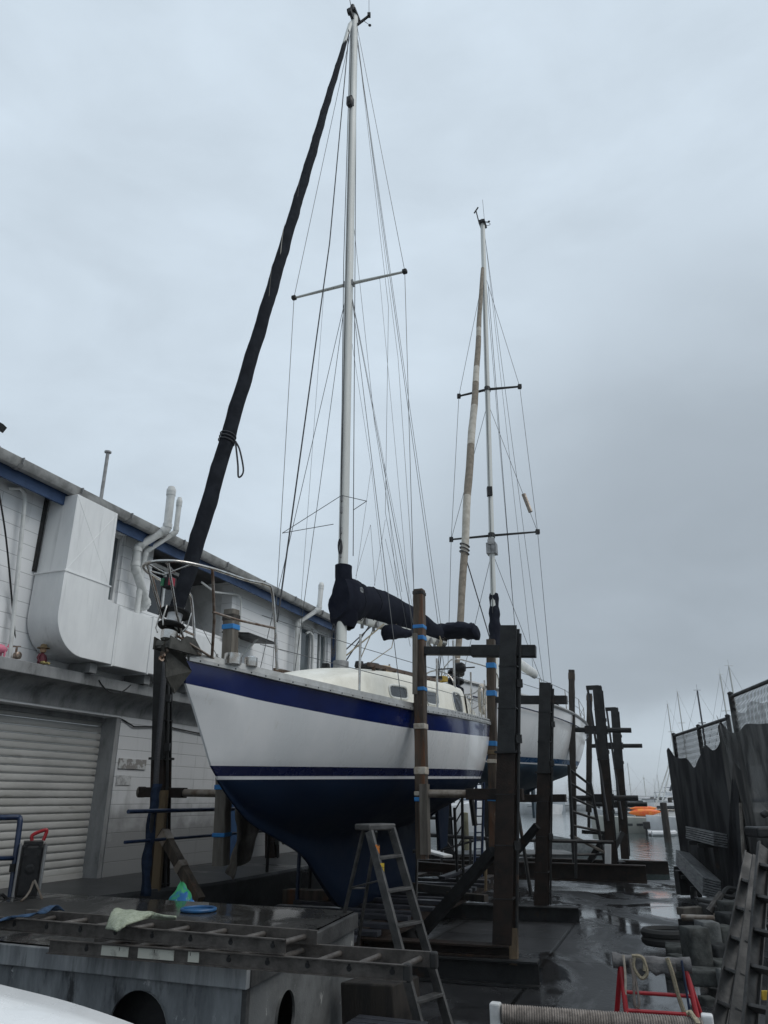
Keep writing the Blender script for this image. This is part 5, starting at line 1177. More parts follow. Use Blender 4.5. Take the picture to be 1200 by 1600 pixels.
rail(bez([B2(11, 1.3, 1.4), B2(11.1, 1.3, 2.0), B2(12.1, .95, 2.02), B2(12.3, 0, 2.02), B2(12.1, -.95, 2.02), B2(11.1, -1.3, 2.0), B2(11, -1.3, 1.4)], 6), .018, nm='pushpit', parent=y2)
s = MB(); s.box(B2(11.4, 1.0, 1.80), (.5, .35, .4), Matrix.Rotation(R(-20), 3, 'Z')); s.build('outboard_motor', M['black'], y2, bevel=.06)
s = MB(); s.box(B2(10.3, 1.5, 1.65), (.7, .12, .5), Matrix.Rotation(R(70), 3, 'Z')); s.build('dodger_cloth', M['canvas'], y2, bevel=.03)
s = MB(); s.lathe(B2(10.8, 1.50, .85), nA, [(-.02, .09), (.02, .09)], 12); s.build('exhaust_port', M['black'], y2)
# ------------------------------------------------------------------ big painted tank in the foreground, left
C0 = V((-.89, 5.5, 0)); bs = V((.25, .968, 0)).normalized(); bf = V((-.93, .372, 0)).normalized()
BZ = .80
tank = thing('steel_tank', 'large stained grey box with round holes and a wet dark top in the left foreground', 'tank', (C0.x, C0.y, -.13))
def BX(a, b, z): return C0 + bf*a + bs*b + V((0, 0, z))
def plate_hole(o, ux, uy, w, h, holes, thick, n=32):
    """rectangular plate (origin o, axes ux,uy) with round holes cut clean through, strip-triangulated around each hole"""
    mb = MB(); xs = [0]
    for (cx, cy, r) in sorted(holes): xs += [cx - r*1.25, cx + r*1.25]
    xs.append(w)
    nrm = ux.cross(uy).normalized()*thick
    def q(pts):
        mb.add([o + ux*a + uy*b for a, b in pts], [tuple(range(len(pts)))])
    hs_ = sorted(holes)
    for k in range(len(xs) - 1):
        x0, x1 = xs[k], xs[k+1]
        if k % 2 == 0: q([(x0, 0), (x1, 0), (x1, h), (x0, h)]); continue
        cx, cy, r = hs_[k // 2]; y0, y1 = cy - r*1.25, cy + r*1.25
        if y0 > 0: q([(x0, 0), (x1, 0), (x1, y0), (x0, y0)])
        y0 = max(y0, 0)
        if y1 < h: q([(x0, y1), (x1, y1), (x1, h), (x0, h)])
        ring, sq = [], []
        for j in range(n):
            a = 2*math.pi*j/n; c, s_ = math.cos(a), math.sin(a); m_ = max(abs(c), abs(s_)); ring.append((cx + r*c, max(cy + r*s_, 0.0))); sq.append((cx + r*1.25*c/m_, max(cy + r*1.25*s_/m_, 0)))
        b = len(mb.v); mb.v += [o + ux*a_ + uy*b_ for a_, b_ in ring] + [o + ux*a_ + uy*b_ for a_, b_ in sq] + [o + ux*a_ + uy*b_ - nrm for a_, b_ in ring]
        for j in range(n):
            j2 = (j+1) % n; mb.f.append((b+j, b+j2, b+n+j2, b+n+j)); mb.m.append(0); mb.f.append((b+j, b+2*n+j, b+2*n+j2, b+j2)); mb.m.append(0)
    return mb
W_, D_ = 3.8, 2.42
z0 = -.13
def front_ray(x, y):                                  # where a survey ray meets the front / side faces
    r = ray(x, y); n_ = bs; t = (C0 - V((0, 0, 0))).dot(n_)/r.dot(n_); p = r*t + V((0, 0, EYE)); return (p - C0).dot(bf), p.z
def side_ray(x, y):
    r = ray(x, y); t = C0.dot(bf)/r.dot(bf); p = r*t + V((0, 0, EYE)); return (p - C0).dot(bs), p.z
fa = front_ray(207, 1552); fl = front_ray(172, 1590)
rr_ = .24; fh = (fa[0], fa[1] - rr_ - z0, rr_)
mb = plate_hole(BX(.02, .0, z0), bf, UP, W_, BZ - z0 - .11, [(fh[0] - .02, max(.0, fh[1]), rr_)], .02)
mb.build('front_plate', M['boxpaint'], tank)
sa = side_ray(462, 1548); 
mb = plate_hole(BX(-.006, .05, z0), bs, UP, D_ - .05, BZ - z0 - .11, [(sa[0] - .05, sa[1] - .17 - z0, .17)], -.02)
mb.build('side_plate', M['conc_mid'], tank)
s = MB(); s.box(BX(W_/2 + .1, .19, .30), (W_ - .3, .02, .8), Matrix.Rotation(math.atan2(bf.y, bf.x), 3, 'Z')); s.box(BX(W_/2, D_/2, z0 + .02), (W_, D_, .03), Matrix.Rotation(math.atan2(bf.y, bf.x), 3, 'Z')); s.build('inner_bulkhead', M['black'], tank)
s = MB(); s.beam(BX(.02, .35, z0 + .06 + rr_), BX(W_, .28, z0 + .2 + rr_), .03, .03); s.build('inner_brace', M['steel'], tank)
s = MB()                                              # front lip and corner post
s.beam(BX(-.03, -.02, BZ - .075), BX(W_, -.02, BZ - .075), .05, .13); s.build('front_lip', M['lip'], tank, bevel=.006)
s = MB(); s.beam(BX(-.0, .02, z0), BX(-.0, .02, BZ - .14), .04, .045); s.beam(BX(-.02, -.0, BZ - .075), BX(-.02, D_, BZ - .075), .05, .128); s.build('side_lip', M['conc_dark'], tank, bevel=.006)
s = MB()
rows = []
for i in range(22):
    rows.append([BX(W_*i/21 + .0, D_*j/12, BZ + .004*noise.noise(V((i*.7, j*.8, 0)))) for j in range(13)])
s.grid(rows); s.add([BX(0, D_, BZ), BX(W_, D_, BZ), BX(W_, D_, z0), BX(0, D_, z0)], [(0, 1, 2, 3)])
s.build('top_plate', wet_ground('wet_tank_top', (.022, .022, .021), (.042, .041, .039), .50, .08, .9), tank, smooth=True, sharp=30)
s = MB()
for (x, y) in ((450, 1424), (468, 1427)): pass
# things on the tank
pl = onz(310, 1424, BZ)
s = MB(); s.tube([pl + V((.155*math.cos(a), .155*math.sin(a), .018)) for a in [j*math.pi/14 for j in range(29)]], .016, 8); s.lathe(pl, UP, [(.004, .15), (.012, .15), (.014, .0)], 28)
tag(s.build('plastic_disc', M['blue_plastic'], None, smooth=True, sharp=40), 'round blue plastic lid lying on the wet top of the grey tank', 'lid')
bg = onz(288, 1402, .9); bg = P(288, 1398, 9.0)
s = MB(); rows = []
for i in range(15):
    t = i/14; r_ = .72*stab([(0, .15), (.3, .19), (.6, .15), (.85, .07), (1, .015)], t)
    rows.append([bg + V((r_*math.cos(a)*(1 + .35*noise.noise(V((t*3, a*1.2, 1)))) - .04*t, r_*.7*math.sin(a)*(1 + .35*noise.noise(V((t*3, a*1.4, 5)))), -.22 + .34*t + .05*noise.noise(V((a*2, t*4, 0))))) for a in [j*math.pi/12 for j in range(24)]])
s.grid(rows, close=True)
bagm = mat('blue_green_bag', (.015, .15, .42), (.05, .40, .16), 4.5, .45, lo=.47, hi=.53, c3=(.55, .62, .50), s3=7, t3=(.56, .60))
tag(s.build('plastic_bag', bagm, None, smooth=True, sharp=50), 'crumpled blue and green plastic bag at the foot of the rusty prop', 'bag')
# --- aluminium extension ladder lying on the tank
lad = thing('extension_ladder', 'two section aluminium extension ladder lying along the front edge of the grey tank', 'ladder', tuple(BX(1, 0, BZ)))
def ladder_sec(nm, a0, a1, b0, b1, z, n, hh=.085, rung_r=.019, f0=.12, holes=True):
    sec = None
    for k, (p, q) in enumerate(((a0, a1), (b0, b1))):
        s = MB(); w = .03; out = (a0 - b0).normalized()*(1 if k == 0 else -1)
        _, _, ax, x, u = s.frame(p, q); sgn = 1 if x.dot(out) > 0 else -1
        o = [(0, -hh/2), (w, -hh/2), (w, -hh/2+.006), (.005, -hh/2+.006), (.005, hh/2-.006), (w, hh/2-.006), (w, hh/2), (0, hh/2)]
        o = [(sgn*c, d_) for c, d_ in o]
        if sgn < 0: o = o[::-1]
        s.section(p, q, o)
        r_ = s.build('rail', M['alu_lad'], lad)
        if holes and k == 0:
            for i in range(n):
                h_ = MB(); c = p.lerp(q, f0 + (1-f0*1.3)*i/(n-1)) ; h_.lathe(c - out*.0, out, [(-.001, .016), (.008, .016)], 10); h_.box(c + out*.004 + UP*.015, (.014, .014, .02))
                h_.build('rung_end', M['black'], r_)
    for i in range(n):
        f = f0 + (1 - f0*1.3)*i/(n-1); s = MB(); s.tube([a0.lerp(a1, f), b0.lerp(b1, f)], rung_r, 10); s.build('rung', M['alu_lad'], lad, smooth=True)
zB, zA = BZ + .045, BZ + .135
a0, a1 = onz(78, 1478, zB), onz(637, 1520, zB); ld = (a1 - a0).normalized(); lw = V((-ld.y, ld.x, 0))
if lw.y < 0: lw = -lw
ladder_sec('low', a0, a1, a0 + lw*.40 + ld*.05, a1 + lw*.40 + ld*.05, zB, 9)
A0_, A1_ = onz(-25, 1440, zA), onz(447, 1479, zA); ld2 = (A1_ - A0_).normalized()
ladder_sec('top', A0_, A1_, A0_ + lw*.34 + ld2*.06, A1_ + lw*.34 + ld2*.06, zA, 8)
for (x0, x1, m_) in ((160, 202, 'stripe'), (217, 273, 'stripe'), (295, 312, 'whitepaint')):
    p, q = onz(x0, 1478 + (x0 - 78)*.0755, zB), onz(x1, 1478 + (x1 - 78)*.0755, zB); t0 = (p - a0).dot(ld); t1 = (q - a0).dot(ld)
    s = MB(); s.beam(a0 + ld*t0 - lw*.009, a0 + ld*t1 - lw*.009, .005, .058); s.build('faded_sticker', mat('worn_sticker_' + str(x0), (.48, .48, .42), (.14, .13, .12), 7, .6, lo=.55, hi=.72), lad)
s = MB(); s.box(a1 + UP*.0 - lw*.0, (.05, .05, .095), Matrix.Rotation(math.atan2(ld.y, ld.x), 3, 'Z')); s.box(a1 + lw*.40 + ld*.05, (.05, .05, .095), Matrix.Rotation(math.atan2(ld.y, ld.x), 3, 'Z')); s.build('end_cap', M['rubber'], lad, bevel=.012)
# green carpet draped over the ladder
bk_ = [(178, 1421.5), (190, 1420.5), (213, 1424), (245, 1427.5), (275, 1434)]; fr_ = [(165.5, 1452), (181, 1454), (197, 1446), (232, 1434.5), (275, 1435.5)]
def pl2(pts, u):
    k = min(int(u*(len(pts) - 1)), len(pts) - 2); t = u*(len(pts) - 1) - k; return lerp(pts[k][0], pts[k+1][0], t), lerp(pts[k][1], pts[k+1][1], t)
rows = []
for i in range(33):
    u = i/32; row = []
    fz = lerp(BZ + .17, BZ + .22, min(1, u*2.2)) ; p1 = onz(*pl2(fr_, u), fz); p0 = onz(*pl2(bk_, u), BZ + .25)
    for j in range(15):
        v = j/14; row.append(p0.lerp(p1, v) + UP*(.018*math.sin(v*math.pi)*(1 - u) + .012*noise.noise(V((u*5, v*4, 0)))))
    rows.append(row)
s = MB(); s.grid(rows); tag(s.build('carpet_scrap', M['carpet'], None, smooth=True, solid=.014), 'scrap of pale green carpet draped over the ladder on the grey tank', 'carpet')
# blue strap over the ladder
pth = [onz(-8, 1446, BZ + .05), onz(6, 1437, zA + .06), onz(30, 1433, zA + .065), onz(60, 1428, zA + .075), onz(78, 1418, zA + .06), onz(92, 1424, zA + .0)]
cl = bez(pth, 6); rows = [[p - bs*.075 + UP*.006*math.sin(i*.6), p + UP*.012, p + bs*.075 + UP*.008*math.cos(i*.5)] for i, p in enumerate(cl)]
s = MB(); s.grid(rows); tag(s.build('webbing_strap', M['strap_blue'], None, smooth=True, solid=.006), 'wide blue webbing strap laid across the ladder at the left edge of the photo', 'strap')
# blue sling hanging down the bow post
pth = [P(246, 1225, 10.3), P(240, 1260, 10.2), P(234, 1310, 10.1), P(229, 1350, 10.0), P(228, 1400, 9.9)]
rows = [[p - V((.055 + .01*math.sin(i), 0, 0)), p + V((0, -.03, 0)), p + V((.055 + .012*math.cos(i*1.3), 0, 0))] for i, p in enumerate(bez(pth, 5))]
s = MB(); s.grid(rows); tag(s.build('webbing_strap', M['sling'], None, smooth=True, solid=.012), 'long dark blue strap hanging down the steel post beside the bow', 'strap')
pth = [P(258, 1030, 10.5), P(252, 1110, 10.45), P(246, 1180, 10.4), P(243, 1235, 10.35)]
rows = [[p - V((.035, 0, 0)), p + V((.035, 0, 0))] for p in bez(pth, 5)]
s = MB(); s.grid(rows); tag(s.build('webbing_strap', M['rope_dark'], None, smooth=True, solid=.012), 'black strap running down the upper half of the bow post', 'strap')
# --- welding set, left handrail, hose
wp = P(40, 1395, 9.2)
wp.z = WZ
ws = thing('welding_set', 'small black machine in a pipe frame with a red handle at the left edge', 'machine', tuple(wp))
rw = Matrix.Rotation(R(25), 3, 'Z'); ax_, ay_ = rw @ V((1, 0, 0)), rw @ V((0, 1, 0))
s = MB(); s.box(wp + UP*.34, (.22, .42, .52), rw); s.build('body', M['black'], ws, bevel=.025)
s = MB(); s.box(wp + UP*.62 - ay_*.0, (.20, .36, .03), rw); s.lathe(wp + UP*.36 - ay_*.212, -ay_, [(0, .05), (.01, .05), (.015, .03)], 14)
for q in (-.07, .07): s.lathe(wp + UP*.60 + ax_*q - ay_*.215, -ay_, [(0, .018), (.012, .016)], 10); s.lathe(wp + UP*.5 + ax_*q - ay_*.215, -ay_, [(0, .012), (.03, .01)], 8)
s.build('control_panel', M['black'], ws)
s = MB(); s.tube(bez([wp + UP*.64 - ax_*.02, wp + UP*.70 - ax_*.02, wp + UP*.75 + ax_*.10, wp + UP*.73 + ax_*.12, wp + UP*.64 + ax_*.10], 5), .02, 8); s.build('handle', M['red'], ws, smooth=True)
for e in (-1, 1): s = MB(); s.tube([wp + ax_*.13*e - ay_*.24 + UP*.02, wp + ax_*.13*e - ay_*.24 + UP*.6, wp + ax_*.13*e + ay_*.24 + UP*.6, wp + ax_*.13*e + ay_*.24 + UP*.02, wp + ax_*.13*e - ay_*.24 + UP*.02], .014, 6); s.build('frame_bar', M['alu_dull'], ws, smooth=True)
for (q, nm, lab) in (([P(52, 1378, 8.9), P(47, 1392, 8.7), P(40, 1402, 8.6), P(33, 1408, 8.5)], 'loose_pipe', 'thin bent metal rod leaning at the foot of the black machine'), ([P(54, 1376, 8.9), P(62, 1395, 8.8), P(68, 1412, 8.7)], 'loose_pipe', 'second thin rod splayed to the right below the black machine')):
    s = MB(); s.tube(q, .012, 6); tag(s.build(nm, M['pipe'], None, smooth=True), lab, 'rod')
hr = thing('handrail', 'blue painted pipe handrail on the walkway at the left edge beside the roller door', 'railing', tuple(P(12, 1425, 9.3)))
s = MB(); s.tube(bez([P(-60, 1279, 8.6), P(-10, 1278, 9.1), P(26, 1277, 9.35), P(31, 1280, 9.35), P(31, 1287, 9.34)], 4) + [P(12, 1432, 9.2)], .032, 10); s.build('top_rail', M['bluepaint'], hr, smooth=True)
s = MB(); s.tube([P(-60, 1343, 8.6), P(22, 1341, 9.28)], .024, 8); s.build('mid_rail', M['bluepaint'], hr, smooth=True)
s = MB(); s.lathe(P(21, 1356, 9.25), (P(12, 1432, 9.2) - P(21, 1356, 9.25)), [(-.04, .042), (.04, .042)], 10); s.build('clamp', M['steel'], hr)
s = MB(); s.box(P(6, 1412, 8.8), (.22, .2, .10)); s.tube([P(-10, 1402, 8.8), P(4, 1398, 8.7), P(14, 1408, 8.8)], .02, 6); tag(s.build('black_fitting', M['black'], None, bevel=.02), 'small black fitting on the walkway below the blue handrail', 'fitting')
# walkway rail along the edge behind the bow
hr2 = thing('handrail', 'long blue pipe handrail along the walkway edge behind the bow of the near yacht', 'railing', tuple(WL(0, 1.82, WZ)))
for z, r_ in ((1.64, .026), (1.30, .02)):
    s = MB(); s.tube([WL(-1.4, 1.82, z), WL(6.5, 1.75, z)], r_, 8); s.build('top_rail' if z > 1.5 else 'mid_rail', M['bluepaint'], hr2, smooth=True)
for x in (-.9, 2.1, 4.4, 6.4): s = MB(); s.tube([WL(x, 1.8, WZ), WL(x, 1.8, 1.64)], .024, 8); s.build('stanchion', M['steel'], hr2, smooth=True)
s = MB(); rows = []                                   # old grey tarpaulin over the rail
for i in range(13):
    t = i/12; row = []
    for j in range(11):
        q = j/10; x = lerp(.95, 1.6, t) + .10*noise.noise(V((q*3, t*3, 7))) - .25*max(0, q - .45)
        row.append(WL(x, 1.82 + .05 + .09*math.sin(t*9 + q*2) * (.4 + q), 1.70 - 1.0*q*(1 - .35*t) + .03*noise.noise(V((t*5, q*5, 0)))))
    rows.append(row)
s.grid(rows); tag(s.build('old_tarpaulin', M['timber_grey'], None, smooth=True, solid=.01), 'grey brown tarpaulin hanging over the handrail under the bow', 'tarpaulin')
s = MB(); s.tube([WL(2.55, 1.84, 1.31), WL(2.55, 1.84, 1.18), WL(2.52, 1.84, 1.1)], .012, 6); s.lathe(WL(2.52, 1.84, 1.1), UP, [(-.03, .0), (0, .028), (.03, .0)], 8); s.tube([WL(2.60, 1.84, 1.31), WL(2.6, 1.84, 1.16)], .010, 6); tag(s.build('hook_chain', M['black'], None), 'short black chain with a hook hanging from the mid rail by the hull', 'chain')
for (q, lab, mm) in (((P(468, 1330, 12.4), P(463, 1424, 12.3)), 'blue pole standing between the walkway and the keel', 'bluepaint'), ((P(486, 1328, 13.0), P(483, 1405, 13.0)), 'dark pole close behind the blue pole by the keel', 'steel')):
    s = MB(); s.tube(list(q), .03, 8); tag(s.build('standing_pole', M[mm], None, smooth=True), lab, 'pole')
s = MB(); s.beam(P(448, 1400, 12.6), P(520, 1403, 12.2), .24, .20); tag(s.build('concrete_beam', M['timber'], None, bevel=.01), 'low brown beam on the ground between the tank and the keel', 'beam')
# --- A-frame step ladder
sl = thing('step_ladder', 'dark aluminium A-frame step ladder standing in front of the keel', 'step ladder', (-.1, 7.3, -.13))
TL, TR = P(577, 1299, 7.20), P(612, 1295, 7.40)
FL, FR = P(681, 1702, 6.62), P(724, 1680, 6.98)
dF = (FL - TL)
def srail(p, q, w=.075, h=.034): s = MB(); s.beam(p, q, h, w, up=tuple((FR-FL).cross(dF).normalized())); s.build('front_rail', M['alu_step'], sl, bevel=.004)
srail(TL, FL); srail(TR, FR)
tl_, tr_ = P(568, 1297, 7.36), P(588, 1299, 7.52)
RL, RR = P(500, 1592, 8.25), P(541, 1586, 8.5)
for p, q in ((tl_, RL), (tr_, RR)): s = MB(); s.beam(p, q, .022, .04); s.build('rear_leg', M['alu_step'], sl)
for f in (.3, .62): s = MB(); s.tube([tl_.lerp(RL, f), tr_.lerp(RR, f)], .01, 6); s.build('rear_brace', M['alu_step'], sl)
fd = (FR - FL).cross(dF).normalized()
cap = (TL + TR + tl_ + tr_)/4; s = MB(); a_ = math.atan2((TR-TL).y, (TR-TL).x); s.box(cap + UP*.03, (.34, .20, .055), Matrix.Rotation(a_, 3, 'Z')); s.build('top_cap', M['alu_step'], sl, bevel=.012)
for f in (.125, .27, .415, .56, .705, .85):
    p, q = TL.lerp(FL, f), TR.lerp(FR, f); h_ = V((fd.x, fd.y, 0)).normalized(); s = MB(); s.beam(p, q, .085, .025, up=(0, 0, 1)); s.build('tread', M['alu_step'], sl, bevel=.004)
    s = MB()
for f, m_, hgt in ((.10, 'orange', .11), (.18, 'yellow', .10)):
    o_ = (TL - TR).normalized(); sg = 1 if fd.y < 0 else -1
    c = TL.lerp(FL, f); s = MB(); s.box(c + fd*sg*.03, (.036, .006, hgt), Matrix.Rotation(.0, 3, 'Z')); s.build('warning_sticker', mat('sticker_' + m_, M[m_].node_tree.nodes['Principled BSDF'].inputs['Base Color'].default_value[:3], (.05, .045, .03), 34, .6, lo=.5, hi=.62), sl)
for p in (FL, FR, RL, RR): s = MB(); s.box(p, (.06, .07, .05)); s.build('rubber_foot', M['rubber'], sl, bevel=.01)
s = MB(); s.tube([TL.lerp(FL, .22), tl_.lerp(RL, .3)], .008, 6); s.build('spreader_bar', M['alu_step'], sl)
# blocks and slatted step behind the tank corner
gp_ = P(605, 1572, 6.35)
s = MB()
sx = V((.93, -.36, 0)).normalized(); sy = V((.36, .93, 0)).normalized(); c0 = V((gp_.x - .06, gp_.y, .22))
for k in range(7): s.beam(c0 - sx*.28 + sy*(.10*k - .35), c0 + sx*.28 + sy*(.10*k - .35), .082, .03)
for q in (-.24, .24): s.beam(c0 + sx*q - sy*.42 - UP*.05, c0 + sx*q + sy*.30 - UP*.05, .04, .06)
for q in (-.24, .24):
    for r_ in (-.38, .26): s.beam(c0 + sx*q + sy*r_ - UP*.08, V((0, 0, -.13)) + (c0 + sx*q + sy*r_).to_3d() * 1 - UP*c0.z, .05, .05)
tag(s.build('slatted_platform', M['plank'], None, bevel=.004), 'low wet slatted platform at the foot of the step ladder', 'platform')
s = MB(); s.beam(P(555, 1560, 7.3), P(637, 1565, 7.0), .4, .30); tag(s.build('timber_block', M['timber_dark'], None, bevel=.015), 'dark timber block on the ground beside the tank corner', 'block')
# white curved cover, bottom left
cvp = [(-160, 1498, 3.0), (0, 1538, 3.0), (110, 1566, 2.95), (215, 1602, 2.9), (300, 1640, 2.85), (380, 1700, 2.8)]
rows = []
for t in range(11):
    q = t/10; row = []
    for p in bez([P(*k) for k in cvp], 5):
        row.append(p - V((.15*q, .9*math.sin(q*1.45), .05 + .55*(1 - math.cos(q*1.45)) - .05)) )
    rows.append(row)
back = [[p + V((0, .03, -.03)) for p in rows[0]], [p + V((0, .02, -.30)) for p in rows[0]]]
s = MB(); s.grid(back[::-1] + rows); tag(s.build('curved_cover', M['gel'], None, smooth=True, sharp=60), 'smooth white curved panel filling the bottom left corner', 'panel')
# rope-wound roller, bottom
rl0, rl1 = P(784, 1584, 4.0), P(1098, 1606, 3.85); axr = (rl1 - rl0)
rlr = thing('rope_roller', 'horizontal bar wound with grey rope between two white posts at the bottom edge', 'roller', tuple(V((rl0.x, rl0.y, -.13))))
N_ = 78; prof = []; L_ = axr.length
for k in range(N_*6 + 1): z = L_*k/(N_*6); prof.append((z, 0.034 + .0055*abs(math.sin(math.pi*k/6)) + .0015*noise.noise(V((k*.05, 0, 0)))))
s = MB(); s.lathe(rl0, axr, prof, 16); s.build('rope_winding', M['rope_grey'], rlr, smooth=True)
for c, hh, y0 in ((P(774, 1566, 4.02), .0, 0), (P(1104, 1584, 3.85), .0, 0)):
    s = MB(); s.beam(c, V((c.x, c.y, -.13)), .05, .05); s.build('end_post', M['postwhite'], rlr, bevel=.008)
s = MB(); s.tube([rl0.lerp(rl1, .93) + UP*.05, rl0.lerp(rl1, .95) + UP*.055, rl0.lerp(rl1, .96) + UP*.03 - V((0, .05, 0)), rl0.lerp(rl1, .94) - UP*.05], .012, 6); s.build('rope_tail', M['rope'], rlr, smooth=True)
# red trestle
tY = 6.9
sh = thing('red_trestle', 'red tubular trestle with a padded grey top and hanging ropes on the wet slipway', 'trestle', tuple(V((P(1020, 1600, tY).x, tY, -.13))))
tA, tB = P(957, 1500, tY), P(1079, 1508, tY - .12); tu = (tB - tA).normalized(); tv = V((-tu.y, tu.x, 0))
s = MB(); cp = [tA.lerp(tB, k/20) for k in range(21)]; s.tube(cp, [.046*(1 + .22*noise.noise(V((k*.7, 2, 0)))) + (.012 if k in (0, 1, 19, 20) else 0) for k in range(21)], 12, rfun=lambda i, a: 1 + .12*noise.noise(V((i*.8, a*1.5, 2)))); s.build('padded_top', M['pad'], sh, smooth=True)
rows = []
for i in range(19):
    c_ = tA.lerp(tB, .20 + .60*i/18); rows.append([c_ - tv*(.052 + .008*noise.noise(V((i*.3, q*2, 1)))) + UP*.02 - UP*(q*(.085 + .045*noise.noise(V((i*.35, 0, 0))) + .01*math.sin(i*.6))) for q in (0, .25, .5, .75, 1)])
s = MB(); s.grid(rows); s.build('rag', M['pad'], sh, smooth=True, solid=.008)
lg = []
for f, xo in ((.10, -1), (.93, 1)):
    for e, off in ((-1, .02), (1, .16)):
        top_ = tA.lerp(tB, f) - UP*.04 + tv*.02*e; bot = V((0, 0, -.13)) + V((top_.x, top_.y, 0)) + tu*((.06 if e < 0 else .17) if xo > 0 else (.0 if e < 0 else -.11)) + tv*(.18*e) 
        lg.append((top_, bot)); s = MB(); s.tube([top_, bot], .020, 10); s.build('leg', M['red'], sh, smooth=True)
for f in (.25, .43):
    for e in (0, 1):
        s = MB(); s.tube([lg[e][0].lerp(lg[e][1], f), lg[2+e][0].lerp(lg[2+e][1], f)], .014, 8)
        if e == 0: s.build('cross_bar', M['red'], sh, smooth=True)
def hang(name, label, pts, r, m_): s = MB(); s.tube(bez(pts, 6), r, 6); tag(s.build(name, M[m_], None, smooth=True), label, 'rope')
o_ = -tv*.06
hang('rope_hank', 'pale coiled rope slung over the left part of the red trestle', [tA.lerp(tB, .25) + o_ + UP*.05, tA.lerp(tB, .38) + o_*1.1 + UP*.04, tA.lerp(tB, .42) + o_*1.2 - UP*.06, tA.lerp(tB, .34) + o_*1.2 - UP*.10, tA.lerp(tB, .26) + o_*1.1 - UP*.03, tA.lerp(tB, .30) + o_ + UP*.05, tA.lerp(tB, .40) + o_ + UP*.03, tA.lerp(tB, .39) + o_*1.25 - UP*.05], .014, 'rope')
hang('rope_hank', 'dark webbing loop hanging below the left part of the trestle top', [tA.lerp(tB, .22) + o_ + UP*.03, tA.lerp(tB, .24) + o_*1.2 - UP*.10, tA.lerp(tB, .22) + o_*1.2 - UP*.27, tA.lerp(tB, .26) + o_*1.2 - UP*.30, tA.lerp(tB, .28) + o_*1.2 - UP*.24, tA.lerp(tB, .26) + o_*1.1 - UP*.08, tA.lerp(tB, .25) + o_ + UP*.03], .011, 'rope_grey')
hang('rope_hank', 'long pale webbing hanging from the right end of the red trestle', [tA.lerp(tB, .70) + o_ + UP*.05, tA.lerp(tB, .74) + o_*1.2 - UP*.05, tA.lerp(tB, .78) + o_*1.2 - UP*.2, tA.lerp(tB, .85) + o_*1.3 - UP*.36], .017, 'rope')
hang('rope_hank', 'thin dark blue cord hanging straight down at the right trestle leg', [tA.lerp(tB, .88) + o_ + UP*.04, tA.lerp(tB, .89) + o_*1.3 - UP*.2, tA.lerp(tB, .90) + o_*1.4 - UP*.5], .009, 'bluepaint')
hang('rope_hank', 'white cord with a blue end hanging at the left trestle leg', [tA.lerp(tB, .14) + o_ + UP*.05, tA.lerp(tB, .14) + o_*1.2 - UP*.08, tA.lerp(tB, .11) + o_*1.3 - UP*.25], .009, 'tape_white')
# ------------------------------------------------------------------ fence on the right with netting
fdv = V((.13, 1, 0)).normalized(); fe = V((7.48, 19.8, 0))
fn = thing('chain_link_fence', 'chain link fence with steel posts and stepped top rail along the right side', 'fence', tuple(V((7.48, 19.8, -.3))))
def FP(t, z, off=0): return fe - fdv*t + V((-fdv.y, fdv.x, 0))*off + UP*z        # t metres from the far end; off > 0 towards the yard
ZT1, ZT2 = 3.28, 3.62
tS = 4.85
def fpost(t, z1, r=.045):
    s = MB(); s.tube([FP(t, -.4), FP(t, z1)], r, 10); s.lathe(FP(t, z1), UP, [(0, r*1.15), (.03, r*1.1), (.05, r*.4)], 10); s.build('post', M['steel'], fn, smooth=True, sharp=40)
for t in (0, 2.4, 4.6): fpost(t, ZT1 + .03)
for t in (tS + .15, 7.6, 10.4, 13): fpost(t, ZT2 + .08, .05)
s = MB(); s.tube([FP(0, ZT1), FP(4.6, ZT1)], .035, 8); s.build('top_rail', M['steel'], fn, smooth=True)
s = MB(); s.tube([FP(tS + .15, ZT2 + .03), FP(13, ZT2 + .03)], .035, 8); s.build('top_rail', M['steel'], fn, smooth=True)
def mesh_(t0, t1, z0, z1, nm):
    s = MB(); p = .075; n = int((t1 - t0)/p); h = int((z1 - z0)/(p/1)) 
    for k in range(n):
        pts = [FP(t0 + p*(k + .5) + (p/2 if j % 2 else -p/2)*.98, z1 - j*p*.85, .004*(1 if j % 2 else -1)) for j in range(h + 1)]
        s.tube(pts, .0075, 3, caps=False)
    s.build(nm, M['steel'], fn)
mesh_(0, 4.6, 2.0, ZT1, 'wire_mesh'); mesh_(tS + .15, 12.0, 2.1, ZT2, 'wire_mesh')
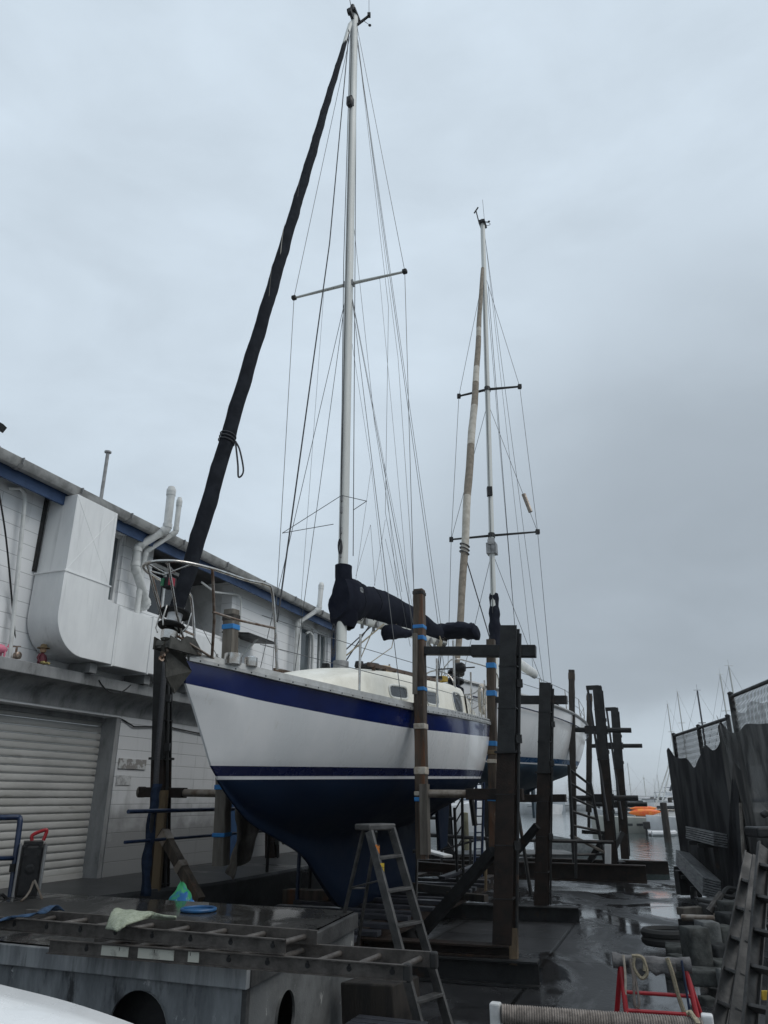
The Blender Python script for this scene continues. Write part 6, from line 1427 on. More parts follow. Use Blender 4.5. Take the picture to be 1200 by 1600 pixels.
def netmat(name, c1, c2, a0, a1, thr=(.45, .6), scale=2.0):
    m = bpy.data.materials.new(name); m.use_nodes = True; N, L = m.node_tree.nodes, m.node_tree.links; b = N['Principled BSDF']; out = N['Material Output']
    b.inputs['Roughness'].default_value = .95; b.inputs['Specular IOR Level'].default_value = .1
    tc = N.new('ShaderNodeTexCoord'); mp = N.new('ShaderNodeMapping'); mp.inputs['Scale'].default_value = (1, 1, .35); L.new(tc.outputs['Object'], mp.inputs[0])
    nz = N.new('ShaderNodeTexNoise'); nz.inputs['Scale'].default_value = scale; nz.inputs['Detail'].default_value = 6; L.new(mp.outputs[0], nz.inputs['Vector'])
    mr = N.new('ShaderNodeMapRange'); mr.inputs['From Min'].default_value = thr[0]; mr.inputs['From Max'].default_value = thr[1]; L.new(nz.outputs['Fac'], mr.inputs['Value'])
    mx = N.new('ShaderNodeMix'); mx.data_type = 'RGBA'; mx.inputs['A'].default_value = (*c1, 1); mx.inputs['B'].default_value = (*c2, 1); L.new(mr.outputs[0], mx.inputs['Factor']); L.new(mx.outputs['Result'], b.inputs['Base Color'])
    al = N.new('ShaderNodeMapRange'); al.inputs['To Min'].default_value = a0; al.inputs['To Max'].default_value = a1; L.new(mr.outputs[0], al.inputs['Value']); L.new(al.outputs[0], b.inputs['Alpha'])
    nb = N.new('ShaderNodeTexNoise'); nb.inputs['Scale'].default_value = 25; L.new(mp.outputs[0], nb.inputs['Vector']); bp = N.new('ShaderNodeBump'); bp.inputs['Strength'].default_value = .4; bp.inputs['Distance'].default_value = .02; L.new(nb.outputs['Fac'], bp.inputs['Height']); L.new(bp.outputs[0], b.inputs['Normal'])
    return m
M['net_dark'] = netmat('dark_shade_cloth', (.019, .0195, .0215), (.052, .053, .055), 1.0, 1.0)
M['net_brown'] = netmat('faded_shade_cloth', (.038, .038, .038), (.115, .112, .105), 1.0, .93)
M['net_grey'] = netmat('torn_grey_netting', (.20, .20, .195), (.13, .13, .13), .55, .30, (.42, .6), 5)
def cloth(t0, t1, top, bot, off, folds, mm, nm, label, nt=70, nz=26, seed=0, lean=0.0):
    rows = []; zm_ = sum(top(lerp(t0, t1, k/20)) for k in range(21))/21
    for i in range(nt + 1):
        t = lerp(t0, t1, i/nt); zt = zm_ + (top(t) - zm_)*.75 + .05; zb = bot(t) + .05*noise.noise(V((t*2, seed, 0))); row = []
        for j in range(nz + 1):
            q = j/nz; z = lerp(zt, zb, q)
            o = off + folds*(noise.noise(V((t*1.6, q*.7, seed))) + .55*noise.noise(V((t*4.5, q*.8, seed + 4)))) * (.35 + .9*q) + lean*q
            row.append(FP(t + .06*noise.noise(V((t*2, q*2, seed + 9)))*q, z, .07 + max(o, -.03)))
        rows.append(row)
    s = MB(); s.grid(rows); return tag(s.build(nm, mm, None, smooth=True, sharp=180), label, 'shade cloth', 'shade cloths tied to the fence')
def scallop(pts): return lambda t: stab(pts, t)
cloth(-.25, 4.75, scallop([(-.25, 2.95), (0, 3.02), (.5, 2.72), (1.0, 2.62), (1.6, 2.58), (1.95, 2.42), (2.2, 2.28), (2.5, 2.42), (3.0, 2.66), (3.4, 2.84), (3.8, 2.66), (4.2, 2.72), (4.75, 3.05)]), lambda t: -.1, .10, .045, M['net_dark'], 'shade_cloth', 'dark sagging shade cloth on the far lower section of the fence', seed=1)
cloth(4.6, 9.5, scallop([(4.6, 3.1), (4.9, 3.2), (5.3, 2.92), (5.9, 2.86), (6.3, 2.98), (7.0, 2.9), (8, 2.85), (9.5, 2.9)]), lambda t: .1, .16, .09, M['net_brown'], 'shade_cloth', 'faded brown black shade cloth on the nearer taller section of the fence', seed=12)
cloth(4.9, 10.5, scallop([(4.9, 3.3), (5.2, 3.0), (5.6, 3.08), (6.0, 3.24), (6.5, 3.12), (7.0, 3.3), (7.6, 3.18), (8.4, 3.25), (10.5, 3.2)]), lambda t: lerp(2.75, 1.2, max(0, min(1, (t - 4.9)/2.5))), .24, .12, M['net_grey'], 'shade_cloth', 'torn pale grey netting draped over the top of the nearer fence section', seed=31)
# loose dark tarpaulin bunched at one tie and spreading towards the ground
rows = []
for i in range(31):
    t = i/30; row = []
    for j in range(23):
        q = j/22; w_ = .10 + .95*q**1.2; tt = 5.05 + (t - .35)*w_ - .10*q; z = lerp(2.35, -.08, q)
        row.append(FP(tt, z, .16 + .34*q + (.05 + .10*q)*noise.noise(V((t*5, q*.9, 3))) + .035*math.sin(t*17 + 2*noise.noise(V((q*2, t*3, 0))))*(.3 + q)))
    rows.append(row)
s = MB(); s.grid(rows); tag(s.build('hanging_tarpaulin', M['net_dark'], None, smooth=True, solid=.006), 'black tarpaulin bunched in folds beside the stacked planks at the fence', 'tarpaulin')
M['plank_alu'] = mat('plank_aluminium', (.26, .265, .27), (.14, .145, .15), 8, .4, metal=.6, stretch=(1, .15, 3))
# plank racks
def rack(label, p0, p1, n, w, thick, legs, tilt):
    t = thing('plank_stack', label, 'plank stack', tuple(p0), 0, 'stacks of aluminium planks by the fence')
    d = (p1 - p0).normalized(); x = V((d.y, -d.x, 0)).normalized()
    for k in range(n):
        c = UP*(k*(thick + .022)*tilt) - x*(k*(thick + .004)*(1 - tilt)) + d*.05*noise.noise(V((k*1.7, w, 0)))
        s = MB(); s.beam(p0 + c, p1 + c, w, thick, up=tuple((UP*tilt*.8 - x*(1 - tilt) + UP*.25).normalized())); s.build('plank', M['plank_alu'], t, bevel=.004)
    for f in legs:
        c = p0.lerp(p1, f); g_ = gz(c.y); s = MB(); s.beam(c - UP*.02 - x*.12, V((c.x, c.y, g_)) - x*.12, .09, .09); s.beam(c - UP*.05 - x*.2, c - UP*.05 + x*.2, .07, .07); s.build('rack_leg', M['steel'], t)
    return t
rack('lower long stack of pale aluminium planks on dark legs along the fence', P(1066, 1352, 18.6), P(1112, 1402, 14.6), 8, .30, .028, (.02, .35, .7), .8)
rack('upper short stack of aluminium planks on the fence above the long stack', P(1081, 1310, 16.9), P(1126, 1322, 14.8), 6, .24, .026, (.25, .6), .85)
s = MB(); c = P(1066, 1362, 18.8); s.box(c - UP*.22, (.30, .3, .5)); tag(s.build('steel_bracket', M['steel'], None, bevel=.01), 'dark box end at the far foot of the long plank stack', 'bracket')
# kerb stones, beams and blocks
def block(c, size, rz, label, m_='stone', nm='stone_block', tilt=0):
    n = 5; s = MB(); rot = Matrix.Rotation(rz, 3, 'Z') @ Matrix.Rotation(tilt, 3, 'X')
    def f(a, b, ax, sg):
        v = [0, 0, 0]; i, j = [k for k in range(3) if k != ax]; v[ax] = sg; v[i] = a; v[j] = b
        p = V(v); r_ = p.normalized()*1.15; p = p.lerp(r_, .02); p = p * (1 + .03*noise.noise(p*2.1 + c*3)); return c + rot @ V((p.x*size[0]/2, p.y*size[1]/2, p.z*size[2]/2))
    for ax in range(3):
        for sg in (-1, 1): s.grid([[f(-1 + 2*i/n, -1 + 2*j/n, ax, sg) for j in range(n+1)] for i in range(n+1)])
    o = s.build(nm, M[m_], None, smooth=True, sharp=32)
    bm = bmesh.new(); bm.from_mesh(o.data); bmesh.ops.remove_doubles(bm, verts=bm.verts, dist=.002); bmesh.ops.recalc_face_normals(bm, faces=bm.faces); bm.to_mesh(o.data); bm.free()
    return tag(o, label, 'block', 'rough blocks piled by the fence')
bk = [(1088, 1482, 9.3, (.23, .24, .42), .12, 'tall rough block standing nearest the wet slipway, light on top'), (1107, 1462, 9.8, (.20, .24, .30), .05, 'rough block directly behind the tall front block of the pile'),
      (1130, 1464, 9.85, (.20, .24, .24), .2, 'squat block to the right of the block behind the front one'), (1124, 1489, 9.5, (.19, .22, .17), .1, 'small block wedged under the squat right block'),
      (1126, 1509, 9.3, (.23, .24, .12), .15, 'flat low block at the right foot of the pile'), (1141, 1442, 10.2, (.24, .26, .22), .1, 'dark square block in the shadow at the back of the pile'), (1142, 1420, 10.5, (.24, .26, .17), .0, 'upper dark block stacked at the back under the crate'),
      (1102, 1526, 8.9, (.36, .26, .14), -.3, 'wide flat slab lying in front of the block pile'), (1136, 1540, 8.7, (.18, .05, .30), .2, 'pale thin slab leaning at the right of the pile')]
for x, y, Y, sz, rz, lab in bk:
    c = P(x, y, Y); block(c, sz, rz, lab, ('stone', 'stone_pale', 'stone', 'stone_black', 'stone', 'stone_black', 'stone', 'stone', 'stone_pale')[[q[5] for q in bk].index(lab)])
for x, y, Y, sz, rz, lab in ((1050, 1462, 10.8, (.19, .40, .17), -.35, 'long kerb stone at the left rim of the block pile'), (1052, 1490, 9.9, (.20, .42, .16), -.42, 'second kerb stone nearer the red trestle'), (1060, 1478, 10.4, (.15, .3, .12), .3, 'small stone between the two kerb stones')):
    c = P(x, y, Y); c.z = -.13 + sz[2]/2; block(c, sz, rz, lab)
s = MB(); s.beam(P(1112, 1405, 12.5), P(1150, 1412, 11.9), .5, .06); s.beam(P(1114, 1420, 12.4), P(1152, 1428, 11.8), .46, .18); tag(s.build('covered_crate', M['conc_dark'], None, bevel=.02), 'dark crate with a flat lid at the back of the block pile', 'crate')
s = MB(); s.tube(bez([P(1125, 1402, 12.2), P(1137, 1392, 12.2), P(1150, 1396, 12.1), P(1144, 1402, 12.0), P(1130, 1398, 12.0), P(1138, 1388, 12.1), P(1152, 1390, 12.1)], 5), .035, 6); tag(s.build('hose_heap', M['rubber'], None, smooth=True), 'black tangled hose heaped on the dark crate', 'hose')
s = MB(); s.beam(P(1062, 1424, 12.2), P(1108, 1421, 12.4), .14, .10); tag(s.build('loose_beam', M['timber_grey'], None, bevel=.01), 'grey timber lying on top behind the black rubber ring', 'beam')
s = MB(); s.beam(P(1064, 1442, 11.6), P(1116, 1446, 11.3), .20, .12); tag(s.build('loose_beam', M['steel'], None, bevel=.008), 'dark steel channel lying below the grey timber', 'beam')
s = MB(); s.tube([P(1066, 1434, 11.5), P(1120, 1436, 11.2)], .045, 10); s.lathe(P(1119, 1436, 11.2), V((1, -.2, 0)), [(-.02, .07), (.04, .075), (.05, .05)], 12); tag(s.build('loose_pipe', M['pipe'], None, smooth=True, sharp=40), 'grey flanged pipe lying in the pile at the fence', 'pipe')
s = MB(); c = P(1040, 1436, 11.5); c.z = -.02
for z in (0, .09): s.tube([c + V((.30*math.cos(a), .22*math.sin(a), z)) for a in [k*math.pi/12 for k in range(25)]], .06, 8)
tag(s.build('rubber_ring', M['rubber'], None, smooth=True), 'flat black rubber ring on the wet ground at the end of the timber pile', 'rubber ring')
s = MB(); s.tube([P(1108, 1424, 12.0), P(1128, 1396, 12.0)], .05, 8); tag(s.build('short_pipe', M['alu_lad'], None, smooth=True), 'short grey pipe leaning on the dark crate', 'pipe')
s = MB()
for a, b in (((1157, 1256, 13.6), (1166, 1400, 12.4)), ((1161, 1330, 13.2), (1172, 1400, 12.2))):
    s.tube([P(*a), P(*b)], .03, 6)
tag(s.build('pale_lath', M['timber_grey'], None, smooth=True), 'thin pale laths leaning against the dark shade cloth', 'lath')
# small debris
random.seed(11)
for k, (x, y, lab) in enumerate(((1118, 1552, 'small broken brick on the ground right of the flat slab'), (1106, 1566, 'pebble sized stone in front of the flat slab'), (1144, 1560, 'angular stone near the foot of the right ladder'), (1138, 1580, 'dark stone nearest the bottom edge by the right ladder'))):
    c = onz(x, y, -.11); block(c, (.16, .12, .09), random.random()*3, lab)
# --- two leaning ladders at the right edge
def side_ladder(label, L0, L1, R0, R1, n, f0, mt):
    t = thing('leaning_ladder', label, 'ladder', tuple(L1))
    nrm = (L1 - L0).cross(R0 - L0).normalized()
    for p, q, w in ((L0, L1, .10), (R0, R1, .12)):
        s = MB(); d_ = (q - p).normalized(); wv = (R0 - L0).normalized()*(1 if p is L0 else -1); wv = (wv - d_*wv.dot(d_)).normalized(); hv = d_.cross(wv)
        o = [(-.5, 0), (.5, 0), (.5, .028), (.42, .028), (.42, .006), (-.42, .006), (-.42, .028), (-.5, .028)]
        vs = [c + hv*(a*w) + wv*b for c in (p, q) for a, b in o]; m_ = 8
        s.add(vs, [(i, (i+1) % m_, m_ + (i+1) % m_, m_ + i) for i in range(m_)] + [tuple(range(m_))[::-1], tuple(range(m_, 2*m_))])
        r_ = s.build('rail', mt, t)
        s = MB(); s.lathe(p.lerp(q, .045) - wv*.004, -wv, [(0, .02), (.012, .018)], 10); s.lathe(p.lerp(q, .13) - wv*.003, -wv, [(0, .010), (.008, .009)], 8); s.build('pivot_bolt', M['black'], r_)
    for k in range(n):
        f = f0 + (1 - f0)*k/n; s = MB(); a, b = L0.lerp(L1, f), R0.lerp(R1, f); s.beam(a, b, .07, .022, up=tuple((L1 - L0).normalized())); s.build('tread', mt, t, bevel=.003)
    return t
side_ladder('worn aluminium step ladder leaning at the right edge, its round top end showing', P(1173, 1335, 6.6), P(1118, 1625, 5.9), P(1190, 1340, 6.15), P(1150, 1640, 5.45), 5, .17, M['alu_step'])
side_ladder('second ladder overlapping behind the worn one, cut off by the right edge of the photo', P(1192, 1322, 5.9), P(1166, 1640, 5.2), P(1232, 1330, 5.6), P(1212, 1650, 5.0), 5, .12, M['alu_step'])
s = MB(); s.box(P(1196, 1555, 5.6), (.05, .02, .05)); tag(s.build('yellow_tag', M['yellow'], None), 'tiny yellow tag near the right edge beside the ladders', 'tag')
s = MB(); s.box(P(1196, 1300, 8.2), (.30, .3, .10)); s.tube([P(1190, 1275, 8.2), P(1200, 1268, 8.2)], .04, 6); tag(s.build('dark_fitting', M['steel'], None, bevel=.02), 'dark bracket at the right edge above the leaning ladders', 'bracket')
# ------------------------------------------------------------------ harbour
def Wp(x, y): return onz(x, y, WATER)
def loft_hull(s, L, B, F, rz, c, bowrise=.25, m=0, tumble=.75):
    rot = Matrix.Rotation(rz, 3, 'Z'); rows = []
    for i in range(13):
        t = i/12; x = (t - .5)*L; b = B/2*(1 - max(0, (t - .45)/.55)**2.2) ; b = max(b, .02); h = F*(1 + bowrise*t*t*2)
        rows.append([c + rot @ V((x, sg*bb, z)) for sg, bb, z in ((1, b*tumble*.8, -.15), (1, b*tumble, .1), (1, b*.95, h*.6), (1, b, h), (1, b*.9, h + .02), (-1, b*.9, h + .02), (-1, b, h), (-1, b*.95, h*.6), (-1, b*tumble, .1), (-1, b*tumble*.8, -.15))])
    s.grid(rows); s.add(rows[0], [tuple(range(10))]); return rot
def cruiser(label, c, L, B, F, rz, hullm='farhull', fly=False, group='motor boats moored in the harbour', rise=.25, cabin=True):
    t = thing('motor_boat', label, 'motor boat', tuple(c), 0, group)
    s = MB(); rot = loft_hull(s, L, B, F, rz, c, rise); s.build('hull', M[hullm], t, smooth=True, sharp=40)
    def q(x, y, z): return c + rot @ V((x, y, z))
    s = MB()
    for sg in (1, -1): s.beam(q(-.48*L, sg*B*.505, F*.8), q(-.02*L, sg*B*.505, F*.8), .03, .06)
    s.build('rubbing_strake', M['fardark'], t)
    s = MB(); b = B*.38
    if not cabin: return t, q
    ck = [(-.30*L, F), (.22*L, F*1.1), (.12*L, F + 1.0), (-.22*L, F + 1.05)]
    s.add([q(x, sg*b*(1 if z < F*1.3 else .85), z) for sg in (-1, 1) for x, z in ck], [(0, 1, 2, 3), (7, 6, 5, 4), (0, 4, 5, 1), (1, 5, 6, 2), (2, 6, 7, 3), (3, 7, 4, 0)])
    cb = s.build('cabin', M['farhull'], t)
    s = MB()
    for sg in (-1, 1): s.add([q(x, sg*(b*k + .03), z) for x, z, k in ((-.22*L, F + .42, .93), (.13*L, F + .45, .93), (.10*L, F + .82, .88), (-.2*L, F + .84, .88))], [(0, 1, 2, 3)])
    s.add([q(.19*L + .02, y, F + .42) for y in (-b*.85, b*.85)] + [q(.14*L + .03, y, F + .86) for y in (b*.8, -b*.8)], [(0, 1, 2, 3)])
    s.build('window', M['glass'], cb)
    if fly:
        s = MB(); s.box(q(-.06*L, 0, F + 1.3), (.25*L, B*.6, .45), rot); s.build('flybridge', M['farhull'], t); s = MB(); s.box(q(-.08*L, 0, F + 2.2), (.3*L, B*.7, .06), rot)
        for sx_, sy_ in ((-.2, -1), (-.2, 1), (.05, -1), (.05, 1)): s.tube([q(sx_*L, sy_*B*.32, F + 1.2), q(sx_*L, sy_*B*.32, F + 2.2)], .03, 5)
        s.build('canopy', M['farblue'], t)
    else:
        s = MB(); s.box(q(-.30*L, 0, F + 1.0), (.22*L, B*.7, .08), rot); s.tube([q(-.4*L, b, F), q(-.38*L, b, F + 1)], .03, 5); s.build('canopy', M['fardark'], t)
    s = MB(); pts = [q(lerp(-.1, .48, k/8)*L, sg*B*.5*(1 - max(0, (lerp(-.1, .48, k/8) + .05)/.55)**2.2)*.95, F*1.1 + .55) for sg in (1,) for k in range(9)]; s.tube(pts, .02, 5)
    for p in pts[::2]: s.tube([p, p - UP*.5], .015, 4)
    s.build('bow_rail', M['inox'], t)
    return t, q
def moored_yacht(label, c, L, B, F, rz, mast, hullm='farhull', lean=0.0, rigm='alu', group='sailing yachts moored in the harbour', cover='farblue', w=.06):
    t = thing('moored_yacht', label, 'sailboat', tuple(c), 0, group)
    s = MB(); rot = loft_hull(s, L, B, F, rz, c); s.build('hull', M[hullm], t, smooth=True, sharp=40)
    def q(x, y, z): return c + rot @ V((x, y, z))
    s = MB(); s.add([q(x, y, z) for x, y, z in ((-.2*L, -B*.3, F), (.2*L, -B*.18, F), (.2*L, B*.18, F), (-.2*L, B*.3, F), (-.18*L, -B*.26, F + .45), (.12*L, -B*.15, F + .4), (.12*L, B*.15, F + .4), (-.18*L, B*.26, F + .45))], [(4, 5, 6, 7), (0, 1, 5, 4), (1, 2, 6, 5), (2, 3, 7, 6), (3, 0, 4, 7)]); s.build('cabin', M['farhull'], t)
    mb_ = q(.08*L, 0, F + .3); mt_ = mb_ + UP*mast + V((lean*mast, 0, 0)); s = MB(); s.tube([mb_, mt_], [w, w*.75], 8)
    for f in (.45, .72): c_ = mb_.lerp(mt_, f); s.tube([c_ - nA*.08*mast*(1.1 - f), c_ + nA*.08*mast*(1.1 - f)], w*.4, 5)
    s.tube([mt_, mt_ + UP*.5], .012, 4); s.tube([mt_ - V((.3, 0, -.05)), mt_ + V((.3, 0, .05))], .015, 4)
    s.build('mast', M[rigm], t, smooth=True, sharp=50)
    s = MB(); s.tube([q(.5*L, 0, F*1.3), mt_], .009, 4); s.build('forestay', M['wire'], t)
    s = MB(); s.tube([q(-.48*L, 0, F), mt_], .008, 4); s.build('backstay', M['wire'], t)
    s = MB(); s.tube([mb_ + UP*.7, q(-.36*L, 0, F + 1.05)], [.13, .09], 7); s.build('sail_cover', M[cover], t, smooth=True)
    return t, q
# right-hand raft of boats
k_, q_ = cruiser('cream motor boat carrying an orange kayak on its foredeck, side on to the yard', Wp(1012, 1301), 7.6, 2.6, .95, R(176), 'farcream', rise=.08, cabin=False)
wc = P(1037, 1266, 57.2); s = MB(); s.box(wc, (1.9, 1.5, 1.0), taper=.88); wh_ = s.build('wheelhouse', M['farhull'], k_)
s = MB(); s.box(wc + UP*.12 - V((0, .74, 0)), (1.45, .06, .36)); s.build('window', M['glass'], wh_)
for dx in (-1.6, -.9): s = MB(); s.box(Wp(1012, 1301) + V((dx, -1.27, .55)), (.42, .06, .16)); s.build('porthole', M['glass'], k_)
s = MB(); pr_ = [P(x, 1262 + (x - 978)*.05, 56.2) for x in (978, 990, 1004, 1018, 1030, 1044, 1058)]; s.tube(pr_, .022, 5)
for p in pr_: s.tube([p, p - UP*.75], .018, 4)
s.build('guard_rail', M['inox'], k_)
kc = P(1008, 1270, Wp(1012, 1301).y - .5); s = MB(); s.lathe(kc - V((1.15, 0, 0)), (1, 0, .03), [(0, .02), (.15, .10), (.5, .20), (.9, .25), (1.3, .25), (1.7, .20), (2.1, .09), (2.3, .02)], 14); s.box(kc + V((.1, -.2, .06)), (.55, .12, .12)); s.lathe(kc - V((1.0, -.1, -.28)), (1, 0, .01), [(0, .02), (.5, .14), (1.0, .17), (1.5, .13), (1.9, .02)], 12)
tag(s.build('kayak', M['kayak'], None, smooth=True), 'bright orange kayak bundle lying on the cream motor boat', 'kayak')
cruiser('white motor boat half hidden by the fence beside the kayak boat', Wp(1070, 1304), 4.8, 2.0, 1.0, R(176), 'farhull', rise=.1, cabin=False)
dg = Wp(1022, 1304) + V((0, -1.6, 0)); t = thing('inflatable_dinghy', 'small white dinghy with a black outboard floating in front of the kayak boat', 'dinghy', tuple(dg))
s = MB(); s.tube(bez([dg + V((-.8, .4, .15)), dg + V((.4, .4, .15)), dg + V((.8, 0, .2)), dg + V((.4, -.4, .15)), dg + V((-.8, -.4, .15))], 5), .15, 8); s.build('tube', M['farhull'], t, smooth=True)
s = MB(); s.box(dg + V((-.1, 0, .06)), (1.3, .7, .06)); s.build('floor', M['fardark'], t)
s = MB(); s.box(dg + V((-.95, 0, .62)), (.42, .3, .45)); s.box(dg + V((-1.0, 0, .25)), (.14, .12, .6)); s.build('outboard_motor', M['black'], t, bevel=.06)
cruiser('white flybridge boat beyond the kayak boat near the fence edge', Wp(1056, 1272), 11, 3.6, 1.5, R(185), 'farhull', True)
cruiser('dark hulled boat with a black wheelhouse behind the kayak', Wp(985, 1276), 8, 2.8, 1.1, R(170), 'fardark')
cruiser('white launch with a blue canopy beyond the far cradle', Wp(962, 1268), 9, 3, 1.2, R(190), 'farhull', True)
cruiser('small white runabout seen just left of the kayak boat', Wp(955, 1282), 5, 2, .9, R(160), 'farhull')
# boats in the gaps left of and below the far yacht
cruiser('white cabin cruiser framed under the stern of the near yacht', Wp(684, 1300), 8.5, 3.0, 1.5, R(8), 'farhull')
cruiser('white cruiser with a blue canopy behind the yellow green pile', Wp(722, 1276), 10, 3.4, 1.6, R(12), 'farhull', True)
cruiser('low white boat in the gap right of the rusty post', Wp(812, 1266), 9, 3.0, 1.3, R(15), 'farhull')
cruiser('white sport boat tucked beside the rudder of the far yacht', Wp(822, 1262), 8, 3.0, 1.4, R(5), 'farhull', True)
cruiser('white launch just visible between the ladder and the leaning post', Wp(906, 1266), 8, 2.6, 1.1, R(5), 'farhull')
sk = Wp(887, 1336); t = thing('aluminium_skiff', 'grey aluminium skiff with outboard motors floating just off the slipway', 'skiff', tuple(sk))
s = MB(); loft_hull(s, 3.4, 1.55, .55, R(205), sk, .35); s.build('hull', M['skiff'], t, smooth=True, sharp=35)
for k, o in enumerate((V((-.98, -.45, .35)), V((-1.30, -.25, .30)))):
    s = MB(); c = sk + o; s.box(c + UP*.22, (.26, .24, .34)); s.box(c - UP*.15, (.10, .12, .55)); s.build('outboard_motor', M['black'], t, bevel=.05)
s = MB(); s.beam(sk + V((-.2, -.5, .42)), sk + V((.2, .5, .42)), .2, .03); s.build('thwart', M['timber_grey'], t)
pt = Wp(820, 1345) + V((0, -2, 0)); s = MB(); s.box(pt + UP*.15, (2.4, 2.2, .5)); s.box(pt + UP*.42 + V((.1, 0, 0)), (2.5, 2.3, .06)); tag(s.build('floating_pontoon', M['conc_mid'], None, bevel=.03), 'grey floating pontoon behind the second right hand post', 'pontoon')
pt2 = Wp(690, 1345) + V((0, -2, 0)); s = MB(); s.box(pt2 + UP*.15, (3.6, 2.0, .45)); s.box(pt2 + UP*.40, (3.7, 2.1, .06)); tag(s.build('floating_pontoon', M['steel'], None, bevel=.03), 'dark pontoon under the guard rail behind the near yacht', 'pontoon')
# piles
def pile(x, yb, yt, w, mm, label):
    b = Wp(x, yb); tpt = P(x, yt, b.y); s = MB(); w *= .55; s.tube([V((b.x, b.y, -1.2)), V((b.x, b.y, tpt.z))], [w*1.05, w], 12); s.lathe(V((b.x, b.y, tpt.z)), UP, [(0, w), (.03, w*.9), (.05, .01)], 12)
    tag(s.build('mooring_pile', M[mm], None, smooth=True, sharp=50), label, 'mooring pile', 'mooring piles in the harbour')
pile(729, 1340, 1271, .24, 'pile', 'thick yellow green pile standing in the water near the blue ladder')
pile(687, 1338, 1268, .2, 'timber_dark', 'dark square pile left of the yellow green pile')
pile(1044, 1316, 1255, .34, 'timber_dark', 'stout dark pile in front of the boat half hidden by the fence')
pile(1052, 1290, 1247, .34, 'timber_dark', 'dark pile farther out right beside the fence edge')
pile(1022, 1272, 1246, .5, 'timber_dark', 'short dark pile behind the orange kayak')
pile(768, 1300, 1262, .2, 'timber_dark', 'dark pile partly covered by the rusty steel post')
# yachts whose masts stand above the raft and the fence
def yat(x, ytop, Y, label, rigm='alu', w=.08, lean=0, L=10, **k):
    top_ = P(x, ytop, Y); c = V((top_.x - lean*(top_.z), Y, WATER)); moored_yacht(label, c, L, 3.2, 1.1, R(200), top_.z - WATER - 1.4, rigm=rigm, w=w, lean=lean, **k)
yat(1051, 1101, 95, 'distant yacht whose thin mast rises left of the fence end')
yat(1067, 1082, 88, 'yacht whose pale mast is tallest just inside the fence end')
yat(1102, 1080, 60, 'yacht with a black mast showing above the low fence section', 'fardark', .085)
yat(1137, 1055, 62, 'yacht whose white mast rises right at the step of the fence', w=.075)
yat(1152, 1042, 55, 'yacht whose mast tops all others behind the tall fence section', w=.075)
yat(986, 1193, 150, 'lone yacht with a hazy mast in the open water beyond the far cradle', w=.1)
yat(700, 1180, 75, 'distant yacht whose mast shows between the stern rails of the near yacht', w=.07)
yat(1012, 1215, 130, 'faint yacht left of the pale leaning spars', w=.1)
for x0, y0, x1, y1, Y, lab in ((1013, 1292, 1052, 1175, 56, 'pale slanted spar rising from the kayak boat towards the fence'), (1027, 1285, 1050, 1190, 58, 'second pale spar leaning steeply beside the first one')):
    s = MB(); s.tube([P(x0, y0, Y), P(x1, y1, Y)], .045, 6); tag(s.build('slanted_spar', M['alu'], None, smooth=True), lab, 'spar')
s = MB(); s.tube([P(1047, 1236, 50), P(1062, 1186, 50)], .07, 6); tag(s.build('slanted_spar', M['fardark'], None, smooth=True), 'dark spar leaning against the far edge of the fence', 'spar')
# many small boats far out
random.seed(21)
proto, _q = moored_yacht('small far yacht in the hazy moorings along the horizon', V((0, 400, WATER)), 10, 3.2, 1.2, R(70), 12, w=.14, group='far yachts on the horizon')
sp_ = [(830 + random.random()*260 if k % 3 else 640 + random.random()*180, 380 + 700*random.random()**1.3) for k in range(64)]
for k, (x, Y) in enumerate(sp_):
    b = P(x, 1250, Y); loc = V((b.x, Y, WATER))
    o = proto if k == 0 else dup(proto)
    o.location = loc; o.rotation_euler = (0, 0, random.random()*6.28); sc = .75 + .5*random.random(); o.scale = (sc, sc, sc)
protom, _q = cruiser('small far white motor boat low on the horizon', V((0, 300, WATER)), 9, 3, 1.3, 0, group='far motor boats on the horizon')
for k in range(34):
    x = 1000 + random.random()*65 if k % 2 else 790 + random.random()*200; Y = 110 + 260*random.random(); b = P(x, 1250, Y)
    o = protom if k == 0 else dup(protom); o.location = V((b.x, Y, WATER)); o.rotation_euler = (0, 0, random.random()*6.28)
for x, yw, L_, rz, lab in ((1000, 1268, 7, 5, 'white open boat moored beyond the orange kayak'), (1030, 1264, 8, 170, 'white cruiser in the second row behind the kayak boat'), (1046, 1268, 7, 12, 'pale launch beside the dark pile near the fence edge'), (962, 1259, 7, 178, 'tiny white launch between the two far leaning posts'), (845, 1262, 8, 8, 'white boat low behind the second tall post'), (700, 1270, 8, 170, 'white cruiser just behind the pile left of the ladders'), (664, 1284, 7, 6, 'white boat at the left end of the gap under the stern')):
    cruiser(lab, Wp(x, yw), L_, 2.6, 1.15, R(rz), 'farhull', L_ == 8)
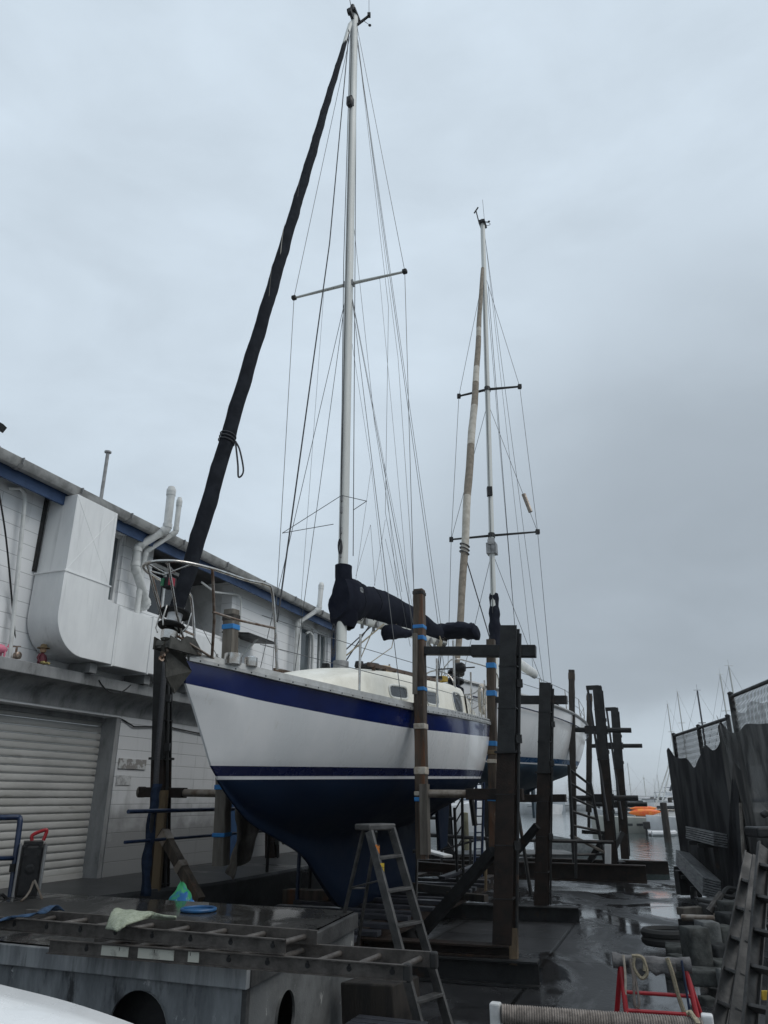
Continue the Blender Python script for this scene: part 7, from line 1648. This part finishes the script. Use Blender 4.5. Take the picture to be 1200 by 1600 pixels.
# ------------------------------------------------------------------ sky, sun, camera
wd_ = bpy.data.worlds.new('World'); scn.world = wd_; wd_.use_nodes = True
N, L = wd_.node_tree.nodes, wd_.node_tree.links
bg_ = N['Background']; bg_.inputs['Strength'].default_value = .1
SUN_EL, SUN_AZ = R(50), R(112)
sky = N.new('ShaderNodeTexSky'); sky.sky_type = 'NISHITA'; sky.sun_disc = False; sky.sun_elevation = SUN_EL; sky.sun_rotation = SUN_AZ
sky.air_density = 1.0; sky.dust_density = 3.0
tc = N.new('ShaderNodeTexCoord'); sep = N.new('ShaderNodeSeparateXYZ'); L.new(tc.outputs['Generated'], sep.inputs[0])
def val(x): n = N.new('ShaderNodeValue'); n.outputs[0].default_value = x; return n.outputs[0]
def mth(op, a, b=None, clamp=False):
    n = N.new('ShaderNodeMath'); n.operation = op; n.use_clamp = clamp
    for i, k in enumerate((a, b)):
        if k is None: continue
        if isinstance(k, (int, float)): n.inputs[i].default_value = k
        else: L.new(k, n.inputs[i])
    return n.outputs[0]
def mpr(v, a, b, c=0.0, d=1.0, smooth=True):
    n = N.new('ShaderNodeMapRange'); n.interpolation_type = 'SMOOTHSTEP' if smooth else 'LINEAR'
    n.inputs['From Min'].default_value = a; n.inputs['From Max'].default_value = b; n.inputs['To Min'].default_value = c; n.inputs['To Max'].default_value = d
    L.new(v, n.inputs['Value']); return n.outputs[0]
def mixc(f, a, b):
    n = N.new('ShaderNodeMix'); n.data_type = 'RGBA'
    for nm, k in (('A', a), ('B', b)):
        if isinstance(k, tuple): n.inputs[nm].default_value = (*k, 1)
        else: L.new(k, n.inputs[nm])
    if isinstance(f, float): n.inputs['Factor'].default_value = f
    else: L.new(f, n.inputs['Factor'])
    return n.outputs['Result']
def nz_(scale, detail, rough, stretch):
    mp = N.new('ShaderNodeMapping'); mp.inputs['Scale'].default_value = stretch; L.new(tc.outputs['Generated'], mp.inputs[0])
    n = N.new('ShaderNodeTexNoise'); n.inputs['Scale'].default_value = scale; n.inputs['Detail'].default_value = detail; n.inputs['Roughness'].default_value = rough
    n.inputs['Distortion'].default_value = .3
    L.new(mp.outputs[0], n.inputs['Vector']); return n.outputs['Fac']
n1 = nz_(1.6, 6, .5, (1, 1, 1.6)); n2 = nz_(4.5, 7, .55, (1, 1, 2.4))
z = sep.outputs['Z']
# veil of cloud: pale overhead, slightly darker lower, with a heavier bank to the right (east)
pale, mid, dark = (.635, .735, .83), (.555, .645, .725), (.36, .415, .47)
zz = mth('ADD', z, mth('MULTIPLY', mth('SUBTRACT', n1, .5), .35))
base = mixc(mpr(zz, .10, .62), mid, pale)
vm = N.new('ShaderNodeVectorMath'); vm.operation = 'DOT_PRODUCT'; L.new(tc.outputs['Generated'], vm.inputs[0])
cd = V((.46, .86, .10)).normalized(); vm.inputs[1].default_value = cd
dd = mth('ADD', vm.outputs['Value'], mth('MULTIPLY', mth('SUBTRACT', n1, .5), .16)); dd = mth('ADD', dd, mth('MULTIPLY', mth('SUBTRACT', n2, .5), .12))
bank = mpr(dd, .83, 1.0)
up_ = mpr(zz, .05, .15); bank = mth('MULTIPLY', bank, up_)
skyc = mixc(mth('MULTIPLY', bank, .92), base, dark)
hor = mixc(mpr(z, .0, .12), (.52, .60, .665), skyc)
det = mth('ADD', mth('MULTIPLY', mth('SUBTRACT', n2, .5), .36), 1.0)
vs_ = N.new('ShaderNodeVectorMath'); vs_.operation = 'SCALE'; L.new(hor, vs_.inputs[0]); L.new(det, vs_.inputs['Scale'])
rear = mpr(sep.outputs['Y'], .25, -.55, 1.0, .8)          # unseen sky behind the camera, dimmed so surfaces facing the view darken
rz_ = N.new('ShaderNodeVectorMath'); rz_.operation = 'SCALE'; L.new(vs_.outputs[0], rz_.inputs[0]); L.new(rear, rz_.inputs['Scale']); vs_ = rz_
cl10 = N.new('ShaderNodeVectorMath'); cl10.operation = 'SCALE'; L.new(vs_.outputs[0], cl10.inputs[0]); cl10.inputs['Scale'].default_value = 10.0
fin = mixc(.04, cl10.outputs[0], sky.outputs['Color'])
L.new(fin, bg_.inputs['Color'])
sun = bpy.data.lights.new('Sun', 'SUN'); sun.energy = 1.35; sun.angle = R(45); sun.color = (1, .97, .92)
so = bpy.data.objects.new('Sun', sun); col.objects.link(so)
sd = V((math.sin(SUN_AZ)*math.cos(SUN_EL), math.cos(SUN_AZ)*math.cos(SUN_EL), math.sin(SUN_EL)))
so.rotation_euler = (-sd).to_track_quat('-Z', 'Y').to_euler(); so.location = (0, 0, 30)
cam = bpy.data.cameras.new('Camera'); co = bpy.data.objects.new('Camera', cam); col.objects.link(co); scn.camera = co
cam.sensor_fit = 'VERTICAL'; cam.sensor_height = 36; cam.lens = 36 * FPX / 1600; cam.clip_start = .05; cam.clip_end = 6000
co.location = (0, 0, EYE); co.rotation_euler = (R(90) + TH, 0, 0)
scn.view_settings.view_transform = 'Standard'; scn.view_settings.look = 'None'; scn.view_settings.exposure = 0; scn.view_settings.gamma = 1
scn.cycles.max_bounces = 6; scn.cycles.transparent_max_bounces = 12; scn.cycles.use_denoising = True
scn.render.resolution_x = 768; scn.render.resolution_y = 1024
# ------------------------------------------------------------------ damp harbour air
hz = MB(); hz.box((0, 1480, 11), (3200, 3060, 28)); hzo = hz.build('haze', bpy.data.materials.new('haze_air')); hzo['kind'] = 'stuff'
hm_ = hzo.data.materials[0]; hm_.use_nodes = True; hn = hm_.node_tree.nodes; hn.remove(hn['Principled BSDF'])
pv = hn.new('ShaderNodeVolumePrincipled'); pv.inputs['Color'].default_value = (1, 1, 1, 1); pv.inputs['Density'].default_value = .0005; pv.inputs['Anisotropy'].default_value = .2
hm_.node_tree.links.new(pv.outputs[0], hn['Material Output'].inputs['Volume'])
